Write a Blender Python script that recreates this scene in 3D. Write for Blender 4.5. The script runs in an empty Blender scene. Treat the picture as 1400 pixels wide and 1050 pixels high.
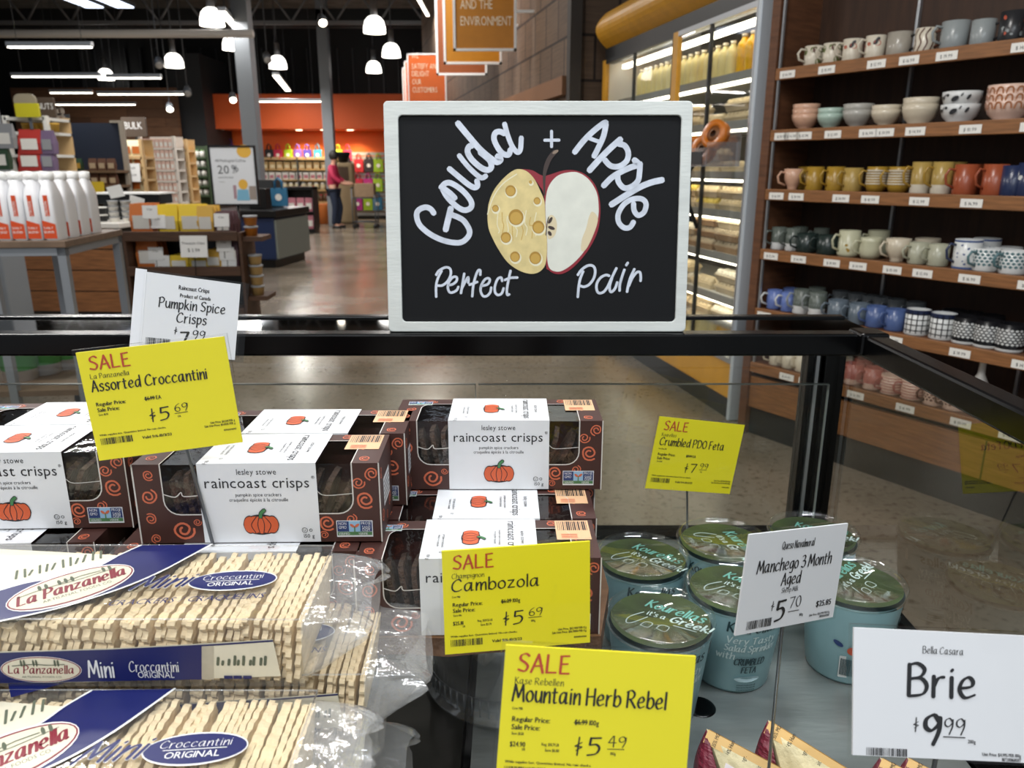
import bpy, bmesh, math, random
from mathutils import Vector, Matrix, Euler
R = random.Random(7)
SC = bpy.context.scene
COL = SC.collection
PITCH = math.radians(15.8); FPX = 1050.0; CZ = 1.45
SP, CP = math.sin(PITCH), math.cos(PITCH)

# ---------------------------------------------------------------- camera, world, exposure
cd = bpy.data.cameras.new('camera'); cam = bpy.data.objects.new('camera', cd); COL.objects.link(cam)
cam.location = (0, 0, CZ); cam.rotation_euler = (math.pi/2 - PITCH, 0, 0)
cd.sensor_width = 36.0; cd.lens = 36.0*FPX/1400.0; cd.clip_start = 0.02
cd.dof.use_dof = True; cd.dof.focus_distance = 0.72; cd.dof.aperture_fstop = 12.0
SC.camera = cam
wd = bpy.data.worlds.new('world'); SC.world = wd; wd.use_nodes = True
bg = wd.node_tree.nodes['Background']; bg.inputs[0].default_value = (0.86, 0.93, 1.0, 1); bg.inputs[1].default_value = 0.42
SC.view_settings.view_transform = 'Standard'; SC.view_settings.look = 'None'
SC.view_settings.gamma = 1.0; SC.view_settings.use_curve_mapping = False
SC.view_settings.exposure = 0.0
SC.cycles.max_bounces = 10; SC.cycles.transparent_max_bounces = 24; SC.cycles.glossy_bounces = 4
SC.cycles.caustics_reflective = False; SC.cycles.caustics_refractive = False
SC.cycles.sample_clamp_indirect = 4.0

# ---------------------------------------------------------------- helpers: rays of the photograph's lens
def ray(px, py):
    a = (px-700)/FPX; b = (525-py)/FPX
    return Vector((a, CP + b*SP, -SP + b*CP))
def P(px, py, Y=None, z=None):
    d = ray(px, py)
    t = Y/d.y if Y is not None else (z-CZ)/d.z
    return Vector((d.x*t, d.y*t, CZ + d.z*t))
def PL(px, py, mw):                      # hit with the local xz-plane of matrix mw, in local coordinates
    inv = mw.inverted(); o = inv @ Vector((0, 0, CZ)); q = inv @ (Vector((0, 0, CZ)) + ray(px, py)); d = q-o
    t = -o.y/d.y
    return (o.x+d.x*t, o.z+d.z*t)
def axial(p): return p.y*CP - (p.z-CZ)*SP

# ---------------------------------------------------------------- materials
def lin(h):
    if not isinstance(h, str): return tuple(h[:3])
    h = h.lstrip('#'); o = []
    for i in (0, 2, 4):
        c = int(h[i:i+2], 16)/255.0
        o.append(c/12.92 if c <= 0.04045 else ((c+0.055)/1.055)**2.4)
    return tuple(o)
MATS = {}
def mat(name, c='#808080', r=0.5, m=0.0, nz=0.0, ns=12.0, st=(1, 1, 1), bump=0.0, bs=60.0, coat=0.0, spec=0.5):
    if name in MATS: return MATS[name]
    M = bpy.data.materials.new(name); M.use_nodes = True; nt = M.node_tree; b = nt.nodes['Principled BSDF']
    c = lin(c); b.inputs['Base Color'].default_value = (*c, 1); b.inputs['Roughness'].default_value = r; b.inputs['Metallic'].default_value = m
    b.inputs['Specular IOR Level'].default_value = spec
    if coat: b.inputs['Coat Weight'].default_value = coat; b.inputs['Coat Roughness'].default_value = 0.05
    if nz or bump:
        tc = nt.nodes.new('ShaderNodeTexCoord'); mp = nt.nodes.new('ShaderNodeMapping'); mp.inputs['Scale'].default_value = st
        nt.links.new(tc.outputs['Object'], mp.inputs[0])
    if nz:
        n = nt.nodes.new('ShaderNodeTexNoise'); n.inputs['Scale'].default_value = ns; n.inputs['Detail'].default_value = 5
        nt.links.new(mp.outputs[0], n.inputs['Vector'])
        cr = nt.nodes.new('ShaderNodeValToRGB')
        cr.color_ramp.elements[0].position = 0.3; cr.color_ramp.elements[1].position = 0.7
        cr.color_ramp.elements[0].color = (*[x*(1-nz) for x in c], 1); cr.color_ramp.elements[1].color = (*[min(1, x*(1+nz)) for x in c], 1)
        nt.links.new(n.outputs[0], cr.inputs[0]); nt.links.new(cr.outputs[0], b.inputs['Base Color'])
    if bump:
        n2 = nt.nodes.new('ShaderNodeTexNoise'); n2.inputs['Scale'].default_value = bs; n2.inputs['Detail'].default_value = 3
        nt.links.new(mp.outputs[0], n2.inputs['Vector'])
        bp = nt.nodes.new('ShaderNodeBump'); bp.inputs['Strength'].default_value = bump; bp.inputs['Distance'].default_value = 0.01
        nt.links.new(n2.outputs[0], bp.inputs['Height']); nt.links.new(bp.outputs[0], b.inputs['Normal'])
    MATS[name] = M
    return M
def clear(name, tint=(0.97, 0.98, 0.98), k=1.0, r=0.02, bump=0.0, bs=40.0, ior=1.45, base=0.0, haze=0.0):
    if name in MATS: return MATS[name]
    M = bpy.data.materials.new(name); M.use_nodes = True; nt = M.node_tree; nt.nodes.clear()
    out = nt.nodes.new('ShaderNodeOutputMaterial'); mx = nt.nodes.new('ShaderNodeMixShader'); t = nt.nodes.new('ShaderNodeBsdfTransparent'); g = nt.nodes.new('ShaderNodeBsdfGlossy')
    t.inputs[0].default_value = (*tint, 1); g.inputs['Color'].default_value = (1, 1, 1, 1); g.inputs['Roughness'].default_value = r
    fr = nt.nodes.new('ShaderNodeFresnel'); fr.inputs[0].default_value = ior
    ma = nt.nodes.new('ShaderNodeMath'); ma.operation = 'MULTIPLY_ADD'; ma.inputs[1].default_value = k; ma.inputs[2].default_value = base; ma.use_clamp = True
    ge = nt.nodes.new('ShaderNodeNewGeometry'); inv = nt.nodes.new('ShaderNodeMath'); inv.operation = 'SUBTRACT'; inv.inputs[0].default_value = 1.0
    mu = nt.nodes.new('ShaderNodeMath'); mu.operation = 'MULTIPLY'
    nt.links.new(ge.outputs['Backfacing'], inv.inputs[1]); nt.links.new(ma.outputs[0], mu.inputs[0]); nt.links.new(inv.outputs[0], mu.inputs[1])
    if haze:
        df = nt.nodes.new('ShaderNodeBsdfDiffuse'); df.inputs[0].default_value = (.9, .9, .9, 1); hz = nt.nodes.new('ShaderNodeMixShader'); hz.inputs[0].default_value = haze
        nt.links.new(t.outputs[0], hz.inputs[1]); nt.links.new(df.outputs[0], hz.inputs[2]); t = hz
    nt.links.new(fr.outputs[0], ma.inputs[0]); nt.links.new(mu.outputs[0], mx.inputs[0]); nt.links.new(t.outputs[0], mx.inputs[1]); nt.links.new(g.outputs[0], mx.inputs[2]); nt.links.new(mx.outputs[0], out.inputs[0])
    if bump:
        tc = nt.nodes.new('ShaderNodeTexCoord'); n2 = nt.nodes.new('ShaderNodeTexNoise'); n2.inputs['Scale'].default_value = bs; n2.inputs['Detail'].default_value = 4
        nt.links.new(tc.outputs['Object'], n2.inputs['Vector'])
        bp = nt.nodes.new('ShaderNodeBump'); bp.inputs['Strength'].default_value = bump; bp.inputs['Distance'].default_value = 0.01
        nt.links.new(n2.outputs[0], bp.inputs['Height']); nt.links.new(bp.outputs[0], g.inputs['Normal']); nt.links.new(bp.outputs[0], fr.inputs['Normal'])
    MATS[name] = M
    return M
def emit(name, c, s):
    if name in MATS: return MATS[name]
    M = bpy.data.materials.new(name); M.use_nodes = True; b = M.node_tree.nodes['Principled BSDF']
    b.inputs['Base Color'].default_value = (*lin(c), 1); b.inputs['Emission Color'].default_value = (*lin(c), 1); b.inputs['Emission Strength'].default_value = s
    MATS[name] = M
    return M
def planks(name, c1, c2, cm, bw, bh, rough=0.6, ms=0.02, off=0.5, axes='xz', mortar=0.004, nz=0.25):
    if name in MATS: return MATS[name]
    M = bpy.data.materials.new(name); M.use_nodes = True; nt = M.node_tree; b = nt.nodes['Principled BSDF']; b.inputs['Roughness'].default_value = rough
    tc = nt.nodes.new('ShaderNodeTexCoord'); sx = nt.nodes.new('ShaderNodeSeparateXYZ'); cx = nt.nodes.new('ShaderNodeCombineXYZ')
    nt.links.new(tc.outputs['Object'], sx.inputs[0])
    idx = {'x': 0, 'y': 1, 'z': 2}
    nt.links.new(sx.outputs[idx[axes[0]]], cx.inputs[0]); nt.links.new(sx.outputs[idx[axes[1]]], cx.inputs[1])
    bt = nt.nodes.new('ShaderNodeTexBrick'); bt.inputs['Scale'].default_value = 1.0; bt.offset = off
    bt.inputs['Color1'].default_value = (*lin(c1), 1); bt.inputs['Color2'].default_value = (*lin(c2), 1); bt.inputs['Mortar'].default_value = (*lin(cm), 1)
    bt.inputs['Mortar Size'].default_value = mortar; bt.inputs['Brick Width'].default_value = bw; bt.inputs['Row Height'].default_value = bh
    nt.links.new(cx.outputs[0], bt.inputs[0])
    n = nt.nodes.new('ShaderNodeTexNoise'); n.inputs['Scale'].default_value = 6.0; n.inputs['Detail'].default_value = 6
    mp = nt.nodes.new('ShaderNodeMapping'); mp.inputs['Scale'].default_value = (0.5, 12, 1)
    nt.links.new(cx.outputs[0], mp.inputs[0]); nt.links.new(mp.outputs[0], n.inputs['Vector'])
    mx = nt.nodes.new('ShaderNodeMix'); mx.data_type = 'RGBA'; mx.blend_type = 'MULTIPLY'; mx.inputs[0].default_value = 1.0
    mr = nt.nodes.new('ShaderNodeMapRange'); mr.inputs[1].default_value = 0.3; mr.inputs[2].default_value = 0.7; mr.inputs[3].default_value = 1-nz*1.6; mr.inputs[4].default_value = 1.0+nz*0.4
    nt.links.new(n.outputs[0], mr.inputs[0]); nt.links.new(bt.outputs[0], mx.inputs[6]); nt.links.new(mr.outputs[0], mx.inputs[7]); nt.links.new(mx.outputs[2], b.inputs['Base Color'])
    MATS[name] = M
    return M

# ---------------------------------------------------------------- mesh builder
class Frame:
    def __init__(s, o=(0, 0, 0), u=(1, 0, 0), v=(0, 0, 1)):
        s.o = Vector(o); s.u = Vector(u); s.v = Vector(v); s.n = s.u.cross(s.v).normalized()   # n points towards the viewer for u=+x, v=+z: (0,-1,0)
    def __call__(s, a, b, w=0.0): return s.o + s.u*a + s.v*b + s.n*w
class Cyl:                                # wraps (u along the girth, v up) round a cone
    def __init__(s, r0, r1, h, a0=0.0): s.r0, s.r1, s.h, s.a0 = r0, r1, h, a0
    def __call__(s, u, v, w=0.0):
        r = s.r0 + (s.r1-s.r0)*v/s.h; a = s.a0 + u/((s.r0+s.r1)/2)
        return Vector(((r+w)*math.sin(a), -(r+w)*math.cos(a), v))
class MB:
    def __init__(s): s.v = []; s.f = []; s.m = []; s.s = []
    def add(s, vs, fs, mi=0, sm=False):
        b = len(s.v); s.v += [tuple(x) for x in vs]
        for f in fs: s.f.append(tuple(b+i for i in f)); s.m.append(mi); s.s.append(sm)
        return s
    def box(s, c, d, mi=0, rz=0.0, rot=None):
        x, y, z = d[0]/2, d[1]/2, d[2]/2
        vs = [Vector(p) for p in ((-x,-y,-z),(x,-y,-z),(x,y,-z),(-x,y,-z),(-x,-y,z),(x,-y,z),(x,y,z),(-x,y,z))]
        m = rot.to_matrix() if rot is not None else Matrix.Rotation(rz, 3, 'Z')
        vs = [m @ p + Vector(c) for p in vs]
        return s.add(vs, [(3,2,1,0),(4,5,6,7),(0,1,5,4),(1,2,6,5),(2,3,7,6),(3,0,4,7)], mi)
    def bb(s, lo, hi, mi=0): return s.box([(lo[i]+hi[i])/2 for i in range(3)], [abs(hi[i]-lo[i]) for i in range(3)], mi)
    def lathe(s, prof, n=24, c=(0, 0, 0), mi=0, sm=True, a0=0.0, sx=1.0, sy=1.0):
        vs = []; fs = []
        for r, z in prof:
            for k in range(n):
                a = 2*math.pi*k/n + a0; vs.append((c[0]+r*math.cos(a)*sx, c[1]+r*math.sin(a)*sy, c[2]+z))
        for i in range(len(prof)-1):
            for k in range(n):
                k2 = (k+1) % n; fs.append((i*n+k, i*n+k2, (i+1)*n+k2, (i+1)*n+k))
        return s.add(vs, fs, mi, sm)
    def disk(s, c, r, n=24, mi=0, sx=1.0, sy=1.0):
        return s.add([(c[0]+r*math.cos(2*math.pi*k/n)*sx, c[1]+r*math.sin(2*math.pi*k/n)*sy, c[2]) for k in range(n)], [tuple(range(n))], mi)
    def tube(s, pts, r, n=8, mi=0, closed=False, cap=True, sm=True):
        pts = [Vector(p) for p in pts]; N = len(pts); rr = r if isinstance(r, (list, tuple)) else [r]*N
        vs = []; fs = []; up = None
        for i, p in enumerate(pts):
            a = pts[(i-1) % N] if closed or i > 0 else p; b = pts[(i+1) % N] if closed or i < N-1 else p
            t = (b-a).normalized()
            if up is None: up = t.orthogonal().normalized()
            up = (up - t*up.dot(t)); up = up.normalized() if up.length > 1e-6 else t.orthogonal().normalized()
            w = t.cross(up)
            for k in range(n):
                g = 2*math.pi*k/n; vs.append(p + (up*math.cos(g) + w*math.sin(g))*rr[i])
        for i in range(N if closed else N-1):
            for k in range(n):
                k2 = (k+1) % n; j = (i+1) % N; fs.append((i*n+k, i*n+k2, j*n+k2, j*n+k))
        if cap and not closed: fs += [tuple(range(n-1, -1, -1)), tuple((N-1)*n+k for k in range(n))]
        return s.add(vs, fs, mi, sm)
    def cyl(s, p0, p1, r, r1=None, n=12, mi=0): return s.tube([p0, p1], [r, r if r1 is None else r1], n, mi)
    def poly(s, pts, fr, mi=0, w=0.0): return s.add([fr(a, b, w) for a, b in pts], [tuple(range(len(pts)))], mi)
    def prism(s, pts, fr, t, mi=0, mside=None):
        n = len(pts); vs = [fr(a, b, 0) for a, b in pts] + [fr(a, b, -t) for a, b in pts]
        s.add(vs, [tuple(range(n)), tuple(range(2*n-1, n-1, -1))], mi)
        return s.add(vs, [(i, n+i, n+(i+1) % n, (i+1) % n) for i in range(n)], mi if mside is None else mside)
    def ribbon(s, pts, hw, fr, mi=0, w=0.0, nib=None, closed=False, capr=True):
        n = len(pts)
        if n < 2: return s
        L = []; Rr = []
        for i in range(n):
            a = pts[(i-1) % n] if closed or i else pts[i]; b = pts[(i+1) % n] if closed or i < n-1 else pts[i]
            dx, dy = b[0]-a[0], b[1]-a[1]; l = math.hypot(dx, dy) or 1e-9; nx, ny = -dy/l, dx/l
            h = hw if not isinstance(hw, (list, tuple)) else hw[i]
            if nib is not None: h *= nib[0] + (1-nib[0])*abs(math.sin(math.atan2(dy, dx) - nib[1]))
            if capr and not closed and i in (0, n-1):
                e = -1 if i == 0 else 1; q = (pts[i][0]+dx/l*h*0.7*e, pts[i][1]+dy/l*h*0.7*e)
                if i == 0: L.append((q[0]+nx*h*.55, q[1]+ny*h*.55)); Rr.append((q[0]-nx*h*.55, q[1]-ny*h*.55))
            L.append((pts[i][0]+nx*h, pts[i][1]+ny*h)); Rr.append((pts[i][0]-nx*h, pts[i][1]-ny*h))
            if capr and not closed and i == n-1: L.append((q[0]+nx*h*.55, q[1]+ny*h*.55)); Rr.append((q[0]-nx*h*.55, q[1]-ny*h*.55))
        m = len(L); vs = [fr(a, b, w) for a, b in L] + [fr(a, b, w) for a, b in Rr]
        return s.add(vs, [(i, m+i, m+(i+1) % m, (i+1) % m) for i in range(m if closed else m-1)], mi)
    def build(s, name, mats, parent=None, loc=(0, 0, 0), rot=(0, 0, 0), bevel=0.0, fix=False):
        me = bpy.data.meshes.new(name); me.from_pydata(s.v, [], s.f); me.update()
        if not isinstance(mats, (list, tuple)): mats = [mats]
        for q in mats: me.materials.append(q)
        me.polygons.foreach_set('material_index', s.m); me.polygons.foreach_set('use_smooth', s.s)
        if fix:
            b = bmesh.new(); b.from_mesh(me); bmesh.ops.recalc_face_normals(b, faces=b.faces); b.to_mesh(me); b.free()
        o = bpy.data.objects.new(name, me); COL.objects.link(o); o.parent = parent; o.location = loc; o.rotation_euler = rot
        if bevel:
            q = o.modifiers.new('bevel', 'BEVEL'); q.width = bevel; q.segments = 2; q.limit_method = 'ANGLE'; q.angle_limit = 0.6
        return o
def tag(o, label, cat, group=None):
    o['label'] = label; o['category'] = cat
    if group: o['group'] = group
    return o
def thing(name, label, cat, loc=(0, 0, 0), rot=(0, 0, 0), group=None):
    o = bpy.data.objects.new(name, None); COL.objects.link(o); o.location = loc; o.rotation_euler = rot; o.empty_display_size = 0.05
    return tag(o, label, cat, group)
def struct(o): o['kind'] = 'structure'; return o
def dup(o, loc, rot=None, label=None, group=None, parent=None):
    c = o.copy(); COL.objects.link(c); c.parent = parent
    if parent is None:
        c.location = loc
        if rot is not None: c.rotation_euler = rot
    if label: c['label'] = label
    if group: c['group'] = group
    for ch in list(o.children): dup(ch, None, parent=c)
    return c
def setg(o, g): o['group'] = g
def rrect(x0, y0, x1, y1, r, n=4):
    o = []
    for cx, cy, a in ((x1-r, y1-r, 0), (x0+r, y1-r, 90), (x0+r, y0+r, 180), (x1-r, y0+r, 270)):
        for k in range(n+1): t = math.radians(a+90*k/n); o.append((cx+r*math.cos(t), cy+r*math.sin(t)))
    return o
def ell(cx, cy, a, b, rot=0.0, n=32):
    c, s = math.cos(rot), math.sin(rot); o = []
    for k in range(n):
        t = 2*math.pi*k/n; x, y = a*math.cos(t), b*math.sin(t); o.append((cx+x*c-y*s, cy+x*s+y*c))
    return o
def smooth(pts, k=6, closed=False):
    n = len(pts)
    if n < 3: return list(pts)
    o = []
    for i in range(n if closed else n-1):
        g = lambda j: pts[j % n] if closed else pts[min(max(j, 0), n-1)]
        p0, p1, p2, p3 = g(i-1), g(i), g(i+1), g(i+2)
        for q in range(k):
            t = q/k; t2 = t*t; t3 = t2*t
            o.append(tuple(0.5*((2*p1[d]) + (-p0[d]+p2[d])*t + (2*p0[d]-5*p1[d]+4*p2[d]-p3[d])*t2 + (-p0[d]+3*p1[d]-3*p2[d]+p3[d])*t3) for d in range(2)))
    if not closed: o.append(tuple(pts[-1]))
    return o
def pts(t): return [tuple(float(q) for q in w.split(',')) for w in t.split()]
ORD = 'first second third fourth fifth sixth seventh eighth ninth tenth eleventh twelfth thirteenth fourteenth fifteenth sixteenth seventeenth eighteenth nineteenth twentieth'.split()

# ---------------------------------------------------------------- lettering: a hand-written pen alphabet and the plain built-in face
HAND = {
'A':"!0,0 5.5,15|!5.5,15 9.5,0|!2,5 9,6", 'B':"!1.2,15 .8,0|.6,14.5 5,15.6 8.5,13 6.8,9.6 2,8|2,8.2 7,8.4 9.6,5 7.5,1 1,-.2",
'C':"10.5,12.6 8.5,14.8 5,13.8 1.6,9.5 1,4 3.5,.6 7.5,.6 11,2.6", 'D':"!2,14 1.4,0|0,13.6 5,15 10,12.4 11.4,7 8.4,1.6 .6,-.2",
'E':"!1.5,14.6 1.2,.3|!.8,14.6 8,15.2|!1.5,8 7,8.6|!1,.3 8.4,.6", 'F':"!1.5,14.6 1.2,0|!.8,14.4 8,15.2|!1.5,8 6.6,8.6",
'G':"10.5,12.6 8,14.8 4,13.4 1,8 1.6,2.5 5.5,.2 9.6,2 10,6|!6,6.4 11,6.6", 'H':"!1.4,15 1,0|!10,15 9.6,0|!1.2,7.4 9.8,8.2",
'I':"!1,15 1,0", 'J':"6,15 6,4 4,.5 .8,1.6", 'K':"!1.5,15 1.2,0|!8.6,15 1.6,7|!3,8.4 9.4,0", 'L':"!1.4,15 1,.4|!.8,.4 8.6,.8",
'M':"!0,0 2.6,15|!2.6,15 6.6,3.4|!6.6,3.4 11.4,15|!11.4,15 12.8,0", 'N':"!1,0 1.4,15|!1.4,15 9.4,0|!9.4,0 9.8,15",
'O':"5.6,14.8 1.8,12 .8,6 4,.4 8.8,1.6 10.8,8 9,13.4 5.4,14.8", 'P':"!1.8,14.4 1.2,0|0,13.6 5.6,15.4 9.4,12.4 7.4,8 1.6,6.6",
'Q':"5.6,14.8 1.8,12 .8,6 4,.4 8.8,1.6 10.8,8 9,13.4 5.4,14.8|!6.6,4 12,-1.4", 'R':"!1.8,14.4 1.2,0|0,13.6 5.6,15.4 9.2,12.4 7,8.4 1.8,7.2|!4.4,7.4 10.4,0",
'S':"9,13.4 6.4,15 2.6,13.4 2.4,10 6.4,7.4 8.4,4.4 6,.6 .8,1.6", 'T':"!5,15 5,0|!0,14.6 10,15", 'U':"1,15 1,4 4,.4 8,2 9,15", 'V':"!.4,15 5,0|!5,0 9.6,15",
'W':"!0,15 3,0|!3,0 6,11|!6,11 9,0|!9,0 12,15", 'Y':"!.4,15 4.6,7.4|!9,15 3.4,0", 'Z':"!.6,14.6 8.6,15|!8.6,15 .4,.4|!.4,.4 9,.8",
'a':"7.6,9.2 5,10 1.6,7.4 1,2.6 3,.2 6,2.6 8,8.6|!8.2,10 7.8,1.2|7.8,1.2 8.4,.2 10,1", 'b':"!1.6,15.4 1,.6|1,1 2,7 5,9.8 8,7.6 8,3 4.6,0 1,1.4",
'c':"8,8.6 5.4,10 2,7.4 1,3.4 3.4,.2 8.4,1.8", 'd':"7.8,8.6 5,9.8 1.6,7.2 1,2.6 3,.2 6,2.4 8,7|!8.8,15.4 8.2,0", 'e':"1.4,4.6 6.6,5.6 7.6,8.2 5.4,10 2.4,8 1,3.8 3.6,.2 8.6,1.8",
'f':"7.4,14.4 5,15 3.4,12 3,0|!.6,9 6.4,9.6", 'g':"7.6,8.8 5,9.8 1.6,7.4 1.2,3 3.4,1 6,3 7.8,8|8,9.8 7.8,0 6,-4.4 1.6,-4.2", 'h':"!1.6,15.4 1,0|1.2,4 4,9 7,9.4 7.6,6 7.6,0",
'i':"!1.4,9.6 1.2,0|!1.2,12.6 2,13.4", 'j':"2.4,9.6 2.2,-2 .2,-4.6|!2.2,12.6 3,13.4", 'k':"!1.6,15.4 1.1,0|!7,9.6 1.6,4.8|!3,5.6 7.8,0", 'l':"!1.5,15.4 1.1,0",
'm':"!1.3,9.8 1,0|1.2,4 3.4,9 5.6,9.2 6,6 5.9,0|6,4 8.4,9 10.6,9.2 11,6 11,0", 'n':"!1.3,9.8 1,0|1.2,4 4,9 6.8,9.4 7.4,6 7.4,0",
'o':"4.8,9.8 1.8,7.8 1,3.4 3.6,.2 7.2,1.8 8.2,6 6.6,9.2 4.6,9.8", 'p':"!1.4,9.8 1,-5|1.2,6 3.6,9.4 6.8,9.2 7.8,5.4 5.4,.8 1.2,1.4", 'q':"7.6,8.8 5,9.8 1.6,7.4 1.2,3 3.4,1 6,3 7.8,8|!8,9.8 7.6,-5",
'r':"!1.3,9.8 1,0|1.1,4.4 3.4,8.8 6.4,9.6", 's':"6.8,8.8 4.4,10 2,8.4 2.8,6 5.8,4.4 6.4,2 4,.1 .8,1", 't':"!3.2,13 2.8,1.4|2.8,1.6 3.8,.1 6,.8|!.4,9.2 6.4,9.8",
'u':"1.2,9.8 1,3.6 3,.2 6,2 7.4,6|!7.5,9.8 7.5,0", 'v':"!.6,9.8 4,0|!4,0 7.6,9.8", 'w':"!.6,9.8 3,0|!3,0 5.6,8|!5.6,8 8,0|!8,0 10.6,9.8", 'x':"!.8,9.8 7.4,0|!7.2,9.8 .6,0",
'y':"!1,9.8 4.2,1.4|!8,9.8 2.4,-5", 'z':"!1,9.4 7.4,9.8|!7.4,9.8 .8,.4|!.8,.4 7.8,.8",
'0':"5,14.8 1.8,12 1,6 3.8,.3 7.6,2 8.8,8 7.4,13.4 5,14.8", '1':"!1.4,12 4,15|!4,15 3.6,0", '2':"1,12 4,15 7.6,13 6.6,8.4 1,.4|!.6,.4 9,.9", '3':"1,13.6 5,15 7.6,12.4 5,8.4 2.6,8|3,8.2 8,7.4 8.4,3 4.6,0 .4,1.2",
'4':"!5.6,15 .6,5.6|!.6,5.6 8.8,6|!6.6,15 6.2,0", '5':"!2.4,14.2 9.4,14.8|!2.6,14.4 2,8.4|2,8.2 6.4,9 8.6,5.8 6.4,1 .6,-.6", '6':"8.2,15 4,12 1.2,6.4 2,1.4 5.6,.2 8,3 7,7 3.4,7.4 1.4,4.4",
'7':"!.6,14 9,14.8|!9,14.8 3.4,0", '8':"7.6,13.4 4.6,15 2,12.4 4.6,8.6 8,5 6.6,.8 2.6,.6 1.6,4.4 5,8.4 7.8,12 7.2,14", '9':"8.2,11.6 5.6,14.8 1.8,12.6 1.4,8.6 4.2,7 7.6,10 8.4,12.4|8.6,13.6 8,7 5,0",
'$':"!5.2,16 3.8,-2|!8.4,11 .6,7|!.6,7 8.6,6.4|!8.6,6.4 2.2,2.6", '+':"!4,11 4,2|!0,6.4 8,6.4", '.':"!1,0 1.2,.6", '-':"!.6,5.6 5,6", '/':"!0,-2 6,15", "'":"!1,15 .8,11.6", '!':"!2,15 1.2,4.6|!.9,0 1.1,.7", ',':"!1,.6 .4,-2", '&':"8,1 3,11 5,14 7,12 1.6,5 3,.4 8,5",
}
def hand_w(s, h):
    w = 0
    for c in s: w += 5.0 if c == ' ' else max(p[0] for st in HAND[c].split('|') for p in pts(st.lstrip('!'))) + 2.2
    return w*h/15
PRINT = {}
def load_print():
    chars = "abcdefghijklmnopqrstuvwxyzABCDEFGHIJKLMNOPQRSTUVWXYZ0123456789$.,:%-/#+&éà®°'"
    obs = []
    for c in chars:
        cu = bpy.data.curves.new('glyph', 'FONT'); cu.body = c; cu.resolution_u = 2; cu.size = 1.0
        o = bpy.data.objects.new('glyph', cu); COL.objects.link(o); obs.append((c, o))
    bpy.context.view_layer.update(); dg = bpy.context.evaluated_depsgraph_get()
    raw = {}
    for c, o in obs:
        e = o.evaluated_get(dg); me = e.to_mesh(); raw[c] = ([(v.co.x, v.co.y) for v in me.vertices], [tuple(p.vertices) for p in me.polygons]); e.to_mesh_clear()
    for c, o in obs: cu = o.data; bpy.data.objects.remove(o); bpy.data.curves.remove(cu)
    H = max(v[1] for v in raw['H'][0])
    for c, (vs, fs) in raw.items():
        if not vs: continue
        x0 = min(v[0] for v in vs); x1 = max(v[0] for v in vs)
        PRINT[c] = ([((v[0]-x0)/H, v[1]/H) for v in vs], fs, (x1-x0)/H)
load_print()
def print_w(s, h): return sum((0.42 if c == ' ' else PRINT[c][2]+0.13) for c in s)*h
def text(mb, s, u, v, h, fr, al='L', font='p', mi=0, w=0.0, sx=1.0, bold=1.0, slant=0.0):
    W = (hand_w(s, h) if font == 'h' else print_w(s, h))*sx
    ks = 0
    x = u - (W if al == 'R' else W/2 if al == 'C' else 0)
    for c in s:
        if font == 'h':
            if c == ' ': x += 5.0*h/15*sx; continue
            mxx = 0
            for st in HAND[c].split('|'):
                lin_ = st.startswith('!'); q = pts(st.lstrip('!')); mxx = max(mxx, max(p[0] for p in q))
                if not lin_: q = smooth(q, 5)
                elif len(q) == 2: q = [q[0], ((q[0][0]+q[1][0])/2, (q[0][1]+q[1][1])/2), q[1]]
                q = [(x + (a+b*slant)*h/15*sx, v + b*h/15) for a, b in q]
                ks += 1; mb.ribbon(q, 0.062*h*bold, fr, mi, w+(ks % 12)*1.2e-5, nib=(0.45, math.radians(25)))
            x += (mxx+2.2)*h/15*sx
        else:
            if c == ' ': x += 0.42*h*sx; continue
            vs, fs, cw = PRINT[c]
            for dx in ((0.0,) if bold <= 1.0 else (-.035*bold, .035*bold)): mb.add([fr(x+(a+dx+b*slant)*h*sx, v+b*h, w) for a, b in vs], fs, mi)
            x += (cw+0.13)*h*sx
    return W

# ---------------------------------------------------------------- ceiling lights of the shop and added unseen ones, each with its lamp
m_alu = mat('aluminium', '#b9bcc0', .35, .8); m_white = mat('white_paint', '#e4e4e2', .5); m_black = mat('black_metal', '#0b0c0e', .35, .2); m_grey = mat('grey_steel', '#5c6065', .5, .3)
m_led = emit('led_diffuser', '#fff6e6', 5.0); m_pend = emit('pendant_glow', '#fffaf2', 4.0); m_blackwall = mat('black_wall', '#17181a', .8); m_dkgrey = mat('dark_grey', '#2b2d30', .6)
def linear_light(a, b, power, label, group='linear ceiling lights', zt=5.5, wd=.07, lc=(1.0, .975, .94)):
    a = Vector(a); b = Vector(b); c = (a+b)/2; L = (b-a).length; rz = math.atan2(b.y-a.y, b.x-a.x)
    t = thing('linear_light', label, 'ceiling light', c, (0, 0, rz), group)
    MB().bb((-L/2, -wd/2, .02), (L/2, wd/2, .08)).build('housing', m_alu, t, bevel=.006)
    MB().bb((-L/2+.02, -wd/2+.006, .004), (L/2-.02, wd/2-.006, .02)).build('diffuser', m_led, t)
    k = MB()
    for s in (-1, 1): k.cyl((s*L*.38, 0, .08), (s*L*.38, 0, zt-c.z), .004, n=6)
    k.build('suspension_wire', m_grey, t)
    if power:
        ld = bpy.data.lights.new('lamp', 'AREA'); ld.shape = 'RECTANGLE'; ld.size = L*.95; ld.size_y = max(.12, wd); ld.energy = power; ld.color = lc
        o = bpy.data.objects.new('lamp', ld); COL.objects.link(o); o.parent = t; o.location = (0, 0, -.004)
    return t
K = 1.0  # lamps added for brightness follow, nearly all hung out of view
linear_light((-1.5, -1.2, 3.3), (.7, -1.2, 3.3), 70*K, 'added unseen long linear light behind the cheese case, over the customer side', lc=(.95, .98, 1.0))
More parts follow.
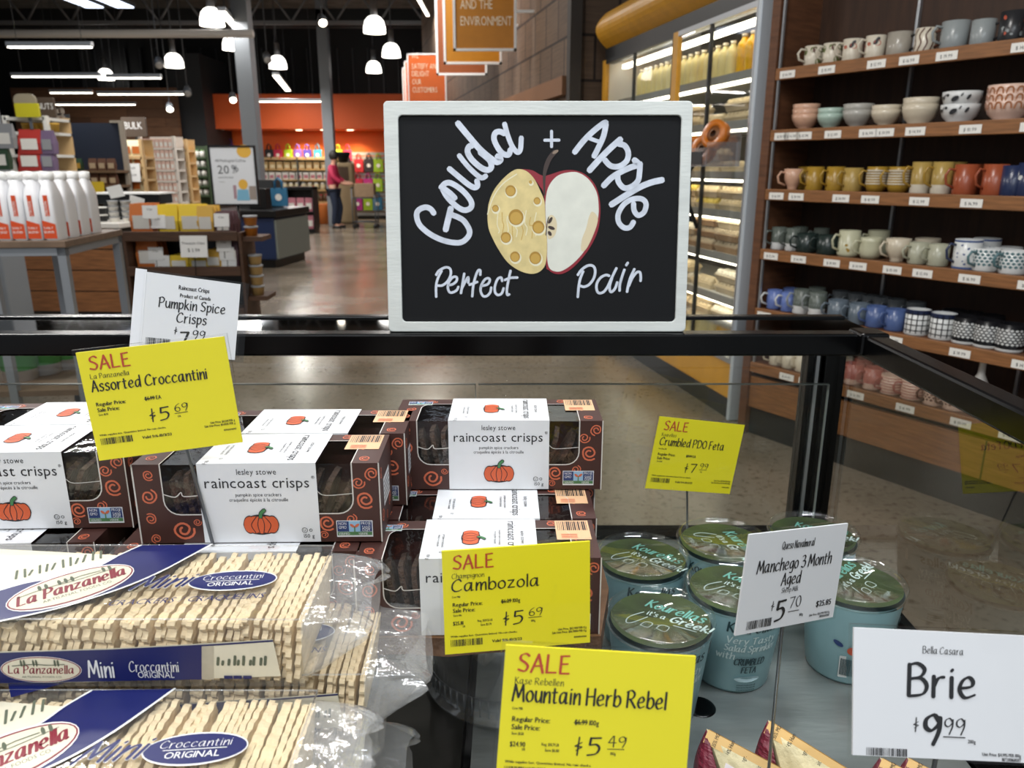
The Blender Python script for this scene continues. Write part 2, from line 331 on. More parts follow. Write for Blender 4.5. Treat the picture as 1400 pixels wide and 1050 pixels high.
linear_light((.2, .35, 3.5), (1.5, .35, 3.5), 36*K, 'added unseen linear light above the glass end of the cheese case', lc=(.86, .94, 1.0))
linear_light((-1.9, .7, 3.5), (-.5, .7, 3.5), 30*K, 'added unseen linear light above the cracker packs')
linear_light((-.3, 1.9, 3.7), (.7, 2.6, 3.7), 44*K, 'added unseen linear light in the aisle facing the mug shelves')
linear_light((-3.6, 3.0, 3.6), (-2.0, 3.0, 3.6), 85*K, 'added unseen linear light over the white bottle table')
linear_light((-4.6, 7.0, 3.9), (-2.6, 7.0, 3.9), 110*K, 'added unseen linear light over the drawer counter')
linear_light((-1.2, 7.6, 3.9), (-1.2, 10.0, 3.9), 100*K, 'added unseen linear light over the open aisle beyond the chalkboard')
linear_light((-1.6, 13.0, 4.2), (-1.6, 16.0, 4.2), 130*K, 'added linear light over the aisle before the checkouts')
for i, (x0, x1, y, Y) in enumerate(((10, 127, 66, 10.6), (16, 138, 106, 13.9), (146, 221, 108, 13.9), (68, 127, 128, 17.2), (133, 259, 130, 17.2), (75, 186, 144, 19.6))):
    a = P(x0, y, Y=Y); b = P(x1, y, Y=Y); b.z = a.z
    linear_light(a, b, (60, 40, 40, 0, 70, 0)[i]*K, ('topmost linear light above the red pouches', 'linear light below the white pipe, its long piece', 'linear light below the white pipe, its short piece beside the pendant rod', 'short linear light before the plank wall', 'long linear light before the plank wall, ending at the dark pier', 'lowest linear light just above the navy board')[i])
a = P(303, 17, z=3.6); b = P(340, 58, z=3.6); linear_light(a, b, 70*K, 'slanting linear light beside the steel column in front of the orange wall', wd=.12)
a = P(377, 104, z=3.3); b = P(394, 125, z=3.3); linear_light(a, b, 60*K, 'small slanting linear light between the two steel columns', wd=.14)
a = P(346, 140, Y=18.0); b = P(440, 142, Y=18.0); b.z = a.z; linear_light(a, b, 50*K, 'linear light stretched between the two columns before the orange soffit')
pl = ('pendant lamp with a white bell shade beside the slanting linear light', 'white bell pendant lamp over the plank wall, beside the dark pier', 'white bell pendant lamp just above a linear light', 'white bell pendant lamp half behind the steel column', 'white bell pendant lamp between the two steel columns', 'highest white bell pendant lamp of the three beside the orange banners', 'middle white bell pendant lamp of the three beside the orange banners', 'lowest white bell pendant lamp of the three beside the orange banners')
proto = None
for i, (x, y, z) in enumerate(((290, 30, 3.85), (238, 88, 3.6), (145, 106, 3.8), (318, 64, 3.85), (380, 90, 3.75), (512, 40, 3.9), (535, 74, 3.85), (511, 96, 3.9))):
    p = P(x, y, z=z)
    if proto is None:
        t = thing('pendant_lamp', pl[0], 'pendant lamp', p, group='white bell pendant lamps')
        sh = MB(); pr = [(.205, -.06), (.2, .04), (.17, .14), (.12, .2), (.07, .225), (.06, .225)]; sh.lathe(pr, 24); sh.lathe([(.0, -.055), (.2, -.058)], 24); sh.build('shade', m_pend, t)
        MB().lathe([(.0, .5), (.06, .5), (.065, .3), (.07, .22)], 16).build('cap', m_alu, t); MB().cyl((0, 0, .5), (0, 0, 1.9), .012, n=6).build('rod', m_grey, t)
        proto = t
    else: dup(proto, p, label=pl[i])
for i, (x, y, z, e) in enumerate(((217, 85, 3.3, 0), (232, 146, 2.7, 1), (256, 124, 2.9, 0), (318, 133, 2.8, 1), (440, 27, 3.8, 1), (365, 78, 3.5, 0))):
    p = P(x, y, z=z); t = thing('spotlight', ('grey spotlight on a rod above the plank wall', 'lit twin spotlight hanging below the bell pendant', 'grey spotlight at the end of the long linear light', 'lit spotlight hanging beside the steel column over the orange soffit', 'small lit spotlight under the black beam', 'grey spotlight beside the middle bell pendant')[i], 'spotlight', p, group='hanging spotlights')
    d = Vector((.3, -.7, -.6)).normalized()
    h = MB(); h.tube([-d*.12, -d*.02, d*.1], [.05, .075, .08], 12); h.build('head', m_grey, t)
    MB().tube([d*.098, d*.104], [.07, .066], 12).build('lens', emit('spot_lens', '#fff2dc', 6.0) if e else m_alu, t)
    MB().cyl((0, 0, .03), (0, 0, 5.5-z), .012, n=6).build('rod', m_grey, t)

# ---------------------------------------------------------------- setting
def floor_mat():
    M = bpy.data.materials.new('polished_concrete'); M.use_nodes = True; nt = M.node_tree; b = nt.nodes['Principled BSDF']
    tc = nt.nodes.new('ShaderNodeTexCoord'); n1 = nt.nodes.new('ShaderNodeTexNoise'); n1.inputs['Scale'].default_value = 1.3; n1.inputs['Detail'].default_value = 6
    n2 = nt.nodes.new('ShaderNodeTexNoise'); n2.inputs['Scale'].default_value = 30; n2.inputs['Detail'].default_value = 5; n2.inputs['Roughness'].default_value = .6
    nt.links.new(tc.outputs['Object'], n1.inputs['Vector']); nt.links.new(tc.outputs['Object'], n2.inputs['Vector'])
    r1 = nt.nodes.new('ShaderNodeValToRGB'); r1.color_ramp.elements[0].position = .35; r1.color_ramp.elements[1].position = .68
    r1.color_ramp.elements[0].color = (*lin('#6f6557'), 1); r1.color_ramp.elements[1].color = (*lin('#8b8073'), 1)
    r2 = nt.nodes.new('ShaderNodeValToRGB'); r2.color_ramp.elements[0].position = .36; r2.color_ramp.elements[1].position = .46
    r2.color_ramp.elements[0].color = (.6, .55, .5, 1); r2.color_ramp.elements[1].color = (1, 1, 1, 1)
    mx = nt.nodes.new('ShaderNodeMix'); mx.data_type = 'RGBA'; mx.blend_type = 'MULTIPLY'; mx.inputs[0].default_value = 1
    nt.links.new(n1.outputs[0], r1.inputs[0]); nt.links.new(n2.outputs[0], r2.inputs[0]); nt.links.new(r1.outputs[0], mx.inputs[6]); nt.links.new(r2.outputs[0], mx.inputs[7]); nt.links.new(mx.outputs[2], b.inputs['Base Color'])
    mr = nt.nodes.new('ShaderNodeMapRange'); mr.inputs[3].default_value = .12; mr.inputs[4].default_value = .3; nt.links.new(n1.outputs[0], mr.inputs[0]); nt.links.new(mr.outputs[0], b.inputs['Roughness'])
    return M
struct(MB().bb((-16, -3, -.1), (9, 24, 0)).build('floor', floor_mat()))
struct(MB().bb((-16, -3, 5.5), (9, 24, 5.6)).build('ceiling', mat('dark_ceiling', '#7a746c', .9, nz=.3, ns=3)))
struct(MB().bb((-16, 23, 0), (9, 23.1, 5.5)).build('wall_back', m_blackwall))
struct(MB().bb((-16, 0, 0), (-15.9, 23, 5.5)).build('wall_side', m_dkgrey))
m_orange = mat('orange_paint', '#e8642a', .6); m_orange2 = mat('bright_orange_paint', '#ef6f1c', .55)
xa = P(257, 150, Y=21.6).x; xb = P(640, 150, Y=21.6).x
struct(MB().bb((xa, 21.6, 2.42), (xb, 23, 3.3)).build('trim_1', m_orange, bevel=.01))
struct(MB().bb((xa, 22.8, 0), (xb, 23, 2.42)).build('trim_2', m_orange2))
for i, x in enumerate((300, 409, 443, 479)):
    p = P(x, 176, z=2.415); p.y = 22.1; p.x = (x-700)/FPX*axial(Vector((0, 22.1, 2.4)))
    t = thing('recessed_light', 'small round downlight set in the orange soffit, %s counted from the steel column' % ORD[i], 'downlight', p, group='downlights in the orange soffit')
    MB().lathe([(.0, -.002), (.1, -.004), (.13, 0), (.13, .01)], 20).build('trim_ring', m_white, t); MB().lathe([(0, -.008), (.095, -.006)], 20).build('bulb', emit('downlight_glow', '#ffe6c0', 12), t)
    ld = bpy.data.lights.new('lamp', 'SPOT'); ld.energy = 150*K; ld.spot_size = 2.2; ld.spot_blend = .9; ld.color = (1, .85, .62); ld.shadow_soft_size = .08
    o = bpy.data.objects.new('lamp', ld); COL.objects.link(o); o.parent = t; o.location = (0, .2, -.03)
# far black wall studs, steel beams, pipe, trusses
s = MB()
for k in range(26): s.bb((-12+k*.42, 22.93, 3.35), (-11.96+k*.42, 23, 4.6))
struct(s.build('trim_3', m_dkgrey))
def beam(a, b, w, h, m, name, label, cat):
    a = Vector(a); b = Vector(b); c = (a+b)/2; L = (b-a).length
    return tag(MB().box((0, 0, 0), (L, w, h)).build(name, m, loc=c, rot=(0, 0, math.atan2(b.y-a.y, b.x-a.x)), bevel=.01), label, cat)
struct(beam((-15, 20, 4.85), (5, 20, 4.85), .25, .4, m_blackwall, 'trim_4', 'x', 'x'))
del bpy.data.objects['trim_4']['label'], bpy.data.objects['trim_4']['category']
p = P(10, 46, Y=12.0); q = P(346, 46, Y=12.0)
tag(MB().cyl((p.x-1, 12, p.z), (q.x, 12, p.z), .055, n=14).build('ceiling_pipe', mat('pale_pipe', '#d7d2cb', .5)), 'pale horizontal pipe running under the dark roof trusses', 'pipe')
for i, Y in enumerate((9.5, 12.8, 16.0, 19.0)):
    t = thing('roof_truss', ('dark steel roof truss, first one beyond the white bottle table', 'dark steel roof truss over the pale pipe', 'dark steel roof truss behind the slanting light', 'dark steel roof truss before the black wall')[i], 'truss', (0, Y, 4.55), group='dark roof trusses')
    m_tr = mat('truss_steel', '#6f7072', .5); MB().bb((-14, -.05, .72), (4, .05, .8)).build('top_chord', m_tr, t); MB().bb((-14, -.05, 0), (4, .05, .08)).build('bottom_chord', m_tr, t)
    w = MB()
    for k in range(18): w.cyl((-14+k, 0, .06), (-13.5+k, 0, .74), .025, n=6); w.cyl((-13.5+k, 0, .74), (-13+k, 0, .06), .025, n=6)
    w.build('web_lattice', m_tr, t)
for i, (x0, x1, y) in enumerate(((100, 126, 3), (142, 170, 3))):
    p = P((x0+x1)/2, y, Y=14.5)
    t = thing('skylight', ('bright roof window strip over the pale pipe, beside the first roof bay', 'bright roof window strip over the pale pipe, nearer the bell pendants')[i], 'skylight', p, group='roof window strips')
    MB().bb((-.15, -.4, -.02), (.15, .4, .0)).build('pane', emit('sky_pane', '#dfeaff', 3.0), t); fr = MB(); fr.bb((-.17, -.43, 0), (.17, .43, .06)); fr.bb((-.14, -.04, .06), (-.1, .04, 5.5-p.z)); fr.bb((.1, -.04, .06), (.14, .04, 5.5-p.z)); fr.build('frame', m_grey, t)
# steel columns
m_col = mat('column_grey', '#7a7f84', .45)
def column(x, y, w, name): return struct(MB().bb((x-w/2, y-w/2, 0), (x+w/2, y+w/2, 5.5)).build(name, m_col, bevel=.012))
column(-4.21, 6.3, .3, 'pillar_1')
p = P(346, 200, Y=13.0); column(p.x+.0, 13, .25, 'pillar_2')
p = P(451, 200, Y=20.0); column(p.x, 20, .25, 'pillar_3')
a = P(236, 160, Y=21.0).x; b = P(282, 160, Y=21.0).x
struct(MB().bb((a, 20.9, 0), (b, 22.9, 4.2)).build('pillar_4', m_dkgrey))
b2 = P(310, 160, Y=22).x
# plank wall and shingled wall block
m_plank = planks('reclaimed_planks', '#6b4c38', '#8a6246', '#2a1d14', 1.9, .22)
m_shingle = planks('shingle_wall', '#5f4c3d', '#6d5846', '#2a1f18', .42, .36, .75, axes='xz', mortar=.012, nz=.2)
a = P(20, 160, Y=20.5).x; b = P(243, 160, Y=20.5).x
struct(MB().bb((0, 0, 0), (b-a, .15, 3.35)).build('wall_plank', m_plank, loc=(a, 20.5, 0)))
UF = Vector((.2147, -.9767, 0)); AF = math.atan2(UF.y, UF.x); BF = Vector((.9767, .2147, 0))
# shingle block: corner at (.5,7), long face runs away from the camera
struct(MB().bb((-11.5, 0, 0), (0, .12, 5.5)).build('wall_shingle', m_shingle, loc=(.5, 7.0, 0), rot=(0, 0, AF)))
struct(MB().bb((0, 0, 0), (4.0, .12, 5.5)).build('wall_shingle_end', m_shingle, loc=(.5, 7.0, 0), rot=(0, 0, AF+math.pi/2)))
struct(MB().bb((-.03, -.03, 0), (.07, .07, 5.5)).build('trim_5', mat('corner_board', '#393430', .7), loc=(.5, 7.0, 0), rot=(0, 0, AF)))
t = struct(MB().bb((-6.8, -.06, 2.05), (-.06, .0, 2.2)).build('trim_6', mat('oak_trim', '#7a5232', .6), loc=(.5, 7.0, 0), rot=(0, 0, AF)))

# ---------------------------------------------------------------- refrigerated egg cooler
FO = Vector((.793, 6.77, 0)); FL = 2.465
ck = thing('egg_cooler', 'tall glass-door cooler with a yellow canopy full of egg cartons beside the mug shelves', 'cooler', FO, (0, 0, AF))
m_yel = mat('cooler_yellow', '#d59a2a', .4, nz=.08); m_dark = mat('cooler_dark', '#141516', .4); m_shelfw = mat('cooler_shelf', '#d8d8d2', .45); m_strip = emit('cooler_led', '#fff7e2', 6.0)
m_glass = clear('door_glass', (.97, .98, .97), 1.0)
b = MB(); b.bb((-.04, 0, .0), (0, .85, 2.64)); b.build('side_panel', m_white, ck, bevel=.01)
b = MB(); b.bb((FL, -.05, 0), (FL+.034, .85, 2.64)); b.build('side_panel', mat('pale_alu', '#c9d2da', .4, .3), ck, bevel=.006)
MB().bb((0, .8, 0), (FL, .85, 2.6)).build('back_panel', mat('cooler_back', '#6a6862', .6), ck)
b = MB(); n = 10; pr = [(.0, 2.36)] + [(.0-.12*math.sin(math.pi*k/n*.86+.15), 2.37+.27*k/n) for k in range(n+1)] + [(.3, 2.66), (.3, 2.36)]
b.prism([(y, z) for y, z in pr], Frame((0, 0, 0), (0, 1, 0), (0, 0, 1)), -FL); b.build('canopy', m_yel, ck, fix=True)
MB().bb((0, -.03, 2.26), (FL, .05, 2.37)).build('header', m_dark, ck)
b = MB(); b.bb((0, -.03, 0), (FL, .05, .12)); b.build('kick_plate', m_dark, ck)
MB().bb((0, -.04, .12), (FL, .05, .34)).build('base_panel', m_yel, ck, bevel=.01)
SZ = (.42, .66, .92, 1.18, 1.41, 1.70, 1.97)
for z in SZ:
    sh = MB().bb((.02, .1, z-.03), (FL-.02, .78, z)).build('shelf', m_shelfw, ck)
    MB().bb((.02, .085, z-.035), (FL-.02, .1, z+.012)).build('price_rail', mat('rail_grey', '#8f918e', .4), sh)
    MB().bb((.05, .105, z-.05), (FL-.05, .135, z-.031)).build('light_strip', m_strip, sh)
MB().bb((.05, .1, 2.22), (FL-.05, .14, 2.25)).build('light_strip', m_strip, ck)
for k, (x0, x1) in enumerate(((0, 1.4), (1.4, FL))):
    f = MB()
    f.bb((x0, -.05, .34), (x0+.075, -.02, 2.28))
    d = f.build('door', m_yel, ck); g = MB(); g.bb((x1-.015, -.05, .34), (x1, -.02, 2.28)); g.bb((x0+.075, -.05, .34), (x1-.015, -.02, .37)); g.bb((x0+.075, -.05, 2.25), (x1-.015, -.02, 2.28)); g.build('frame', m_alu if k else m_dark, d)
    MB().bb((x0+.075, -.038, .37), (x1-.012, -.032, 2.25)).build('pane', m_glass, d)
    g = MB(); xm = (x0+x1)/2; g.bb((xm-.008, -.052, .37), (xm+.008, -.03, 2.25)); g.build('mullion', m_dark, d)
    MB().tube([(xm-.05, -.055, 1.50), (xm-.06, -.10, 1.42), (xm-.04, -.10, 1.22), (xm, -.055, 1.08)], .012, 8).build('handle', m_black, d)
def carton(m, mtop):
    t = thing('egg_carton', 'x', 'egg carton', group='x')
    b = MB(); L, D = .29, .105
    b.add([(-L/2+.012, -D/2+.01, 0), (L/2-.012, -D/2+.01, 0), (L/2-.012, D/2-.01, 0), (-L/2+.012, D/2-.01, 0), (-L/2, -D/2, .035), (L/2, -D/2, .035), (L/2, D/2, .035), (-L/2, D/2, .035)], [(3, 2, 1, 0), (0, 1, 5, 4), (1, 2, 6, 5), (2, 3, 7, 6), (3, 0, 4, 7)])
    b.bb((-L/2-.005, -D/2-.006, .034), (L/2+.005, D/2+.004, .04)); b.build('tray', m, t)
    b = MB()
    b.bb((-L/2+.002, -D/2+.002, .04), (L/2-.002, D/2-.002, .052))
    for i in range(6):
        for j in range(2): b.lathe([(.024, .05), (.021, .066), (.014, .073), (0, .074)], 8, (-L/2+.0245+i*.048, -.024+j*.048, 0))
    o = b.build('lid', mtop, t)
    return t
mp1 = mat('pulp_cream', '#d9c7a3', .85, nz=.12); mp2 = mat('pulp_grey', '#b9a98e', .85, nz=.12); mp3 = mat('pulp_brown', '#9c7f60', .85, nz=.12); mp4 = mat('carton_white', '#e6dfcd', .6); mp5 = mat('carton_yellow', '#d9c25a', .6)
C1 = [carton(mp1, mp1), carton(mp2, mp1), carton(mp3, mp2), carton(mp2, mp4), carton(mp2, mp5)]
used = [0]*5
def put_carton(kind, lx, ly, z, label, group, rz=0):
    p = FO + UF*lx + BF*ly + Vector((0, 0, z)); r = (0, 0, AF+rz)
    if not used[kind]: o = C1[kind]; o.location = p; o.rotation_euler = r; used[kind] = 1
    else: o = dup(C1[kind], p, r)
    o['label'] = label; o['group'] = group
lev = {5: (4, (0, 1, 0, 1, 0, 1), 'cooler shelf below the juice', 2), 4: (5, (1, 0, 0, 0, 1, 0), 'cooler shelf behind the tray', 2), 3: (5, (4, 1, 4, 1, 1, 4), 'middle cooler shelf', 2), 2: (5, (2, 2, 2, 2, 2, 3), 'third cooler shelf from below', 3), 1: (5, (3, 1, 0, 3, 1, 0), 'second cooler shelf from below', 2), 0: (5, (0, 1, 0, 3, 0, 1), 'lowest cooler shelf', 3)}
for sidx, (cols, kinds, nm, st) in lev.items():
    for c in range(7):
        lx = FL-.2-c*.325
        for q in range(st - (1 if (c*3+sidx) % 4 == 3 else 0)):
            put_carton(kinds[(c+q*2) % 6], lx+R.uniform(-.012, .012), .2+R.uniform(-.01, .01), SZ[sidx]+q*.076, 'egg carton, %s of the %s column from the mug shelves, %s' % (('bottom', 'middle' if st == 3 else 'top', 'top')[q], ORD[c], nm), 'egg cartons on the ' + nm)
def bottle(name, label, cat, h, r, mb_, mc, group):
    t = thing(name, label, cat, group=group)
    MB().lathe([(0, 0), (r*.96, 0), (r, .01), (r, h*.66), (r*.85, h*.78), (r*.42, h*.88), (r*.4, h*.94), (0, h*.94)], 16).build('body', mb_, t)
    MB().lathe([(0, h), (r*.46, h), (r*.46, h*.92), (r*.4, h*.92)], 14).build('cap', mc, t)
    return t
jy = bottle('juice_bottle', 'x', 'bottle', .24, .045, mat('yellow_juice', '#e8b21c', .25), mat('cap_grey', '#b9b2a4', .4), 'yellow juice bottles on the top cooler shelf')
jw = bottle('juice_bottle', 'x', 'bottle', .22, .042, mat('cream_juice', '#e3d596', .3), mat('cap_cream', '#e7e2d0', .4), 'pale lemon juice bottles on the top cooler shelf')
k = 0
for row in range(2):
    for c in range(4):
        p = FO + UF*(FL-.26-c*.1) + BF*(.19+row*.1) + Vector((0, 0, 1.97)); lb = 'yellow juice bottle, %s from the mug shelves, %s row of the top cooler shelf' % (ORD[c], ('front', 'back')[row])
        if k == 0: jy.location = p; jy.rotation_euler = (0, 0, AF); jy['label'] = lb
        else: dup(jy, p, (0, 0, AF), lb)
        k += 1
k = 0
for c in range(16):
    p = FO + UF*(FL-.7-c*.1) + BF*.19 + Vector((0, 0, 1.97)); lb = 'pale lemon juice bottle, %s in the row beyond the yellow ones' % ORD[c]
    if k == 0: jw.location = p; jw.rotation_euler = (0, 0, AF); jw['label'] = lb
    else: dup(jw, p, (0, 0, AF), lb)
    k += 1
for c in range(2): put_carton(0, FL-.1, .2, 1.97+c*.076, 'cream egg carton on the top cooler shelf beside the yellow bottles, %s of two' % ('lower', 'upper')[c], 'egg cartons on the top cooler shelf')
# clear acrylic tray fixed on the last door, holding orange rolls
TP = FO + UF*2.17 + BF*-.062 + Vector((0, 0, 1.45))
tr = thing('acrylic_tray', 'clear acrylic tray fixed on the cooler door, holding orange rolls', 'tray', TP, (0, 0, AF))
m_acr = clear('acrylic', (.82, .82, .84), 1.8, .03, base=.04, haze=.08)
b = MB(); b.bb((-.25, -.2, 0), (.25, 0, .008)); b.bb((-.25, -.2, 0), (.25, -.195, .10)); b.bb((-.25, -.2, 0), (-.245, 0, .13)); b.bb((.245, -.2, 0), (.25, 0, .13)); b.bb((-.25, -.004, 0), (.25, 0, .2)); b.build('bin', m_acr, tr)
MB().bb((.0, -.205, .01), (.2, -.2, .08)).build('label_strip', mat('tray_label', '#26272b', .4), tr)
def roll(loc, rot, lab):
    t = thing('orange_roll', lab, 'roll', loc, rot, 'orange rolls in the acrylic tray')
    MB().lathe([(.045, -.025), (.08, -.025), (.08, .025), (.045, .025), (.045, -.025)], 20).build('ring', mat('roll_orange', '#c8701c', .35), t); MB().lathe([(.02, -.024), (.045, -.02), (.045, .02), (.02, .024)], 16).build('core', mat('roll_core', '#7a4a22', .5), t)
for i, (lx, ly, lz) in enumerate(((.14, -.10, .17), (-.0, -.10, .092), (-.14, -.10, .092))):
    roll(TP + UF*lx + BF*ly + Vector((0, 0, lz)), (math.pi/2-.3, 0, AF+.4), ('large upright orange roll next to the mug shelves', 'middle orange roll in the clear tray', 'orange roll at the chalkboard end of the clear tray')[i])

# ---------------------------------------------------------------- blade banners on the shingled wall
m_ban = [mat('banner_amber', '#b8771a', .5, nz=.05), mat('banner_gold', '#b97a10', .5, nz=.05), mat('banner_rust', '#8a4412', .5, nz=.05), mat('banner_orange', '#d5621e', .5, nz=.04)]
m_print = mat('banner_print', '#e9d9bd', .6)
def banner(x0, x1, ytop, ybot, Y, m, lines, label, size=.08, lx=.12):
    a = P(x0, ybot, Y=Y); b = P(x1, ybot, Y=Y); top = P(x0, ytop, Y=Y).z; w = b.x-a.x; h = top-a.z
    t = thing('banner', label, 'banner', a, group='blade banners on the shingled wall')
    MB().bb((.02, -.008, .02), (w-.02, .008, h-.02)).build('fabric', m, t)
    f = MB(); f.bb((0, -.015, 0), (.025, .015, h)); f.bb((w-.025, -.015, 0), (w, .015, h)); f.bb((0, -.015, 0), (w, .015, .025)); f.bb((0, -.015, h-.025), (w, .015, h)); f.build('frame', m_white, t)
    tx = MB(); fr = Frame((0, -.0095, 0)); fs = size
    for s, v in lines: text(tx, s, w*lx, v, fs, fr, sx=.62)
    if lines: tx.build('lettering', m_print, t)
    bk = MB()
    for z in (.3*h, .8*h): bk.bb((w, -.012, z), (w+.5, .012, z+.025))
    bk.build('bracket', m_white, t)
    return t
banner(620, 706, -110, 70, 8.3, m_ban[0], [('COMMUNITIES', .535), ('AND THE', .385), ('ENVIRONMENT', .235)], 'amber banner reading and the environment, frontmost of the three high ones', .083)
banner(607, 686, -90, 88, 9.0, m_ban[1], [], 'golden banner right behind the amber one with print', .08)
banner(597, 666, -70, 103, 9.9, m_ban[2], [], 'rust brown banner, rearmost of the three high ones', .08)
banner(560, 612, 73, 190, 14.2, m_ban[3], [('WE', 1.32), ('SATISFY AND', 1.15), ('DELIGHT', 1.03), ('OUR', .9), ('CUSTOMERS', .77)], 'lower orange banner with five printed lines above the chalkboard', .085)
banner(556, 604, 83, 190, 15.4, m_ban[3], [], 'lower orange banner second behind the printed one, only its edge showing')
banner(553, 598, 92, 190, 16.4, m_ban[3], [], 'lower orange banner third behind the printed one, farther away')

# ---------------------------------------------------------------- mug shelves
US = Vector((.545, -.838, 0)).normalized(); AS = math.atan2(US.y, US.x); BS = Vector((-US.y, US.x, 0))
SO = Vector((1.325, 4.11, 0)); SL = 2.32; SD = .30
ms = thing('shelf_unit', 'dark brown wooden shelf unit stocked with rows of mugs and bowls', 'shelf unit', SO, (0, 0, AS))
m_wal = mat('walnut', '#613e28', .55, nz=.3, ns=6, st=(1, 1, 8)); m_walb = mat('walnut_dark', '#3b2517', .65, nz=.25, ns=5, st=(8, 1, 1)); m_oak = mat('shelf_edge_oak', '#875a35', .5, nz=.3, ns=8, st=(1, 8, 12))
m_tag = mat('price_tag_card', '#e9e6df', .5); m_ink = mat('ink', '#15151a', .6); m_kick = mat('kick_black', '#262624', .5)
MB().bb((-.05, -.02, 0), (0, SD+.05, 2.9)).build('side_panel', m_wal, ms, bevel=.004); MB().bb((SL, -.02, 0), (SL+.05, SD+.05, 2.9)).build('side_panel', m_wal, ms, bevel=.004)
MB().bb((0, SD, 0), (SL, SD+.05, 2.9)).build('back_panel', m_walb, ms)
MB().bb((0, .02, 0), (SL, .05, .16)).build('kick_plate', m_kick, ms)
dr = MB().bb((0, .0, .16), (SL, .03, .335)).build('drawer_panel', m_oak, ms)
g = MB(); g.bb((.5, -.002, .16), (.506, .0, .335)); g.bb((1.25, -.002, .16), (1.256, .0, .335)); g.build('seam_groove', m_kick, dr)
st = MB()
MB().bb((.012, -.012, .36), (.022, 0, 2.9)).build('upright_strip', m_alu, ms)
for x in (.52, 1.2): MB().bb((x, SD-.02, .36), (x+.012, SD, 2.9)).build('upright_strip', m_alu, ms)
tags = {5: (.03, .25, .5, .65, .81, 1.1, 1.32, 1.6), 4: (.03, .09, .16, .32, .5, .58, .72, .95, 1.18, 1.33), 3: (.03, .15, .4, .55, .78, 1.0, 1.25, 1.5), 2: (.03, .2, .39, .53, .7, .84, 1.04, 1.27), 1: (.02, .25, .75, 1.05, 1.3, 1.55), 0: (.2, .32, .6, .85, 1.1, 1.3)}
ZS = (.415, .715, 1.03, 1.335, 1.625, 1.915)
price = ('$ 14.99', '$ 10.99', '$ 12.99', '$ 16.99', '$ 19.99')
for k, z in enumerate(ZS):
    sh = MB().bb((0, .0, z-.02), (SL, SD, z)).build('shelf', m_wal, ms)
    MB().bb((0, -.016, z-.052), (SL, .0, z+.004)).build('edge_strip', m_oak, sh, bevel=.003)
    for j, x in enumerate(tags[k]):
        b = MB(); b.bb((x, -.0185, z-.046), (x+.088, -.0165, z-.012)); fr = Frame((x, -.0187, z-.046))
        text(b, price[(j+k) % 5], .044, .009, .013, fr, 'C', mi=1); b.build('price_tag', [m_tag, m_ink], sh)
# top board carrying the sixth row sits above the frame
def mug(name, kind, mats, h=.095, r=.043, hand=-1, cat='mug', band=0.0, pat=None):
    t = thing(name, 'x', cat, group='x'); b = MB()
    if kind == 'mug': pr = [(0, 0), (r*.94, 0), (r, .006), (r, h)]; pi = [(r-.004, h), (r-.004, .01), (0, .008)]
    elif kind == 'belly': pr = [(0, 0), (r*.75, 0), (r*1.02, h*.22), (r*1.04, h*.45), (r*.97, h*.8), (r, h)]; pi = [(r-.004, h), (r*.92, h*.4), (0, .01)]
    elif kind == 'foot': pr = [(0, 0), (r*.6, 0), (r*.55, h*.1), (r*.7, h*.22), (r*1.0, h*.5), (r*1.08, h)]; pi = [(r*1.02, h), (r*.9, h*.5), (0, h*.2)]
    elif kind == 'tank': pr = [(0, 0), (r*.9, 0), (r*1.05, h*.14), (r*.98, h*.24), (r*.98, h)]; pi = [(r*.92, h), (r*.9, .01), (0, .01)]
    elif kind == 'bowl': pr = [(0, 0), (r*.42, 0), (r*.42, h*.1), (r*.72, h*.3), (r*.95, h*.68), (r, h)]; pi = [(r*.95, h), (r*.85, h*.6), (0, h*.2)]
    elif kind == 'deepbowl': pr = [(0, 0), (r*.55, 0), (r*.55, h*.05), (r*.86, h*.35), (r*.98, h*.7), (r, h)]; pi = [(r*.96, h), (r*.8, h*.35), (0, h*.15)]
    elif kind == 'jug': pr = [(0, 0), (r, 0), (r*1.02, h*.3), (r*.8, h*.55), (r*.35, h*.72), (r*.3, h*.95), (r*.36, h)]; pi = [(r*.28, h), (r*.2, h*.8)]
    b.lathe(pr + pi, 28)
    if band:
        for i, q in enumerate(b.f):
            if sum(b.v[j][2] for j in q)/4 < band: b.m[i] = 1
        if kind == 'mug':
            b = MB(); b.lathe([(0, 0), (r*.94, 0), (r, .006), (r, band)], 28, mi=1); b.lathe([(r, band), (r, h), (r-.004, h), (r-.004, .01), (0, .008)], 28)
    if pat: pat(b, r, h)
    b.build('body', mats, t)
    if hand:
        q = MB(); rr = r*(1.0 if kind != 'foot' else .98); hx = hand
        q.tube([(hx*(rr-.004), 0, h*.8), (hx*(rr+.022), 0, h*.85), (hx*(rr+.036), 0, h*.64), (hx*(rr+.030), 0, h*.36), (hx*(rr-.004), 0, h*.22)] if kind != 'rect' else [], .0055, 8)
        q.build('handle', mats[-1] if len(mats) > 2 else mats[0], t, rot=(0, 0, 1.0 if hand < 0 else .1))
    return t
def cm(n, c, **k): return mat('glaze_'+n, c, k.pop('r', .28), **k)
def fl(b, r, h, cs, n=14, size=.010, seed=1):
    rr = random.Random(seed)
    for i in range(n):
        cy = Cyl(r+.0006, r+.0006, h); u = rr.uniform(-3.1, 3.1)*r; v = rr.uniform(.15, .85)*h; s = size*rr.uniform(.6, 1.1)
        b.poly(ell(u, v, s, s*.75, rr.uniform(0, 3), 9), cy, rr.choice(cs))
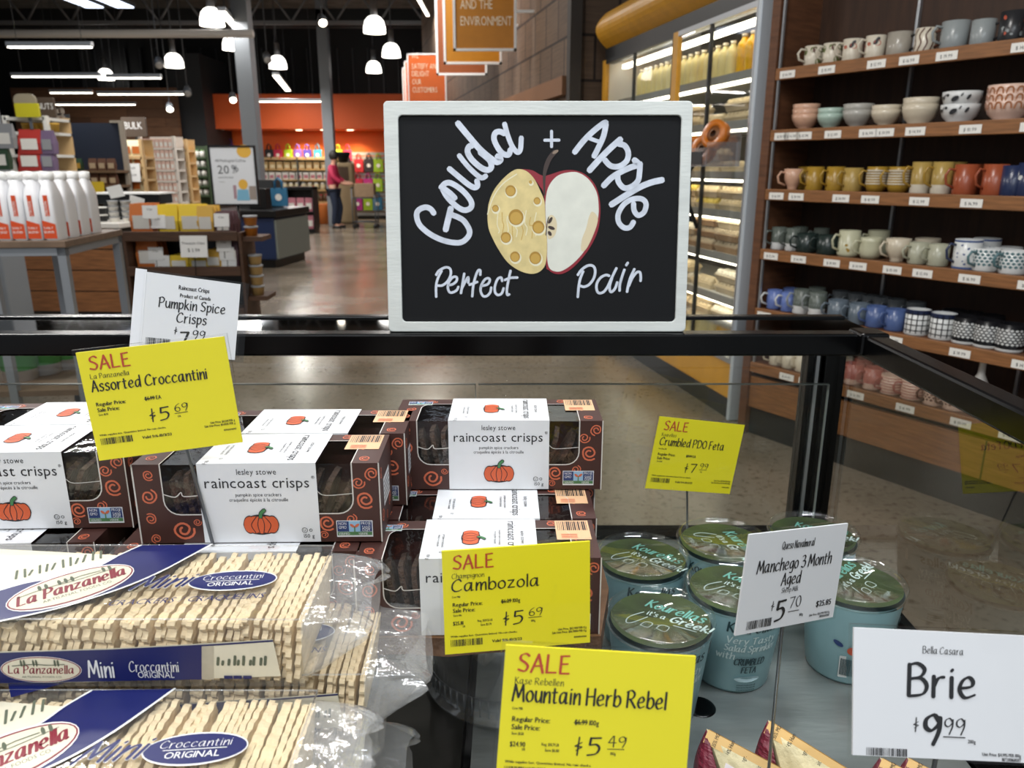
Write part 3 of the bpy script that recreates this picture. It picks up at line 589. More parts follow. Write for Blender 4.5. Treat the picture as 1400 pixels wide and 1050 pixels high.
def grid(b, r, h, mi, nu=14, nv=4, w=.0022, z0=.1, z1=.95):
    cy = Cyl(r+.0006, r+.0006, h)
    for i in range(nu):
        u = 2*math.pi*r*(i/nu)-math.pi*r; b.ribbon([(u, z0*h), (u, z1*h)], w, cy, mi, capr=False)
    for j in range(nv):
        v = h*(z0+(z1-z0)*(j+.5)/nv); b.ribbon([(-math.pi*r+k*2*math.pi*r/24, v) for k in range(25)], w, cy, mi, capr=False)
def checks(b, r, h, mi, nu=16, nv=5, z0=.25, z1=.95):
    cy = Cyl(r+.0006, r+.0006, h); du = 2*math.pi*r/nu; dv = (z1-z0)*h/nv
    for i in range(nu):
        for j in range(nv):
            u = -math.pi*r+du*(i+(.5 if j % 2 else 0)); v = z0*h+dv*j
            b.poly([(u+du*.5, v), (u+du*.95, v+dv*.5), (u+du*.5, v+dv), (u+du*.05, v+dv*.5)], cy, mi)
def rows(b, r, h, mi, n=6, z0=.1, z1=.9, w=.003):
    cy = Cyl(r+.0006, r+.0006, h)
    for j in range(n):
        v = h*(z0+(z1-z0)*j/(n-1)); b.ribbon([(-math.pi*r+k*2*math.pi*r/24, v) for k in range(25)], w, cy, mi, capr=False)
c_cream = cm('cream', '#cfc6b4'); c_red = cm('coral', '#b5523a'); c_brn = cm('brown', '#5a3424'); c_grn = cm('leaf', '#5d6a2c'); c_dk = cm('charcoal', '#2a2a2c'); c_gry = cm('grey', '#8d9292'); c_stone = cm('stone', '#9d968a', nz=.1)
c_peach = cm('peach', '#cfa48a'); c_mint = cm('mint', '#a9bfb2'); c_ash = cm('ash', '#a8a59d'); c_ivory = cm('ivory', '#cbbfa9'); c_white = cm('white', '#d5d6d4'); c_rust = cm('rust', '#a5673e'); c_mus = cm('mustard', '#a3802f'); c_amb = cm('amber', '#a98d4d'); c_terra = cm('terracotta', '#9a4d31'); c_navy = cm('navy', '#26304f'); c_sage = cm('sage', '#a9a893'); c_dgrn = cm('bottle_green', '#232e2b'); c_gg = cm('grey_green', '#5c635c'); c_lsage = cm('pale_sage', '#bdbb9f'); c_blue = cm('cornflower', '#6477b0'); c_slate = cm('slate', '#5f6a74'); c_dblue = cm('denim', '#4c5f8c'); c_dgrey = cm('iron', '#474b4e'); c_teal = cm('teal', '#56777c'); c_pink = cm('pink', '#b06a60'); c_palep = cm('pale_pink', '#d9b9a8'); c_blk = cm('black', '#17171a')
BW = (' back row of', '')
pz = lambda k: ZS[k]
KN = ('lowest mug shelf', 'second mug shelf', 'third mug shelf', 'fourth mug shelf', 'bowl shelf', 'uppermost mug shelf')
def sx_of(px, k, ly): # where along shelf k a photo column falls
    o = SO + BS*ly; d = ray(px, 300); A = Matrix(((d.x, -US.x), (d.y, -US.y))).inverted() @ Vector((o.x, o.y)); return A[1]
def put(t, px, k, look, ly=.075, dz=0.0, rz=0.0, first=[None]):
    s = sx_of(px, k, ly)
    p = SO + US*s + BS*ly + Vector((0, 0, ZS[k]+dz)); t.location = p; t.rotation_euler = (0, 0, AS+rz); t['label'] = look; t['group'] = 'pottery on the ' + KN[k]
    return t
def X7(x): return 1030 + x/3.784
cnt = {}
def place(k, items):
    seen = {}
    for (x, maker, look, ly) in items:
        n = seen.get((look, ly > .1), 0); seen[(look, ly > .1)] = n+1
    idx = {}; made = {}
    for (x, maker, look, ly) in items:
        key = (look, ly > .1); i = idx.get(key, 0); idx[key] = i+1
        lab = look + (', %s from the cooler' % ORD[i] if seen[key] > 1 else '') + (', rear row' if ly > .1 else '') + ', ' + KN[k]
        if maker in made: o = dup(made[maker], (0, 0, 0), (0, 0, 0))
        else: o = MK[maker](); made[maker] = o
        put(o, X7(x), k, lab, ly, rz=R.uniform(-.15, .15))
MK = {
 'floral_brown': lambda: mug('mug', 'mug', [c_cream, c_brn, c_grn, c_cream], pat=lambda b, r, h: fl(b, r, h, (1, 2), 14, .018, 3)),
 'floral_red': lambda: mug('mug', 'mug', [c_cream, c_red, c_dk, c_cream], h=.1, pat=lambda b, r, h: fl(b, r, h, (1, 1, 1, 2), 18, .016, 5)),
 'stone': lambda: mug('mug', 'mug', [c_stone, c_dk, c_dk], h=.1, r=.05, hand=1), 'zebra': lambda: mug('mug', 'mug', [c_cream, c_brn, c_brn], h=.1, hand=1, pat=lambda b, r, h: [b.ribbon(smooth([(u, h*.1), (u+.012, h*.4), (u+.004, h*.7), (u+.02, h*.95)], 4), .003, Cyl(r+.0006, r+.0006, h), 1) for u in (-.1, -.075, -.05, -.025, 0, .025, .05, .075, .1)]),
 'grey': lambda: mug('mug', 'mug', [c_gry], h=.11, r=.053), 'grey2': lambda: mug('mug', 'mug', [c_gry, c_gry, c_dk], h=.1, r=.045, hand=1),
 'dark': lambda: mug('mug', 'mug', [c_dk, c_red, c_gry], h=.115, r=.047, hand=1, pat=lambda b, r, h: fl(b, r, h, (1, 2), 16, .009, 8)),
 'footpeach': lambda: mug('mug', 'foot', [c_peach], h=.105, r=.043), 'mustard': lambda: mug('mug', 'mug', [c_mus], h=.115, r=.042), 'amber': lambda: mug('mug', 'mug', [c_amb], h=.11, r=.043), 'mustard_dash': lambda: mug('mug', 'belly', [c_mus, c_cream, c_mus], h=.115, r=.045, pat=lambda b, r, h: rows(b, r*1.04, h, 1, 6, .35, .85)),
 'half': lambda: mug('mug', 'mug', [c_amb, c_cream, c_mus], h=.135, r=.041, band=.04), 'terra': lambda: mug('mug', 'mug', [c_terra], h=.125, r=.046), 'navy': lambda: mug('mug', 'mug', [c_navy, c_red, c_navy], h=.12, r=.044, hand=1), 'painted': lambda: mug('mug', 'mug', [c_navy, c_red, c_white], h=.13, r=.045, hand=0, pat=lambda b, r, h: fl(b, r, h, (1, 2), 18, .014, 4)),
 'dip': lambda: mug('mug', 'mug', [c_gg, c_white, c_gg], h=.115, r=.038, band=.038), 'green': lambda: mug('mug', 'mug', [c_dgrn], h=.095, r=.052), 'tank': lambda: mug('mug', 'tank', [c_lsage, c_mus, c_lsage], h=.125, r=.05, pat=lambda b, r, h: fl(b, r*.99, h, (1, 1), 6, .01, 2)), 'sagebelly': lambda: mug('mug', 'belly', [c_lsage], h=.1, r=.048), 'footsage': lambda: mug('mug', 'foot', [c_ivory], h=.105, r=.05), 'sage': lambda: mug('mug', 'mug', [c_sage], h=.095, r=.043),
 'bluewhite': lambda: mug('mug', 'mug', [c_white, c_dblue, c_navy], h=.125, r=.053, pat=lambda b, r, h: (fl(b, r, h, (1, 1), 40, .006, 9), rows(b, r, h, 1, 2, .06, .95, .004))), 'tealcheck': lambda: mug('mug', 'mug', [c_white, c_teal, c_teal], h=.095, r=.05, pat=lambda b, r, h: checks(b, r, h, 1)),
 'blue': lambda: mug('mug', 'mug', [c_blue, c_blue, c_white], h=.1, r=.04), 'greydip': lambda: mug('mug', 'mug', [c_gg, c_white, c_gry], h=.125, r=.042, band=.042, pat=lambda b, r, h: [b.ribbon([(u, h*.45), (u+.02, h*.95)], .0018, Cyl(r+.0006, r+.0006, h), 2) for u in [-.12+.012*i for i in range(20)]]), 'slate': lambda: mug('mug', 'mug', [c_slate], h=.1, r=.047), 'denim': lambda: mug('mug', 'mug', [c_dblue], h=.1, r=.045),
 'check': lambda: mug('mug', 'mug', [c_white, c_blk, c_navy], h=.115, r=.052, hand=1, pat=lambda b, r, h: (grid(b, r, h, 1), rows(b, r, h, 2, 2, .97, .9, .005))), 'zig': lambda: mug('mug', 'mug', [c_blk, c_white, c_blk], h=.115, r=.052, hand=1, band=.014, pat=lambda b, r, h: checks(b, r, h, 1, 18, 6, .25, .85)), 'iron': lambda: mug('mug', 'mug', [c_dgrey], h=.125, r=.043),
 'cream': lambda: mug('mug', 'mug', [c_ivory], h=.09, r=.043), 'pink': lambda: mug('mug', 'mug', [c_pink, c_palep, c_pink], h=.105, r=.045, band=.03), 'stripe': lambda: mug('mug', 'mug', [c_palep, c_pink, c_pink], h=.09, r=.05, pat=lambda b, r, h: rows(b, r, h, 1, 6, .15, .9, .002)), 'zigp': lambda: mug('mug', 'mug', [c_palep, c_brn, c_brn], h=.085, r=.05, pat=lambda b, r, h: checks(b, r, h, 1)),
}
F_, B_ = .065, .19
place(5, [(228, 'floral_brown', 'cream mug with brown and green leaves', F_), (318, 'floral_brown', 'cream mug with brown and green leaves', F_), (415, 'floral_red', 'cream mug with coral flowers', F_), (525, 'floral_red', 'cream mug with coral flowers', F_), (640, 'stone', 'stone grey mug with a dark handle', F_), (765, 'zebra', 'cream mug with brown swirling stripes', F_), (905, 'grey', 'wide grey mug', F_), (1040, 'grey2', 'grey mug with a black handle', F_), (1180, 'dark', 'dark floral mug', F_), (1300, 'dark', 'dark floral mug', F_), (1400, 'dark', 'dark floral mug', F_)])
place(3, [(185, 'footpeach', 'peach footed cup', F_), (295, 'mustard', 'mustard mug', F_), (400, 'mustard', 'mustard mug', F_), (490, 'amber', 'amber glazed mug', F_), (612, 'mustard_dash', 'mustard round mug with pale dashes', F_), (725, 'mustard_dash', 'mustard round mug with pale dashes', F_), (838, 'half', 'tall amber mug with a cream foot', F_), (945, 'half', 'tall amber mug with a cream foot', F_), (1065, 'terra', 'terracotta mug', F_), (1215, 'terra', 'terracotta mug', F_), (1310, 'navy', 'navy mug', F_), (1395, 'painted', 'navy mug painted red and white', F_), (250, 'mustard', 'mustard mug', B_), (440, 'amber', 'amber glazed mug', B_), (640, 'mustard_dash', 'mustard round mug with pale dashes', B_), (880, 'half', 'tall amber mug with a cream foot', B_), (1010, 'half', 'tall amber mug with a cream foot', B_), (1090, 'terra', 'terracotta mug', B_)])
place(2, [(140, 'dip', 'grey green mug with a white base', F_), (215, 'dip', 'grey green mug with a white base', F_), (290, 'green', 'bottle green mug', F_), (400, 'green', 'bottle green mug', F_), (510, 'tank', 'tall pale green mug with a squat base', F_), (625, 'sagebelly', 'round pale sage mug', F_), (768, 'footsage', 'ivory footed cup', F_), (880, 'sage', 'small sage mug', F_), (985, 'sage', 'small sage mug', F_), (1135, 'bluewhite', 'big blue and white speckled mug', F_), (1240, 'tealcheck', 'white mug with teal diamonds', F_), (1385, 'tealcheck', 'white mug with teal diamonds', F_), (250, 'dip', 'grey green mug with a white base', B_), (360, 'dip', 'grey green mug with a white base', B_), (660, 'tank', 'tall pale green mug with a squat base', B_), (920, 'footsage', 'ivory footed cup', B_), (1230, 'bluewhite', 'big blue and white speckled mug', B_), (1350, 'tealcheck', 'white mug with teal diamonds', B_)])
place(1, [(148, 'blue', 'cornflower blue mug with a white handle', F_), (225, 'blue', 'cornflower blue mug with a white handle', F_), (292, 'greydip', 'ribbed grey mug with a white base', F_), (378, 'greydip', 'ribbed grey mug with a white base', F_), (490, 'slate', 'slate grey mug', F_), (605, 'slate', 'slate grey mug', F_), (700, 'denim', 'denim blue mug', F_), (805, 'denim', 'denim blue mug', F_), (925, 'check', 'white mug with black checks', F_), (1065, 'check', 'white mug with black checks', F_), (1195, 'zig', 'black mug with white diamonds', F_), (1315, 'zig', 'black mug with white diamonds', F_), (1440, 'zig', 'black mug with white diamonds', F_), (500, 'iron', 'iron grey mug', B_), (585, 'iron', 'iron grey mug', B_), (660, 'iron', 'iron grey mug', B_), (720, 'iron', 'iron grey mug', B_), (800, 'iron', 'iron grey mug', B_), (905, 'iron', 'iron grey mug', B_), (1120, 'zig', 'black mug with white diamonds', B_), (1210, 'zig', 'black mug with white diamonds', B_), (1320, 'zig', 'black mug with white diamonds', B_), (230, 'blue', 'cornflower blue mug with a white handle', B_), (370, 'greydip', 'ribbed grey mug with a white base', B_)])
X6 = lambda x: (1100 + x/3.183 - 1030)*3.784
place(0, [(X6(-60), 'cream', 'cream mug', F_), (X6(0), 'cream', 'cream mug', F_), (X6(60), 'cream', 'cream mug', F_), (X6(155), 'cream', 'cream mug', F_), (X6(210), 'cream', 'cream mug', F_), (X6(300), 'pink', 'pink mug with a pale base', F_), (X6(390), 'pink', 'pink mug with a pale base', F_), (X6(480), 'stripe', 'pale mug with thin pink stripes', F_), (X6(580), 'stripe', 'pale mug with thin pink stripes', F_), (X6(690), 'zigp', 'pale mug with brown diamonds', F_), (X6(785), 'zigp', 'pale mug with brown diamonds', F_), (X6(250), 'cream', 'cream mug', B_), (X6(340), 'pink', 'pink mug with a pale base', B_), (X6(440), 'pink', 'pink mug with a pale base', B_)])
o = mug('vase', 'jug', [mat('vase_white', '#dcdad4', .35)], h=.24, r=.042, hand=0, cat='vase'); put(o, 1100+885/3.183, 0, 'white bottle-necked vase at the near end of the lowest mug shelf', .1)
del o['group']
def stack(x, n, kind, r, h, step, m, look, pat=None):
    t0 = None
    for i in range(n):
        lab = look + ', %s one in its stack on the bowl shelf' % (('bottom', 'top') if n == 2 else ('bottom', 'middle', 'top'))[i]
        if t0 is None: t0 = mug('bowl', kind, m, h=h, r=r, hand=0, cat='bowl', pat=pat); o = t0
        else: o = dup(t0, (0, 0, 0), (0, 0, 0))
        put(o, X7(x), 4, lab, .085, i*step); o['group'] = 'stacked bowls on the bowl shelf'
stack(218, 3, 'bowl', .066, .075, .024, [c_peach], 'peach footed bowl'); stack(343, 2, 'bowl', .062, .07, .026, [c_mint], 'mint green bowl'); stack(478, 2, 'bowl', .068, .078, .028, [c_ash], 'ash grey bowl')
stack(618, 2, 'bowl', .064, .072, .02, [c_ivory], 'small ivory bowl'); stack(785, 2, 'deepbowl', .072, .085, .028, [c_ivory], 'deep ivory bowl')
stack(985, 2, 'deepbowl', .075, .075, .05, [c_white, c_dk], 'white bowl with charcoal marks', pat=lambda b, r, h: [b.poly(ell(u, v, s, s*q, a, 10), Cyl(r*.93, r*1.0, h), 1, .002) for u, v, s, q, a in ((-.05, .05, .014, .5, 0), (-.02, .06, .006, 1, 0), (.01, .045, .016, .6, .5), (.035, .06, .008, .3, 1), (-.07, .06, .01, .4, 2), (.06, .05, .012, .5, 1), (-.035, .058, .012, .2, .6))])
stack(1225, 3, 'deepbowl', .084, .08, .028, [c_palep, c_rust], 'pale pink bowl with rust arches', pat=lambda b, r, h: [b.ribbon(smooth([(u-.012, .045), (u-.006, .066), (u+.008, .066), (u+.012, .047)], 4), .003, Cyl(r*.93, r*1.0, h), 1, .002) for u in [-.24+.034*i for i in range(14)]])
stack(1420, 2, 'deepbowl', .07, .09, .05, [c_ash], 'tall ash bowl at the near end')

# ---------------------------------------------------------------- far checkouts: totes, wall shelves, shopper, counter
def A_(px, py, Y): return P(px, py, Y=Y)
def tote(px, py, Y, w, h, c, label, dz=0.0):
    p = A_(px, py, Y); p.z += dz; t = thing('tote_bag', label, 'tote bag', p, group='reusable bags by the checkouts')
    m = mat('tote_'+c.strip('#'), c, .6); b = MB(); d = .08
    b.add([(-w/2, -d/2, 0), (w/2, -d/2, 0), (w/2, d/2, 0), (-w/2, d/2, 0), (-w/2*.96, -d*.35, h), (w/2*.96, -d*.35, h), (w/2*.96, d*.35, h), (-w/2*.96, d*.35, h)], [(3, 2, 1, 0), (4, 5, 6, 7), (0, 1, 5, 4), (1, 2, 6, 5), (2, 3, 7, 6), (3, 0, 4, 7)]); b.build('bag_body', m, t, bevel=.012)
    MB().poly(ell(0, h*.5, w*.2, w*.2, 0, 20), Frame((0, -d/2-.004, 0))).build('round_print', mat('tote_print', '#ece9e2', .6), t)
    q = MB()
    for y in (-d*.3, d*.3): q.tube([(-w*.22, y, h-.02), (-w*.2, y, h+.1), (0, y, h+.15), (w*.2, y, h+.1), (w*.22, y, h-.02)], .012, 6)
    q.build('handle', m, t)
cs = (('#2f7f9f', 'teal'), ('#1c1c20', 'black'), ('#c02a50', 'crimson'), ('#9dbf1e', 'lime'), ('#6a4c9c', 'violet'), ('#3a2e86', 'indigo'), ('#2c7f9a', 'blue green'))
xs = (355, 369, 381, 395, 408, 421, 435)
for (c, n), x in zip(cs, xs): tote(x, 219.5, 22.55, .24, .3, c, '%s tote bag standing on top of the far wall shelves' % n)
for x, c, n in ((294, '#c8414f', 'rose'), (305, '#9dbf1e', 'yellow green'), (316, '#553a86', 'purple')): tote(x, 213, 22.55, .24, .3, c, '%s tote bag on the far shelves above the percent sign' % n)
for x, c, n in ((463, '#a9c41f', 'bright lime'), (476, '#cf2f55', 'hot pink')): tote(x, 220, 22.55, .24, .3, c, '%s tote bag standing beyond the second steel column' % n)
gridc = (('#c4202c', 'scarlet'), ('#2a1c22', 'near black'), ('#8fb31d', 'lime green')), (('#bb2140', 'red'), ('#b32a80', 'magenta'), ('#95b81f', 'yellow green')), (('#a0247e', 'purple pink'), ('#8fb31d', 'light green'), ('#1f668c', 'petrol blue'))
for r_, (row, y) in enumerate(zip(gridc, (235.5, 262, 287.5))):
    for k, ((c, n), x) in enumerate(zip(row, (491, 505, 518))): tote(x - r_*.6, y, 22.487, .27, .36, c, '%s tote bag hanging in the %s row by the chalkboard' % (n, ('top', 'middle', 'bottom')[r_]))
t = thing('grid_panel', 'pale slatted wall panel holding the hanging tote bags', 'display panel', (A_(502, 290, 22.55).x, 22.55, 0)); b = MB()
for k in range(16): b.bb((-.38, -.02, .1+k*.11), (1.3, .02, .19+k*.11))
b.build('slat_panel', mat('slat_grey', '#9d9a94', .5), t); MB().bb((-.38, -.1, 0), (1.3, .05, .1)).build('base', m_black, t)
# wall shelving of bottles and boxes
m_cream = mat('cream_back', '#cdbb93', .7); m_shel = mat('tan_shelf', '#a98b5c', .6)
p = A_(352, 292, 22.4); q = A_(481, 292, 22.4); W = q.x-p.x
t = thing('wall_shelving', 'long tan shelving of small goods under the orange wall', 'shelving', (p.x, 22.4, 0))
MB().bb((0, .3, .1), (W, .35, 1.72)).build('back_panel', m_cream, t)
ZZ = (.5, .82, 1.1, 1.38, 1.66)
for z in ZZ: MB().bb((0, 0, z-.03), (W, .3, z)).build('shelf', m_shel, t)
for x in (0, W*.46, W): MB().bb((x-.02, -.01, 0), (x+.02, .33, 1.7)).build('post', m_dkgrey, t)
def goods(name, label, cat, group, mats, d, spots, shape='box'):
    o = None
    for s in spots:
        if o is None:
            o = MB()
            if shape == 'box': o.bb((-d[0]/2, -d[1]/2, 0), (d[0]/2, d[1]/2, d[2])); 
            elif shape == 'bag':
                w, dd, h = d; o.add([(-w*.46, -dd/2, 0), (w*.46, -dd/2, 0), (w*.46, dd/2, 0), (-w*.46, dd/2, 0), (-w/2, -dd*.6, h*.45), (w/2, -dd*.6, h*.45), (w/2, dd*.6, h*.45), (-w/2, dd*.6, h*.45), (-w*.47, -.005, h), (w*.47, -.005, h), (w*.47, .005, h), (-w*.47, .005, h)], [(3, 2, 1, 0), (8, 9, 10, 11)] + [(i+4*j, (i+1) % 4+4*j, (i+1) % 4+4*j+4, i+4*j+4) for j in (0, 1) for i in range(4)])
            elif shape == 'tub': o.lathe([(0, 0), (d[0]*.42, 0), (d[0]*.5, d[2]*.8), (d[0]*.54, d[2]*.82), (d[0]*.54, d[2]*.98), (0, d[2])], 14)
            elif shape == 'jar': o.lathe([(0, 0), (d[0]*.5, 0), (d[0]*.5, d[2]*.7), (d[0]*.36, d[2]*.8), (d[0]*.38, d[2]), (0, d[2])], 12)
            if len(mats) > 1:
                if shape in ('box', 'bag'):
                    yy = -d[1]/2-.002 if shape == 'box' else -d[1]*.62
                    o.poly([(-d[0]*.36, d[2]*.18), (d[0]*.36, d[2]*.18), (d[0]*.36, d[2]*.62), (-d[0]*.36, d[2]*.62)], Frame((0, yy, 0)), 1)
                else:
                    for i, f in enumerate(o.f):
                        if sum(o.v[j][2] for j in f)/len(f) > d[2]*.78: o.m[i] = 1
            o = o.build(name, mats); tag(o, label, cat, group); first = o; c = o
        else: c = first.copy(); COL.objects.link(c)
        c.location = s[:3]; c.rotation_euler = (0, 0, s[3] if len(s) > 3 else R.uniform(-.06, .06))
    return first
m_g = {n: mat('goods_'+n, c, .5) for n, c in dict(tan='#b99a63', cream='#d8cda8', white='#dcdad3', red='#a8322c', orange='#b9662b', green='#4d7038', dgreen='#24402a', yellow='#d8b92a', brown='#5a3a28', plum='#4a2c33', pink='#b26a78', teal='#2f6f74', navy='#1d2740', black='#18181a', gold='#c39a3c', amber='#b06c22', beige='#b7a487', rose='#d5b3a4', grey='#8d8f92', purple='#6b5a75', blue='#3d7fa6').items()}
k = 0
for z, (mm, sh, n, lab) in zip(ZZ, ((('brown', 'red'), 'jar', 17, 'small dark jar with a red lid on the lowest far wall shelf'), (('cream', 'white'), 'jar', 15, 'small cream jar on the far wall shelf behind the percent sign'), (('white', 'pink'), 'box', 14, 'white packet on the middle far wall shelf'), (('tan', 'cream'), 'box', 13, 'tan packet on the fourth far wall shelf'), (('tan', 'beige'), 'box', 11, 'tan box lying on the highest far wall shelf'))):
    goods('jar' if sh == 'jar' else 'packet', lab, 'jar' if sh == 'jar' else 'packet', lab.split(' on ')[-1], [m_g[a] for a in mm], (W/n*.8, .14, .2 if z < 1.6 else .05), [(p.x+W*(i+.5)/n, 22.52, z) for i in range(n)], sh)
# magazine rack, orange bin
p = A_(412, 315, 17.6)
t = thing('snack_rack', 'short black rack of pink pouches at the checkout', 'rack', (p.x, 17.6, 0)); b = MB(); b.bb((-.3, 0, .0), (.3, .45, .1)); b.bb((-.3, .4, .1), (.3, .45, 1.0)); b.bb((-.3, 0, .45), (.3, .4, .48)); b.bb((-.32, 0, .1), (-.29, .45, 1.0)); b.bb((.29, 0, .1), (.32, .45, 1.0)); b.bb((-.32, 0, .96), (.32, .45, 1.02)); b.build('frame', m_black, t)
goods('snack_pouch', 'pink snack pouch in the short black checkout rack', 'pouch', 'pink pouches in the checkout rack', [m_g['pink'], m_g['white']], (.17, .06, .3), [(p.x-.19+i*.19, 17.7, z) for z in (.1, .48) for i in range(3)], 'bag')
p = A_(443, 298, 20.6); tag(MB().lathe([(0, 0), (.16, 0), (.2, .5), (.2, .52), (.17, .52), (.15, .04), (0, .04)], 16).build('orange_bin', m_g['orange'], loc=(p.x, 20.6, 0)), 'orange bin standing on the floor behind the shopper', 'bin')
# navy checkout counter with its belt and screen
p = A_(340, 360, 11.6); q = A_(396, 340, 13.2)
ct = thing('checkout_counter', 'navy and black checkout counter behind the percent sign', 'checkout counter', (p.x-.35, 11.5, 0), (0, 0, -.12))
m_navy = mat('counter_navy', '#14264a', .4)
MB().bb((-.1, 0, .12), (.85, 1.25, .74)).build('body', m_navy, ct, bevel=.02); MB().bb((-.05, .05, 0), (.8, 1.2, .12)).build('plinth', m_black, ct); MB().bb((-.14, -.04, .74), (.9, 1.28, .84)).build('counter_top', m_black, ct, bevel=.01)
MB().bb((.851, .0, .14), (.88, 1.25, .70)).build('bumper_panel', mat('counter_grey', '#6d726c', .4), ct)
MB().bb((-.1, .85, .84), (.5, 1.2, 1.25)).build('card_stand', m_dkgrey, ct); MB().bb((.35, .3, .84), (.62, .5, 1.14)).build('screen', m_black, ct, bevel=.01)
tote(383, 284, 12.3, .26, .28, '#2b6f96', 'blue tote bag standing on the navy checkout counter', .02)
# percent sign on a stand
sg = A_(324, 281, 9.6); w = 62/FPX*axial(sg); h = .70
t = thing('sale_poster_stand', 'black framed floor sign with a white poster reading twenty percent', 'floor sign', (sg.x, 9.6, 0), (0, 0, .05))
z0 = sg.z
f = MB(); f.bb((-w/2, -.02, z0), (-w/2+.02, .02, z0+h)); f.bb((w/2-.02, -.02, z0), (w/2, .02, z0+h)); f.bb((-w/2, -.02, z0), (w/2, .02, z0+.02)); f.bb((-w/2, -.02, z0+h-.02), (w/2, .02, z0+h)); f.build('frame', m_black, t)
MB().bb((-w/2+.018, -.008, z0+.018), (w/2-.018, .01, z0+h-.018)).build('poster', mat('poster_white', '#c9ccd0', .5), t)
fr = Frame((-w/2, -.0095, z0)); tx = MB(); text(tx, '20', .09, h*.535, .095, fr); tx.ribbon(ell(.275, h*.645, .014, .018, 0, 16), .005, fr, closed=True); tx.ribbon(ell(.318, h*.605, .014, .018, 0, 16), .005, fr, closed=True); tx.ribbon([(.28, h*.58), (.313, h*.67)], .0045, fr); text(tx, 'off', .262, h*.54, .03, fr); text(tx, 'All Packaged Coffee', .07, h*.73, .032, fr, sx=.9); text(tx, 'until October', .09, h*.46, .022, fr); text(tx, 'with card', .09, h*.39, .012, fr); tx.build('lettering', mat('poster_ink', '#3b3e42', .6), t)
d = MB(); d.poly(ell(w*.76, h*.905, .085, .075), fr); d.build('yellow_badge', mat('poster_yellow', '#cfa13a', .5), t)
a = MB(); fr2 = Frame((-w/2, -.0100, z0)); a.poly([(w*.52, .06), (w*.8, .06), (w*.78, .19), (w*.55, .19)], fr2, 0); a.poly([(w*.8, .07), (w*.95, .07), (w*.95, .23), (w*.8, .23)], fr2, 1); a.poly([(w*.46, .08), (w*.52, .08), (w*.53, .24), (w*.46, .24)], fr2, 2); a.poly(ell(w*.68, .25, .055, .06), fr2, 3); a.build('bag_picture', [mat('pic_blue', '#6fa3bd', .5), mat('pic_grey', '#8b8078', .5), mat('pic_mauve', '#9a7d86', .5), mat('poster_yellow', '#cfa13a')], t)
s = MB(); s.cyl((0, .03, .02), (0, .03, z0+.1), .02); s.build('pole', m_black, t); MB().lathe([(0, 0), (.2, 0), (.19, .02), (0, .03)], 24, (0, .03, 0)).build('base', m_black, t)
# shopper in a raspberry jacket, one continuous body, with cart and paper bag
pp = A_(459, 307, 19.2); PX = pp.x
def skin(name, verts, edges, rad, m, parent=None, loc=(0, 0, 0), root=0):
    me = bpy.data.meshes.new(name); me.from_pydata(verts, edges, []); me.materials.append(m)
    o = bpy.data.objects.new(name, me); COL.objects.link(o); o.parent = parent; o.location = loc
    md = o.modifiers.new('skin', 'SKIN'); md.use_smooth_shade = True
    for i, v in enumerate(me.skin_vertices[0].data): v.radius = rad[i] if isinstance(rad[i], tuple) else (rad[i], rad[i]); v.use_root = (i == root)
    o.modifiers.new('subd', 'SUBSURF').render_levels = 2
    return o
m_skin = mat('skin_tone', '#b98a72', .5); m_jk = mat('raspberry_jacket', '#a81f45', .7); m_jean = mat('dark_jeans', '#182338', .8); m_hair = mat('dark_hair', '#1b1512', .6)
V = [(0, 0, .95), (0, .0, 1.12), (.0, 0, 1.32), (.02, 0, 1.48), (.04, 0, 1.56), (.06, 0, 1.66), (.05, 0, 1.75),  # 0-6 pelvis..head
     (-.01, -.18, 1.43), (.06, -.23, 1.2), (.26, -.18, 1.06), (.40, -.15, 1.04), (-.01, .18, 1.43), (.06, .23, 1.2), (.26, .17, 1.08), (.42, .14, 1.06),
     (0, -.09, .88), (.04, -.1, .5), (-.02, -.1, .1), (.13, -.1, .04), (0, .09, .88), (.12, .1, .5), (.04, .1, .1), (.19, .1, .04),
     (.45, -.16, 1.04), (.45, -.12, 1.03), (.47, .12, 1.05), (.46, .16, 1.05)]
E = [(0, 1), (1, 2), (2, 3), (3, 4), (4, 5), (5, 6), (2, 7), (7, 8), (8, 9), (9, 10), (2, 11), (11, 12), (12, 13), (13, 14), (0, 15), (15, 16), (16, 17), (17, 18), (0, 19), (19, 20), (20, 21), (21, 22), (10, 23), (10, 24), (14, 25), (14, 26)]
rd = [(.13, .11), (.12, .1), (.15, .12), .06, .055, (.085, .095), .06, .06, .045, .036, .035, .06, .045, .036, .035, .085, .06, .042, .035, .085, .06, .042, .035, .015, .015, .015, .015]
body = skin('person', V, E, rd, m_skin, None, (PX, 19.2, 0)); tag(body, 'shopper in a raspberry jacket and dark jeans leaning over a cart at the checkouts', 'person')
skin('jacket', [(0, 0, .92), (0, 0, 1.12), (0, 0, 1.32), (.01, 0, 1.46), (-.01, -.18, 1.43), (.06, -.235, 1.2), (.24, -.185, 1.07), (-.01, .18, 1.43), (.06, .235, 1.2), (.24, .175, 1.09)], [(0, 1), (1, 2), (2, 3), (2, 4), (4, 5), (5, 6), (2, 7), (7, 8), (8, 9)], [(.165, .15), (.155, .14), (.18, .16), (.1, .1), .09, .07, .055, .09, .07, .055], m_jk, body)
skin('jeans', [(0, 0, .95), (0, -.09, .86), (.04, -.1, .5), (-.02, -.1, .07), (0, .09, .86), (.12, .1, .5), (.04, .1, .07)], [(0, 1), (1, 2), (2, 3), (0, 4), (4, 5), (5, 6)], [(.15, .13), .11, .08, .065, .11, .08, .065], m_jean, body)
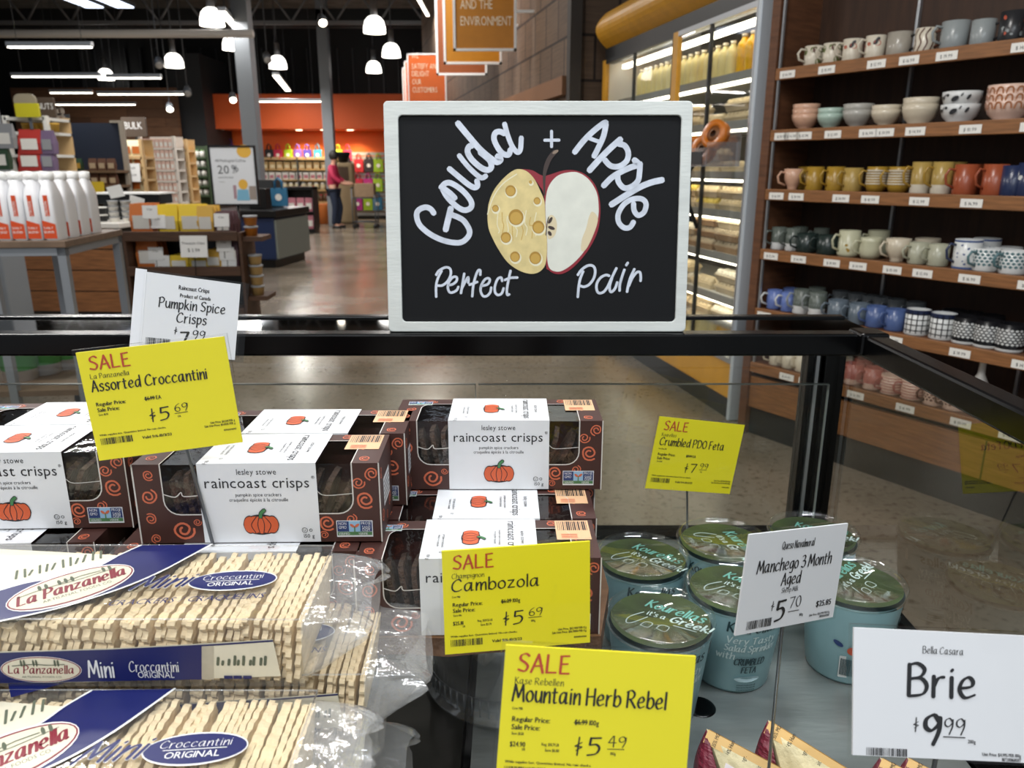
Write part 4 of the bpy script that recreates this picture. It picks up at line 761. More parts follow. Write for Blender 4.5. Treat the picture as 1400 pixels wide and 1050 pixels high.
h = MB(); h.lathe([(0, .12), (.06, .11), (.1, .06), (.108, 0), (.1, -.06), (.08, -.09)], 16, (.045, 0, 1.71)); h.build('hair', m_hair, body)
s = MB(); 
for y, x in ((-.1, .05), (.1, .11)): s.lathe([(0, .07), (.05, .06), (.06, 0), (0, 0)], 12, (x, y, 0), sx=2.1)
s.build('shoes', m_black, body); MB().lathe([(.002, .0), (.012, .01), (0, .03)], 8, (.15, 0, 1.65)).build('nose', m_skin, body)
for y in (-.03, .03): MB().lathe([(0, .008), (.009, 0), (0, -.008)], 8, (.138, y, 1.68)).build('eye', m_hair, body)
MB().bb((.13, -.022, 1.605), (.142, .022, 1.612)).build('mouth', mat('lip', '#8a4a44', .5), body)
cp = (PX+.72, 19.2, 0)
c = thing('shopping_cart', 'small two-tier shopping cart in front of the shopper', 'cart', cp)
b = MB()
for x in (-.25, .3):
    for y in (-.2, .2): b.cyl((x, y, .1), (x, y, .95 if x < 0 else .8), .015, n=6)
for z in (.16, .72):
    for i in range(9): b.cyl((-.25+.55*i/8, -.2, z), (-.25+.55*i/8, .2, z), .008, n=5)
    b.tube([(-.25, -.2, z), (.3, -.2, z), (.3, .2, z), (-.25, .2, z)], .012, 6, closed=True)
b.build('frame', m_grey, c)
for x in (-.22, .28):
    for y in (-.18, .18): MB().tube([(x, y-.02, .05), (x, y+.02, .05)], .05, 12).build('wheel', m_black, c)
MB().cyl((-.25, -.2, .96), (-.25, .2, .96), .018).build('handle', m_black, c)
tag(MB().bb((-.19, -.17, .735), (.28, .17, 1.06)).build('paper_bag', mat('kraft', '#8d745a', .8, nz=.1), loc=cp, bevel=.015), 'brown paper sack lying in the upper tier of the cart', 'bag')
p = A_(471, 247, 21.0); t = thing('grinder_stand', 'tan display machine with a black bowl top beyond the cart', 'display machine', (p.x, 21.0, 0)); MB().bb((-.26, -.2, 0), (.26, .2, 1.55)).build('body', mat('machine_tan', '#9c8664', .6), t, bevel=.05); MB().bb((-.15, -.23, 1.1), (.15, -.2, 1.45)).build('front_panel', mat('machine_brown', '#4c3826', .5), t); MB().lathe([(0, 1.55), (.1, 1.55), (.2, 1.78), (.19, 1.82), (0, 1.8)], 16).build('bowl', m_black, t)

# ---------------------------------------------------------------- left side of the shop
# table of white bottles
ta = A_(93, 346, 3.95)
tt = thing('display_table', 'high grey steel table with a wood top carrying white bottles', 'table', (ta.x, 3.9, 0), (0, 0, .10))
ZT = P(60, 328, Y=3.95).z
MB().bb((-1.2, 0, ZT-.035), (0.02, .75, ZT)).build('table_top', mat('table_oak', '#6b5848', .55, nz=.2, ns=8, st=(1, 8, 1)), tt, bevel=.004)
m_tab = mat('table_steel', '#8d9298', .4, .4)
b = MB(); b.bb((-1.19, .01, ZT-.075), (.01, .05, ZT-.035)); b.bb((-1.19, .70, ZT-.075), (.01, .74, ZT-.035)); b.bb((-.03, .01, ZT-.075), (.01, .74, ZT-.035)); b.build('rail', m_tab, tt)
for x in (-1.17, -.36, -.01):
    for y in (.03, .72): MB().bb((x-.02, y-.02, 0), (x+.02, y+.02, ZT-.035)).build('leg', m_tab, tt)
MB().bb((-1.19, .02, .28), (0, .74, .31)).build('lower_shelf', mat('table_oak', '#6b5848'), tt)
m_wb = mat('white_bottle', '#e6e7ea', .35); m_ol = mat('bottle_orange', '#c9481c', .5)
wb = thing('white_bottle', 'x', 'bottle', group='white bottles on the grey steel table')
hb, rb = .335, .062
def sq(r, z, e=.35): # rounded square ring
    return [(.56*r*math.copysign(abs(math.cos(a))**e, math.cos(a)), r*math.copysign(abs(math.sin(a))**e, math.sin(a)), z) for a in [2*math.pi*k/24+.13 for k in range(24)]]
b = MB(); rg = [sq(rb*.9, 0), sq(rb, .01), sq(rb, hb*.62), sq(rb*.92, hb*.7, .5), sq(rb*.66, hb*.84, .8), sq(rb*.55, hb*.88, 1)]
for q in rg: b.v += q
for i in range(len(rg)-1):
    for k in range(24): b.f.append((i*24+k, i*24+(k+1) % 24, (i+1)*24+(k+1) % 24, (i+1)*24+k)); b.m.append(0); b.s.append(True)
b.build('body', m_wb, wb); MB().lathe([(rb*.40, hb*.87), (rb*.46, hb*.88), (rb*.46, hb*.99), (0, hb)], 18).build('cap', m_white, wb)
fr = Frame((0, -rb-.0012, 0)); l = MB(); l.poly([(-rb*.5, hb*.03), (rb*.5, hb*.03), (rb*.5, hb*.24), (-rb*.5, hb*.3)], fr); fv = Frame((-.004, -rb-.0012, hb*.32), (0, 0, 1), (-1, 0, 0)); l.poly([(-.010, hb*.36), (.012, hb*.36), (.012, hb*.66), (-.010, hb*.66)], fr); l.build('label', m_ol, wb)
l = MB(); fv = Frame((.006, -rb-.0018, hb*.32), (0, 0, 1), (-1, 0, 0)); text(l, 'NUTRITION', 0, 0, .014, fv, sx=.8); text(l, 'DAILY', -.026, hb*.17, .011, Frame((0, -rb-.0018, 0))); text(l, 'BLEND', -.026, hb*.11, .011, Frame((0, -rb-.0018, 0))); l.build('lettering', m_white, wb)
n = 0
for r_ in range(4):
    for c_ in range(9):
        lx = -.05 - c_*.0745; ly = .08 + r_*.14
        if r_ == 0 and False: continue
        a = .10; pos = (ta.x + lx*math.cos(a)-ly*math.sin(a), 3.9 + lx*math.sin(a)+ly*math.cos(a), ZT)
        lb = 'white orange-labelled bottle, %s from the aisle corner, %s row on the table' % (ORD[c_], ('front', 'second', 'third', 'rear')[r_])
        if n == 0: wb.location = pos; wb.rotation_euler = (0, 0, a); wb['label'] = lb
        else: dup(wb, pos, (0, 0, a), lb)
        n += 1
for i, x in enumerate((14, 48, 80)):
    p = P(x, (524, 515, 507)[i], z=.31)
    tub = thing('white_tub', 'white green-banded tub on the low shelf of the bottle table, %s from the aisle' % ORD[2-i], 'tub', (p.x, p.y+.1, .31), group='white tubs on the low table shelf')
    MB().lathe([(0, 0), (.085, 0), (.1, .2), (.105, .2), (.105, .22), (0, .22)], 24).build('body', m_wb, tub); MB().lathe([(.0908, .06), (.0993, .17)], 24).build('green_band', mat('tub_green', '#3b7a3c', .5), tub)
# drawer counter
ca = A_(178, 430, 7.7); cb = A_(90, 430, 7.7); zc = P(178, 305, Y=7.7).z
dc = thing('drawer_counter', 'wood-fronted counter with wide drawers and a white top', 'counter', (ca.x, 7.7, 0), (0, 0, -.06))
wc = 1.25
MB().bb((-wc, .02, 0), (0, .8, zc-.05)).build('carcass', mat('counter_black', '#1f1c1a', .5), dc); MB().bb((-wc-.03, -.03, zc-.05), (.03, .83, zc)).build('counter_top', mat('white_stone', '#dad6cf', .35), dc, bevel=.006)
m_dw = mat('drawer_oak', '#8a5a34', .5, nz=.3, ns=5, st=(1, 1, 10))
hz = (zc-.07)/4
for k in range(4):
    d = MB().bb((-wc+.01, 0, .03+k*hz), (-.06, .025, .03+(k+1)*hz-.012)).build('drawer', m_dw, dc, bevel=.003)
    MB().bb((-.5*wc-.06, -.02, .03+(k+.5)*hz), (-.5*wc+.06, .0, .03+(k+.5)*hz+.03)).build('pull', m_black, d)
cz = (7.7, zc)
goods('deli_tub', 'small dark tub with a white lid on the white counter top', 'tub', 'dark tubs on the counter top', [m_g['black'], m_g['white']], (.1, .1, .07), [(A_(x, 300, 7.9).x, 7.95, zc+z) for x in (106, 126, 137) for z in (0, .075)], 'tub')
goods('white_tub', 'small all-white stacked tub on the counter top by the crates', 'tub', 'white tubs on the counter top', [m_g['white'], m_g['grey']], (.095, .095, .05), [(A_(x, 300, 7.8).x, 7.9, zc+z) for x in (150, 168) for z in (0, .053, .106, .159)], 'tub')
p = A_(176, 282, 8.2); t = thing('serving_tray', 'black oblong tray with a white paper rim behind the stacked tubs', 'tray', (p.x, 8.3, zc)); MB().bb((-.34, -.12, .16), (.34, .2, .26)).build('tray_body', m_black, t, bevel=.01); MB().bb((-.36, -.14, .26), (.36, .22, .275)).build('rim', m_white, t); MB().bb((-.28, -.05, 0), (.28, .15, .16)).build('foot', m_dkgrey, t)
for i, (x, y, rz) in enumerate(((187, 277, .3), (158, 262, -.2))):
    p = A_(x, y, 8.12); tag(MB().box((0, 0, 0), (.15, .004, .12), rot=Euler((.2, rz, 0))).build('price_card', m_white, loc=p), ('tilted white card on the black tray rim', 'small white card standing behind the black tray')[i], 'price card')
# crate display of snack bags
da = A_(184, 400, 7.0)
cr = thing('crate_display', 'dark wooden two-tier crate stand of snack bags beside the drawer counter', 'display stand', (da.x, 6.95, 0), (0, 0, .04)); m_cr = mat('crate_wood', '#4a3120', .6, nz=.25, ns=7, st=(1, 1, 8))
zt1 = P(250, 322, Y=6.95).z; zt2 = P(250, 370, Y=6.95).z; WC = 1.0
for z in (zt1, zt2, zt2-.38):
    s = MB().bb((0, 0, z-.02), (WC, .42, z)).build('shelf', m_cr, cr); MB().bb((0, -.02, z-.05), (WC, 0, z+.035)).build('front_board', m_cr, s, bevel=.004)
for x in (-.02, WC-.0): MB().bb((x, .0, 0), (x+.025, .42, zt1+.02)).build('side_board', m_cr, cr)
MB().bb((0, .40, 0), (WC, .42, zt1)).build('back_board', m_black, cr)
def bags(name, label, c1, c2, x, z, n, w, hh, ncol=1, yy=7.12):
    goods(name, label, 'bag', label.split(' on ')[-1] + ' group', [m_g[c1], m_g[c2]], (w, .06, hh), [(da.x+x+i*w*1.02, yy+q*.085, z) for i in range(ncol) for q in range(n)], 'bag')
bags('snack_bag', 'orange snack bag with a white card on the upper crate tier', 'orange', 'white', .1, zt1, 3, .2, .27, 1); bags('snack_bag', 'yellow snack bag with a white panel on the upper crate tier', 'yellow', 'white', .34, zt1, 3, .2, .26, 2); bags('snack_bag', 'gold snack packet on the upper crate tier', 'gold', 'white', .68, zt1, 3, .15, .25, 1); bags('snack_bag', 'plum snack bag with a white label on the upper crate tier', 'plum', 'white', .84, zt1, 3, .15, .2, 1)
bags('snack_bag', 'orange snack bag with a white card on the lower crate tier', 'orange', 'white', .115, zt2, 3, .2, .27, 1); bags('snack_bag', 'yellow snack bag with a white panel on the lower crate tier', 'yellow', 'white', .4, zt2, 3, .18, .12, 2); bags('snack_bag', 'gold snack packet on the lower crate tier', 'gold', 'white', .72, zt2, 3, .15, .17, 1); bags('snack_bag', 'plum snack bag with a white label on the lower crate tier', 'plum', 'white', .88, zt2, 3, .15, .27, 1)
def wcard(px, py, Y, w, h, lines, label, rot=(-.1, 0, 0), m=None):
    p = A_(px, py, Y); t = thing('price_card', label, 'price card', p, rot); MB().bb((-w/2, -.003, -h/2), (w/2, .003, h/2)).build('card', m or m_white, t)
    x = MB()
    for s, v, hh in lines: text(x, s, 0, v*h, hh, Frame((0, -.0036, 0)), 'C')
    if lines: x.build('lettering', m_ink, t)
    MB().cyl((0, .006, -h/2-(.16 if h == .19 else .06)), (0, .006, 0), .004, n=6).build('clip', m_black, t)
wcard(265, 337, 6.921, .24, .19, (('Pineapple Chips', .1, .022), ('$ 5.99', -.25, .03)), 'white price card clipped between the two crate tiers')
for i, (x, y) in enumerate(((205, 290), (216, 303), (303, 301), (213, 347), (222, 358), (306, 335), (310, 347), (313, 358))): wcard(x, y, 7.081, .135, .118, (('Chips', .15, .016),), 'small white card on the crate bags, %s of eight from the counter side' % ORD[i])
goods('fruit_tub', 'clear-lidded tub of orange dried fruit at the end of the crate stand', 'tub', 'fruit tubs at the crate end', [m_g['amber'], m_g['grey']], (.12, .12, .09), [(A_(329, 300, 6.9).x, 7.15, zt1-.02+z) for z in (0, .095)], 'tub'); goods('nut_tub', 'tub of tan nuts stacked at the end of the crate stand', 'tub', 'nut tubs at the crate end', [m_g['tan'], m_g['grey']], (.12, .12, .09), [(A_(331, 300, 6.9).x, 7.15, zt2-.25+z) for z in (0, .095, .19, .285)], 'tub')
MB().bb((WC, .05, zt1-.06), (WC+.2, .36, zt1-.02)).build('side_tray', m_cr, cr); MB().bb((WC, .05, zt2-.29), (WC+.2, .36, zt2-.25)).build('side_tray', m_cr, cr)
# grocery bays
def bay(name, label, px0, px1, pt, Y, rowpx, d, m, back=None):
    x0 = A_(px0, 250, Y).x; x1 = A_(px1, 250, Y).x; zt = P(px0, pt, Y=Y).z; W = x1-x0
    t = thing(name, label, 'shelving', (x0, Y, 0))
    for x in (0, W): MB().bb((x-.02, 0, 0), (x+.02, .06, zt)).build('post', m, t)
    MB().bb((0, d-.02, 0), (W, d, zt)).build('back_panel', back or m, t)
    zs = []
    for py in rowpx: z = P(px0, py, Y=Y).z; zs.append(z); MB().bb((0, 0, z-.03), (W, d, z)).build('shelf', m, t)
    return x0, W, zs
m_warm = mat('warm_shelf', '#c9a878', .6)
x0, W, zs = bay('grocery_bay', 'white shelving bay packed with pinkish boxes beyond the navy board', 198, 243, 186, 13.0, (202, 217, 232, 247, 262, 277), .4, mat('bay_white', '#cfc8bf', .6))
for i, z in enumerate(zs): goods('grocery_box', 'pinkish white box on the %s shelf of the white bay' % ORD[i], 'box', 'pinkish boxes, %s shelf' % ORD[i], [m_g['rose'], m_g['white']], (.062, .1, .14), [(x0+.05+k*.071, 13.07, z) for k in range(int(W/.071))])
x0, W, zs = bay('grocery_bay', 'warm tan narrow bay beside the white one', 243, 259, 190, 13.4, (205, 222, 240, 258, 276), .4, m_warm)
for i, z in enumerate(zs): goods('grocery_packet', 'cream packet on the %s shelf of the warm narrow bay' % ORD[i], 'packet', 'cream packets, %s shelf' % ORD[i], [m_g['cream'], m_g['orange']], (.085, .1, .14), [(x0+.05+k*.1, 13.47, z) for k in range(2)])
x0, W, zs = bay('grocery_bay', 'dark green bay of white jars next to the percent sign', 259, 287, 199, 15.0, (215, 228, 241, 254, 267), .4, mat('bay_green', '#2c3d22', .6))
for i, z in enumerate(zs): goods('white_jar', 'white jar with a green lid on the %s shelf of the dark green bay' % ORD[i], 'jar', 'white jars, %s shelf' % ORD[i], [m_g['white'], m_g['green']], (.09, .09, .14), [(x0+.06+k*.105, 15.08, z) for k in range(int(W/.105))], 'jar')
# navy board over a rack of snack bags
x0 = A_(86, 250, 10.5).x; x1 = A_(170, 250, 10.5).x; W = x1-x0; zt = P(120, 167, Y=10.5).z; zb = P(120, 224, Y=10.5).z
t = thing('snack_fixture', 'pale wood rack of snack pouches topped by a large navy board', 'rack', (x0, 10.5, 0)); m_rk = mat('rack_oak', '#6f5840', .6)
MB().bb((0, .18, zb-.1), (W-.05, .2, zt)).build('navy_board', mat('navy_board', '#101c30', .6), t); f = MB(); f.bb((W-.05, .15, 0), (W, .22, zt)); f.bb((W*.8, .15, zt), (W, .2, zt+.03)); f.bb((-.04, .15, 0), (0, .22, zt)); f.build('frame', mat('frame_pale', '#a39a8c', .5), t); MB().bb((0, .2, 0), (W, .22, zb-.1)).build('back_panel', mat('rack_back', '#54432f', .7), t)
zs = []
for py in (233, 253, 273, 293): z = P(100, py, Y=10.4).z; zs.append(z); MB().bb((0, -.2, z-.03), (W, .18, z)).build('shelf', m_rk, t)
MB().bb((W*.46, -.19, 0), (W*.49, .18, zb-.1)).build('divider', m_rk, t); goods('snack_pouch', 'dark green pouch under the navy board, in the half near the red pouches', 'pouch', 'dark green pouches under the navy board', [m_g['dgreen'], m_g['gold']], (.105, .05, .15), [(x0+.07+k*.12, 10.38, z) for z in zs[:3] for k in range(3)], 'bag'); goods('snack_pouch', 'brown pale-topped pouch under the navy board, in the half near the price paper', 'pouch', 'brown pouches under the navy board', [m_g['brown'], m_g['beige']], (.105, .05, .15), [(x0+.5+k*.12, 10.38, z) for z in zs[:3] for k in range(3)], 'bag')
wcard(134, 256, 10.25, .16, .14, (), 'yellow price card on the rack below the navy board', m=m_g['yellow'])
wcard(181, 236, 11.085, .215, .245, (('Fresh', .2, .03), ('$ 4.99', -.2, .03)), 'white price paper hanging at the side of the navy board rack')
goods('snack_bag', 'cream and orange bag on the warm shelf behind the price paper', 'bag', 'cream bags behind the price paper', [m_g['cream'], m_g['orange']], (.15, .08, .22), [(A_(x, y, 11.2).x, 11.2, P(x, y, Y=11.2).z) for x, y in ((176, 214), (189, 214), (178, 228), (192, 228), (176, 262), (190, 262), (178, 278), (192, 278))], 'bag')
x0b, Wb, zsb = bay('grocery_bay', 'tan bay of cream bags between the navy board and the white bay', 170, 198, 190, 11.1, (214.5, 228.5, 245, 262.5, 278.5), .4, m_warm)
# red pouches bay at the pillar
x0, W, zs = bay('grocery_bay', 'tall bay of red pouches beside the grey pillar', 20, 74, 158, 8.6, (160, 180, 211, 234, 258), .5, m_shelfw, m_warm)
goods('snack_pouch', 'large red and white pouch hanging by the grey pillar', 'pouch', 'red pouches by the grey pillar', [m_g['red'], m_g['white']], (.24, .08, .25), [(A_(42, y, 8.5).x+.0, 8.549, P(42, y, Y=8.5).z) for y in (210.5, 233.5, 257.5)], 'bag'); goods('snack_pouch', 'dusty purple pouch beside the red ones', 'pouch', 'purple pouches by the red ones', [m_g['purple'], m_g['grey']], (.14, .08, .24), [(A_(66, y, 8.5).x, 8.549, P(66, y, Y=8.5).z) for y in (210.5, 233.5, 257.5)], 'bag'); goods('loaf', 'golden loaf on the shelf above the red pouches', 'loaf', 'loaves above the red pouches', [m_g['gold']], (.1, .2, .09), [(A_(x, 180, 8.6).x, 8.7, P(x, 179.6, Y=8.6).z) for x in (30, 43, 56, 68)], 'tub')
def board(px0, px1, py0, py1, Y, m, txt_, label, th=.06, round_=False, name='shop_sign'):
    a = A_(px0, py1, Y); b_ = A_(px1, py0, Y); w = b_.x-a.x; h = b_.z-a.z; t = thing(name, label, 'sign', a); fr = Frame()
    MB().prism(rrect(0, 0, w, h, min(w, h)*(.45 if round_ else .08)), fr, .03).build('panel', m, t, fix=True)
    if txt_:
        x = MB(); text(x, txt_, w/2, h*.4, th, Frame((0, -.003, 0)), 'C', sx=.8); x.build('lettering', m_white, t)
    k = MB(); k.bb((w*.45, .03, -.12), (w*.55, .05, h*.5)); k.build('support', m_grey, t)
board(22, 51, 141, 160, 8.5, mat('sign_yellow', '#b9b11d', .5), '', 'yellow sign card on top of the red pouch bay'); board(20, 47, 128, 148, 8.56, mat('sign_beige', '#8f8672', .6), '', 'beige round-topped sign behind the yellow card', round_=True)
board(53, 72, 133, 160, 8.8, mat('sign_brown', '#4b3d31', .6), 'NUTS', 'small brown sign with pale letters above the purple pouches', .06); board(168, 198, 160, 187, 11.3, mat('sign_brown', '#4b3d31'), 'BULK', 'small brown sign with pale letters at the end of the navy board', .09)
p = A_(86, 166, 12.0); t = thing('wall_letter', 'large pale letter R standing above the navy board', 'letter', p); x = MB(); text(x, 'R', -.08, 0, .2, Frame(), 'L', bold=1.6); x.build('letter_face', mat('letter_pale', '#8c8073', .6), t)
s = MB(); s.bb((.0, .002, -.06), (.1, .02, .1)); s.build('stand', m_dkgrey, t)
for i, (x, y) in enumerate(((10, 203), (4, 232))):
    p = P(x, y, Y=6.1); goods('snack_pouch', ('silver pouch clipped on the grey pillar', 'green and white pouch clipped lower on the grey pillar')[i], 'pouch', 'pouches clipped on the grey pillar', [m_g[('grey', 'dgreen')[i]], m_g['white']], (.14, .05, .18), [(p.x, 6.1, p.z)], 'bag')

# ---------------------------------------------------------------- cheese case
RZ = 1.231; DZ = .868; XR = .505
cc = thing('cheese_case', 'open glass-walled cheese case with black rim bars and a metal deck', 'display case', (0, 0, 0))
m_rim = mat('rim_black', '#040405', .22, .0, spec=.3); m_ledge = mat('ledge_glass', '#7c7f83', .04, 1.0)
m_pane = clear('case_glass', (.90, .91, .89), 1.4, .01)
m_guard = clear('guard_acrylic', (.95, .955, .94), .9, .02)
m_deck = mat('deck_metal', '#9a9f9d', .26, .65, nz=.25, ns=5, st=(1, 5, 1), bump=.05, bs=30); m_deck_shade = mat('deck_shaded', '#17150f', .3, .3, bump=.05, bs=30); m_body = mat('case_body', '#101113', .5)
MB().bb((-2.2, .1, 0), (XR+.03, 1.17, DZ-.03)).build('body', m_body, cc)
for a, b_, q in ((-2.2, -.052, m_deck_shade), (-.042, .462, m_deck)): MB().bb((a, .1, DZ-.03), (b_, 1.13, DZ)).build('deck_panel', q, cc)  # left deck panel coloured dark for the shade and dark reflections beneath the plank
h = P(957, 967, z=DZ); MB().lathe([(0, .0012), (.013, .0012), (.0165, .0012), (.0175, 0)], 24, (h.x, h.y, DZ)).build('grommet', m_rim, cc)
MB().bb((.465, .1, DZ-.03), (XR+.02, 1.13, DZ+.004)).build('deck_edge', m_rim, cc)
MB().bb((-2.2, 1.13, DZ-.03), (XR+.02, 1.17, DZ+.006)).build('deck_edge', m_rim, cc)
MB().bb((-2.2, 1.022, RZ-.031), (XR, 1.05, RZ)).build('rim_bar', m_rim, cc, bevel=.003)
MB().bb((-2.2, 1.145, RZ-.02), (XR, 1.165, RZ+.001)).build('rim_bar', m_rim, cc, bevel=.002)
MB().bb((XR-.03, .1, RZ-.031), (XR, 1.05, RZ)).build('rim_bar', m_rim, cc, bevel=.004)
MB().bb((XR-.035, 1.01, RZ-.028), (XR+.004, 1.055, RZ+.003)).build('corner_cap', m_rim, cc, bevel=.004)
MB().bb((-2.2, 1.05, RZ-.008), (XR-.002, 1.145, RZ-.002)).build('ledge_pane', m_ledge, cc)
MB().bb((.452, 1.135, DZ), (.474, 1.165, RZ-.02)).build('corner_post', m_rim, cc, bevel=.002); MB().bb((.462, 1.130, DZ), (.467, 1.136, RZ-.02)).build('post_strip', m_alu, cc); MB().bb((.474, 1.125, DZ), (XR, 1.165, RZ-.02)).build('corner_post', m_rim, cc, bevel=.002)
MB().bb((XR-.016, .1, DZ+.003), (XR-.010, 1.125, RZ-.025)).build('side_pane', clear('side_glass', (.80, .80, .77), 1.4, .01), cc)
MB().bb((-2.2, 1.148, DZ+.004), (.452, 1.154, RZ-.02)).build('rear_pane', m_pane, cc)
gz = P(900, 525, Y=1.1).z; gx = P(652, 525, Y=1.1).x; gr = P(1133, 525, Y=1.1).x; m_gedge = mat('guard_edge', '#8c9390', .3)
for i, (a, b_) in enumerate(((-2.1, gx-.002), (gx+.002, gr))):
    g = MB().bb((a, 1.097, DZ), (b_, 1.103, gz)).build('guard_panel', m_guard, cc)
    e = MB(); e.bb((a, 1.0968, gz-.0006), (b_, 1.1032, gz+.0006)); e.bb((b_-.0004, 1.0968, DZ), (b_+.0004, 1.1032, gz)); e.build('edge', m_gedge, g)

# ---------------------------------------------------------------- chalkboard
bp = P(733.5, 457.5, z=RZ+.001); bp.y = 1.034
CB = Matrix.Translation(bp) @ Euler((-math.radians(7.3), 0, -.0)).to_matrix().to_4x4()
bd = thing('chalkboard', 'white-framed chalkboard painted with a gouda and apple half, standing on the case rim', 'chalkboard', bp, (-math.radians(7.3), 0, 0))
wl = [PL(x, y, CB) for x, y in ((524, 136), (949, 139.5), (936, 459), (531, 456.5))]
x0 = (wl[0][0]+wl[3][0])/2; x1 = (wl[1][0]+wl[2][0])/2; HB = (wl[0][1]+wl[1][1])/2
wi = [PL(x, y, CB) for x, y in ((543.5, 156), (933.5, 158.5), (922, 440), (550.5, 440))]
ix0 = (wi[0][0]+wi[3][0])/2; ix1 = (wi[1][0]+wi[2][0])/2; iz1 = (wi[0][1]+wi[1][1])/2; iz0 = (wi[2][1]+wi[3][1])/2
def fz(x, y, sx, sy, k): return PL(sx + x/k, sy + y/k, CB)
m_fr = mat('whitewash_frame', '#d3d6d2', .55, nz=.08, ns=9, st=(1, 1, 6), bump=.06, bs=50); m_chalk = mat('chalk_black', '#0d0e11', .7, nz=.15, ns=6, spec=.25)
b = MB(); n = 5; outer = rrect(x0, 0, x1, HB, .006, n); inner = rrect(ix0, iz0, ix1, iz1, .006, n); N = len(outer); fr = Frame((0, 0, 0))
vs = [fr(a, c, 0) for a, c in outer] + [fr(a, c, 0) for a, c in inner] + [fr(a, c, -.018) for a, c in outer] + [fr(a, c, -.006) for a, c in inner]
b.add(vs, [(i, (i+1) % N, N+(i+1) % N, N+i) for i in range(N)] + [((i+1) % N, i, 2*N+i, 2*N+(i+1) % N) for i in range(N)] + [(N+i, N+(i+1) % N, 3*N+(i+1) % N, 3*N+i) for i in range(N)] + [tuple(range(2*N, 3*N))])
b.build('frame', m_fr, bd, bevel=.0012)
MB().poly(rrect(ix0-.003, iz0-.003, ix1+.003, iz1+.003, .004), Frame((0, .004, 0))).build('board', m_chalk, bd)
CF = Frame((0, .0036, 0)); m_cw = mat('chalk_paint', '#ccd2de', .6, nz=.12, ns=90)
def chalk(b, t, sx, sy, k, w, closed=False): b.ribbon(smooth([fz(x, y, sx, sy, k) for x, y in pts(t)], 7, closed), w, CF, 0, (len(b.f) % 97)*4e-6 + len(b.f)*5e-7, closed=closed)
def word(nm):
    global b
    b.build('lettering_'+nm, m_cw, bd); b = MB()
b = MB(); Z1 = (555, 155, 5.528); W1 = .0037
chalk(b, '210,755 185,722 145,708 95,728 78,770 100,840 170,905 260,952 350,975 420,972 470,930 478,880 440,815 395,785 345,765', *Z1, W1)
chalk(b, '338,715 322,780 298,880', *Z1, W1*1.1)
chalk(b, '262,560 300,525 350,530 430,585 490,660 490,710 440,730 380,700 310,630 275,570', *Z1, W1); chalk(b, '275,560 330,600 370,640', *Z1, W1*1.0)
chalk(b, '325,415 390,470 470,535 515,558 540,545 535,505', *Z1, W1); chalk(b, '400,315 460,390 520,450 570,485 605,470', *Z1, W1*.9)
chalk(b, '390,70 460,155 560,270 650,345 690,365 715,345 690,320', *Z1, W1*1.1); chalk(b, '500,240 475,250 465,290 500,350 570,410 620,425 645,400 630,350 560,290', *Z1, W1*1.05)
chalk(b, '745,150 710,135 675,145 665,190 690,250 730,300 775,310 790,270', *Z1, W1); chalk(b, '745,75 765,150 800,240 840,290 865,270 872,180', *Z1, W1*.9)
word('gouda'); Z2 = (730, 155, 6.179)
chalk(b, '150,145 150,280', *Z2, .0020); chalk(b, '90,223 215,222', *Z2, .0020); word('plus')
chalk(b, '345,325 420,230 500,150 590,80 615,75', *Z2, W1*1.02); chalk(b, '612,85 590,190 545,290 510,360', *Z2, W1); chalk(b, '455,200 520,225 570,240', *Z2, W1*.7)
chalk(b, '735,215 650,290 560,380 470,480', *Z2, W1*1.1); chalk(b, '720,255 770,270 800,330 785,400 720,445 650,440 600,390', *Z2, W1)
chalk(b, '850,390 890,430 830,450 740,490 660,540 590,610', *Z2, W1*1.05); chalk(b, '900,420 895,500 880,570 820,620 760,625 715,570 710,500', *Z2, W1)
chalk(b, '1090,560 1000,580 900,620 780,690 655,770', *Z2, W1*1.1)
chalk(b, '845,760 850,820 885,860 935,830 950,760 910,720 830,725 760,770 715,850 720,920 765,965 815,960 845,915', *Z2, W1*.95)
word('apple'); Z4 = (580, 350, 10.0); W4 = .0017
for t in ('160,260 200,200 290,155 350,175 360,250 320,340 250,400 180,405', '235,205 190,290 160,400 160,560', '330,400 390,385 440,340 440,290 390,290 340,350 320,430 340,490 380,500 440,470 465,420', '545,240 530,330 500,510', '510,450 560,350 600,290 600,370', '765,260 765,200 735,200 700,280 670,400 655,555', '615,395 725,355', '780,410 860,390 895,340 880,305 830,320 780,400 770,480 800,545 850,550 900,500 915,430', '1065,345 1050,295 1000,320 965,420 970,500 1010,535 1060,510 1085,440', '1180,200 1150,340 1130,460 1135,530 1165,525', '1100,330 1180,300 1275,295'): chalk(b, t, *Z4, W4)
word('perfect'); Z5 = (780, 345, 12.73)
for t in ('130,395 200,300 310,230 400,240 435,320 410,450 330,560 240,600 180,585', '225,330 180,440 150,570 130,780', '680,410 620,395 530,440 465,540 460,650 500,710 580,690 650,600 720,450 805,275', '730,440 690,570 690,660 720,690 780,630 820,520', '945,300 900,430 865,560 860,670', '975,225 1005,180', '1120,290 1050,440 1010,580 990,690', '1020,590 1080,450 1160,350 1215,350 1230,430 1225,500'): chalk(b, t, *Z5, W4*1.05)
word('pair')
Z3 = (655, 190, 5.25)
def shape(b, t, mi, w, closed=True): b.poly(smooth([fz(x, y, *Z3) for x, y in pts(t)], 6, True), CF, mi, w)
b = MB()
shape(b, '470,440 430,330 350,240 300,215 380,222 440,255 475,262 520,250 600,225 680,222 760,250 830,320 865,420 872,540 850,670 790,790 710,890 630,955 560,970 500,940 480,880', 0, .0001)
shape(b, '478,440 500,340 560,265 640,238 715,240 790,290 845,380 860,480 855,570 825,680 760,800 680,890 600,945 545,950 505,925 490,860 490,760 485,650 478,540', 2, .0002)
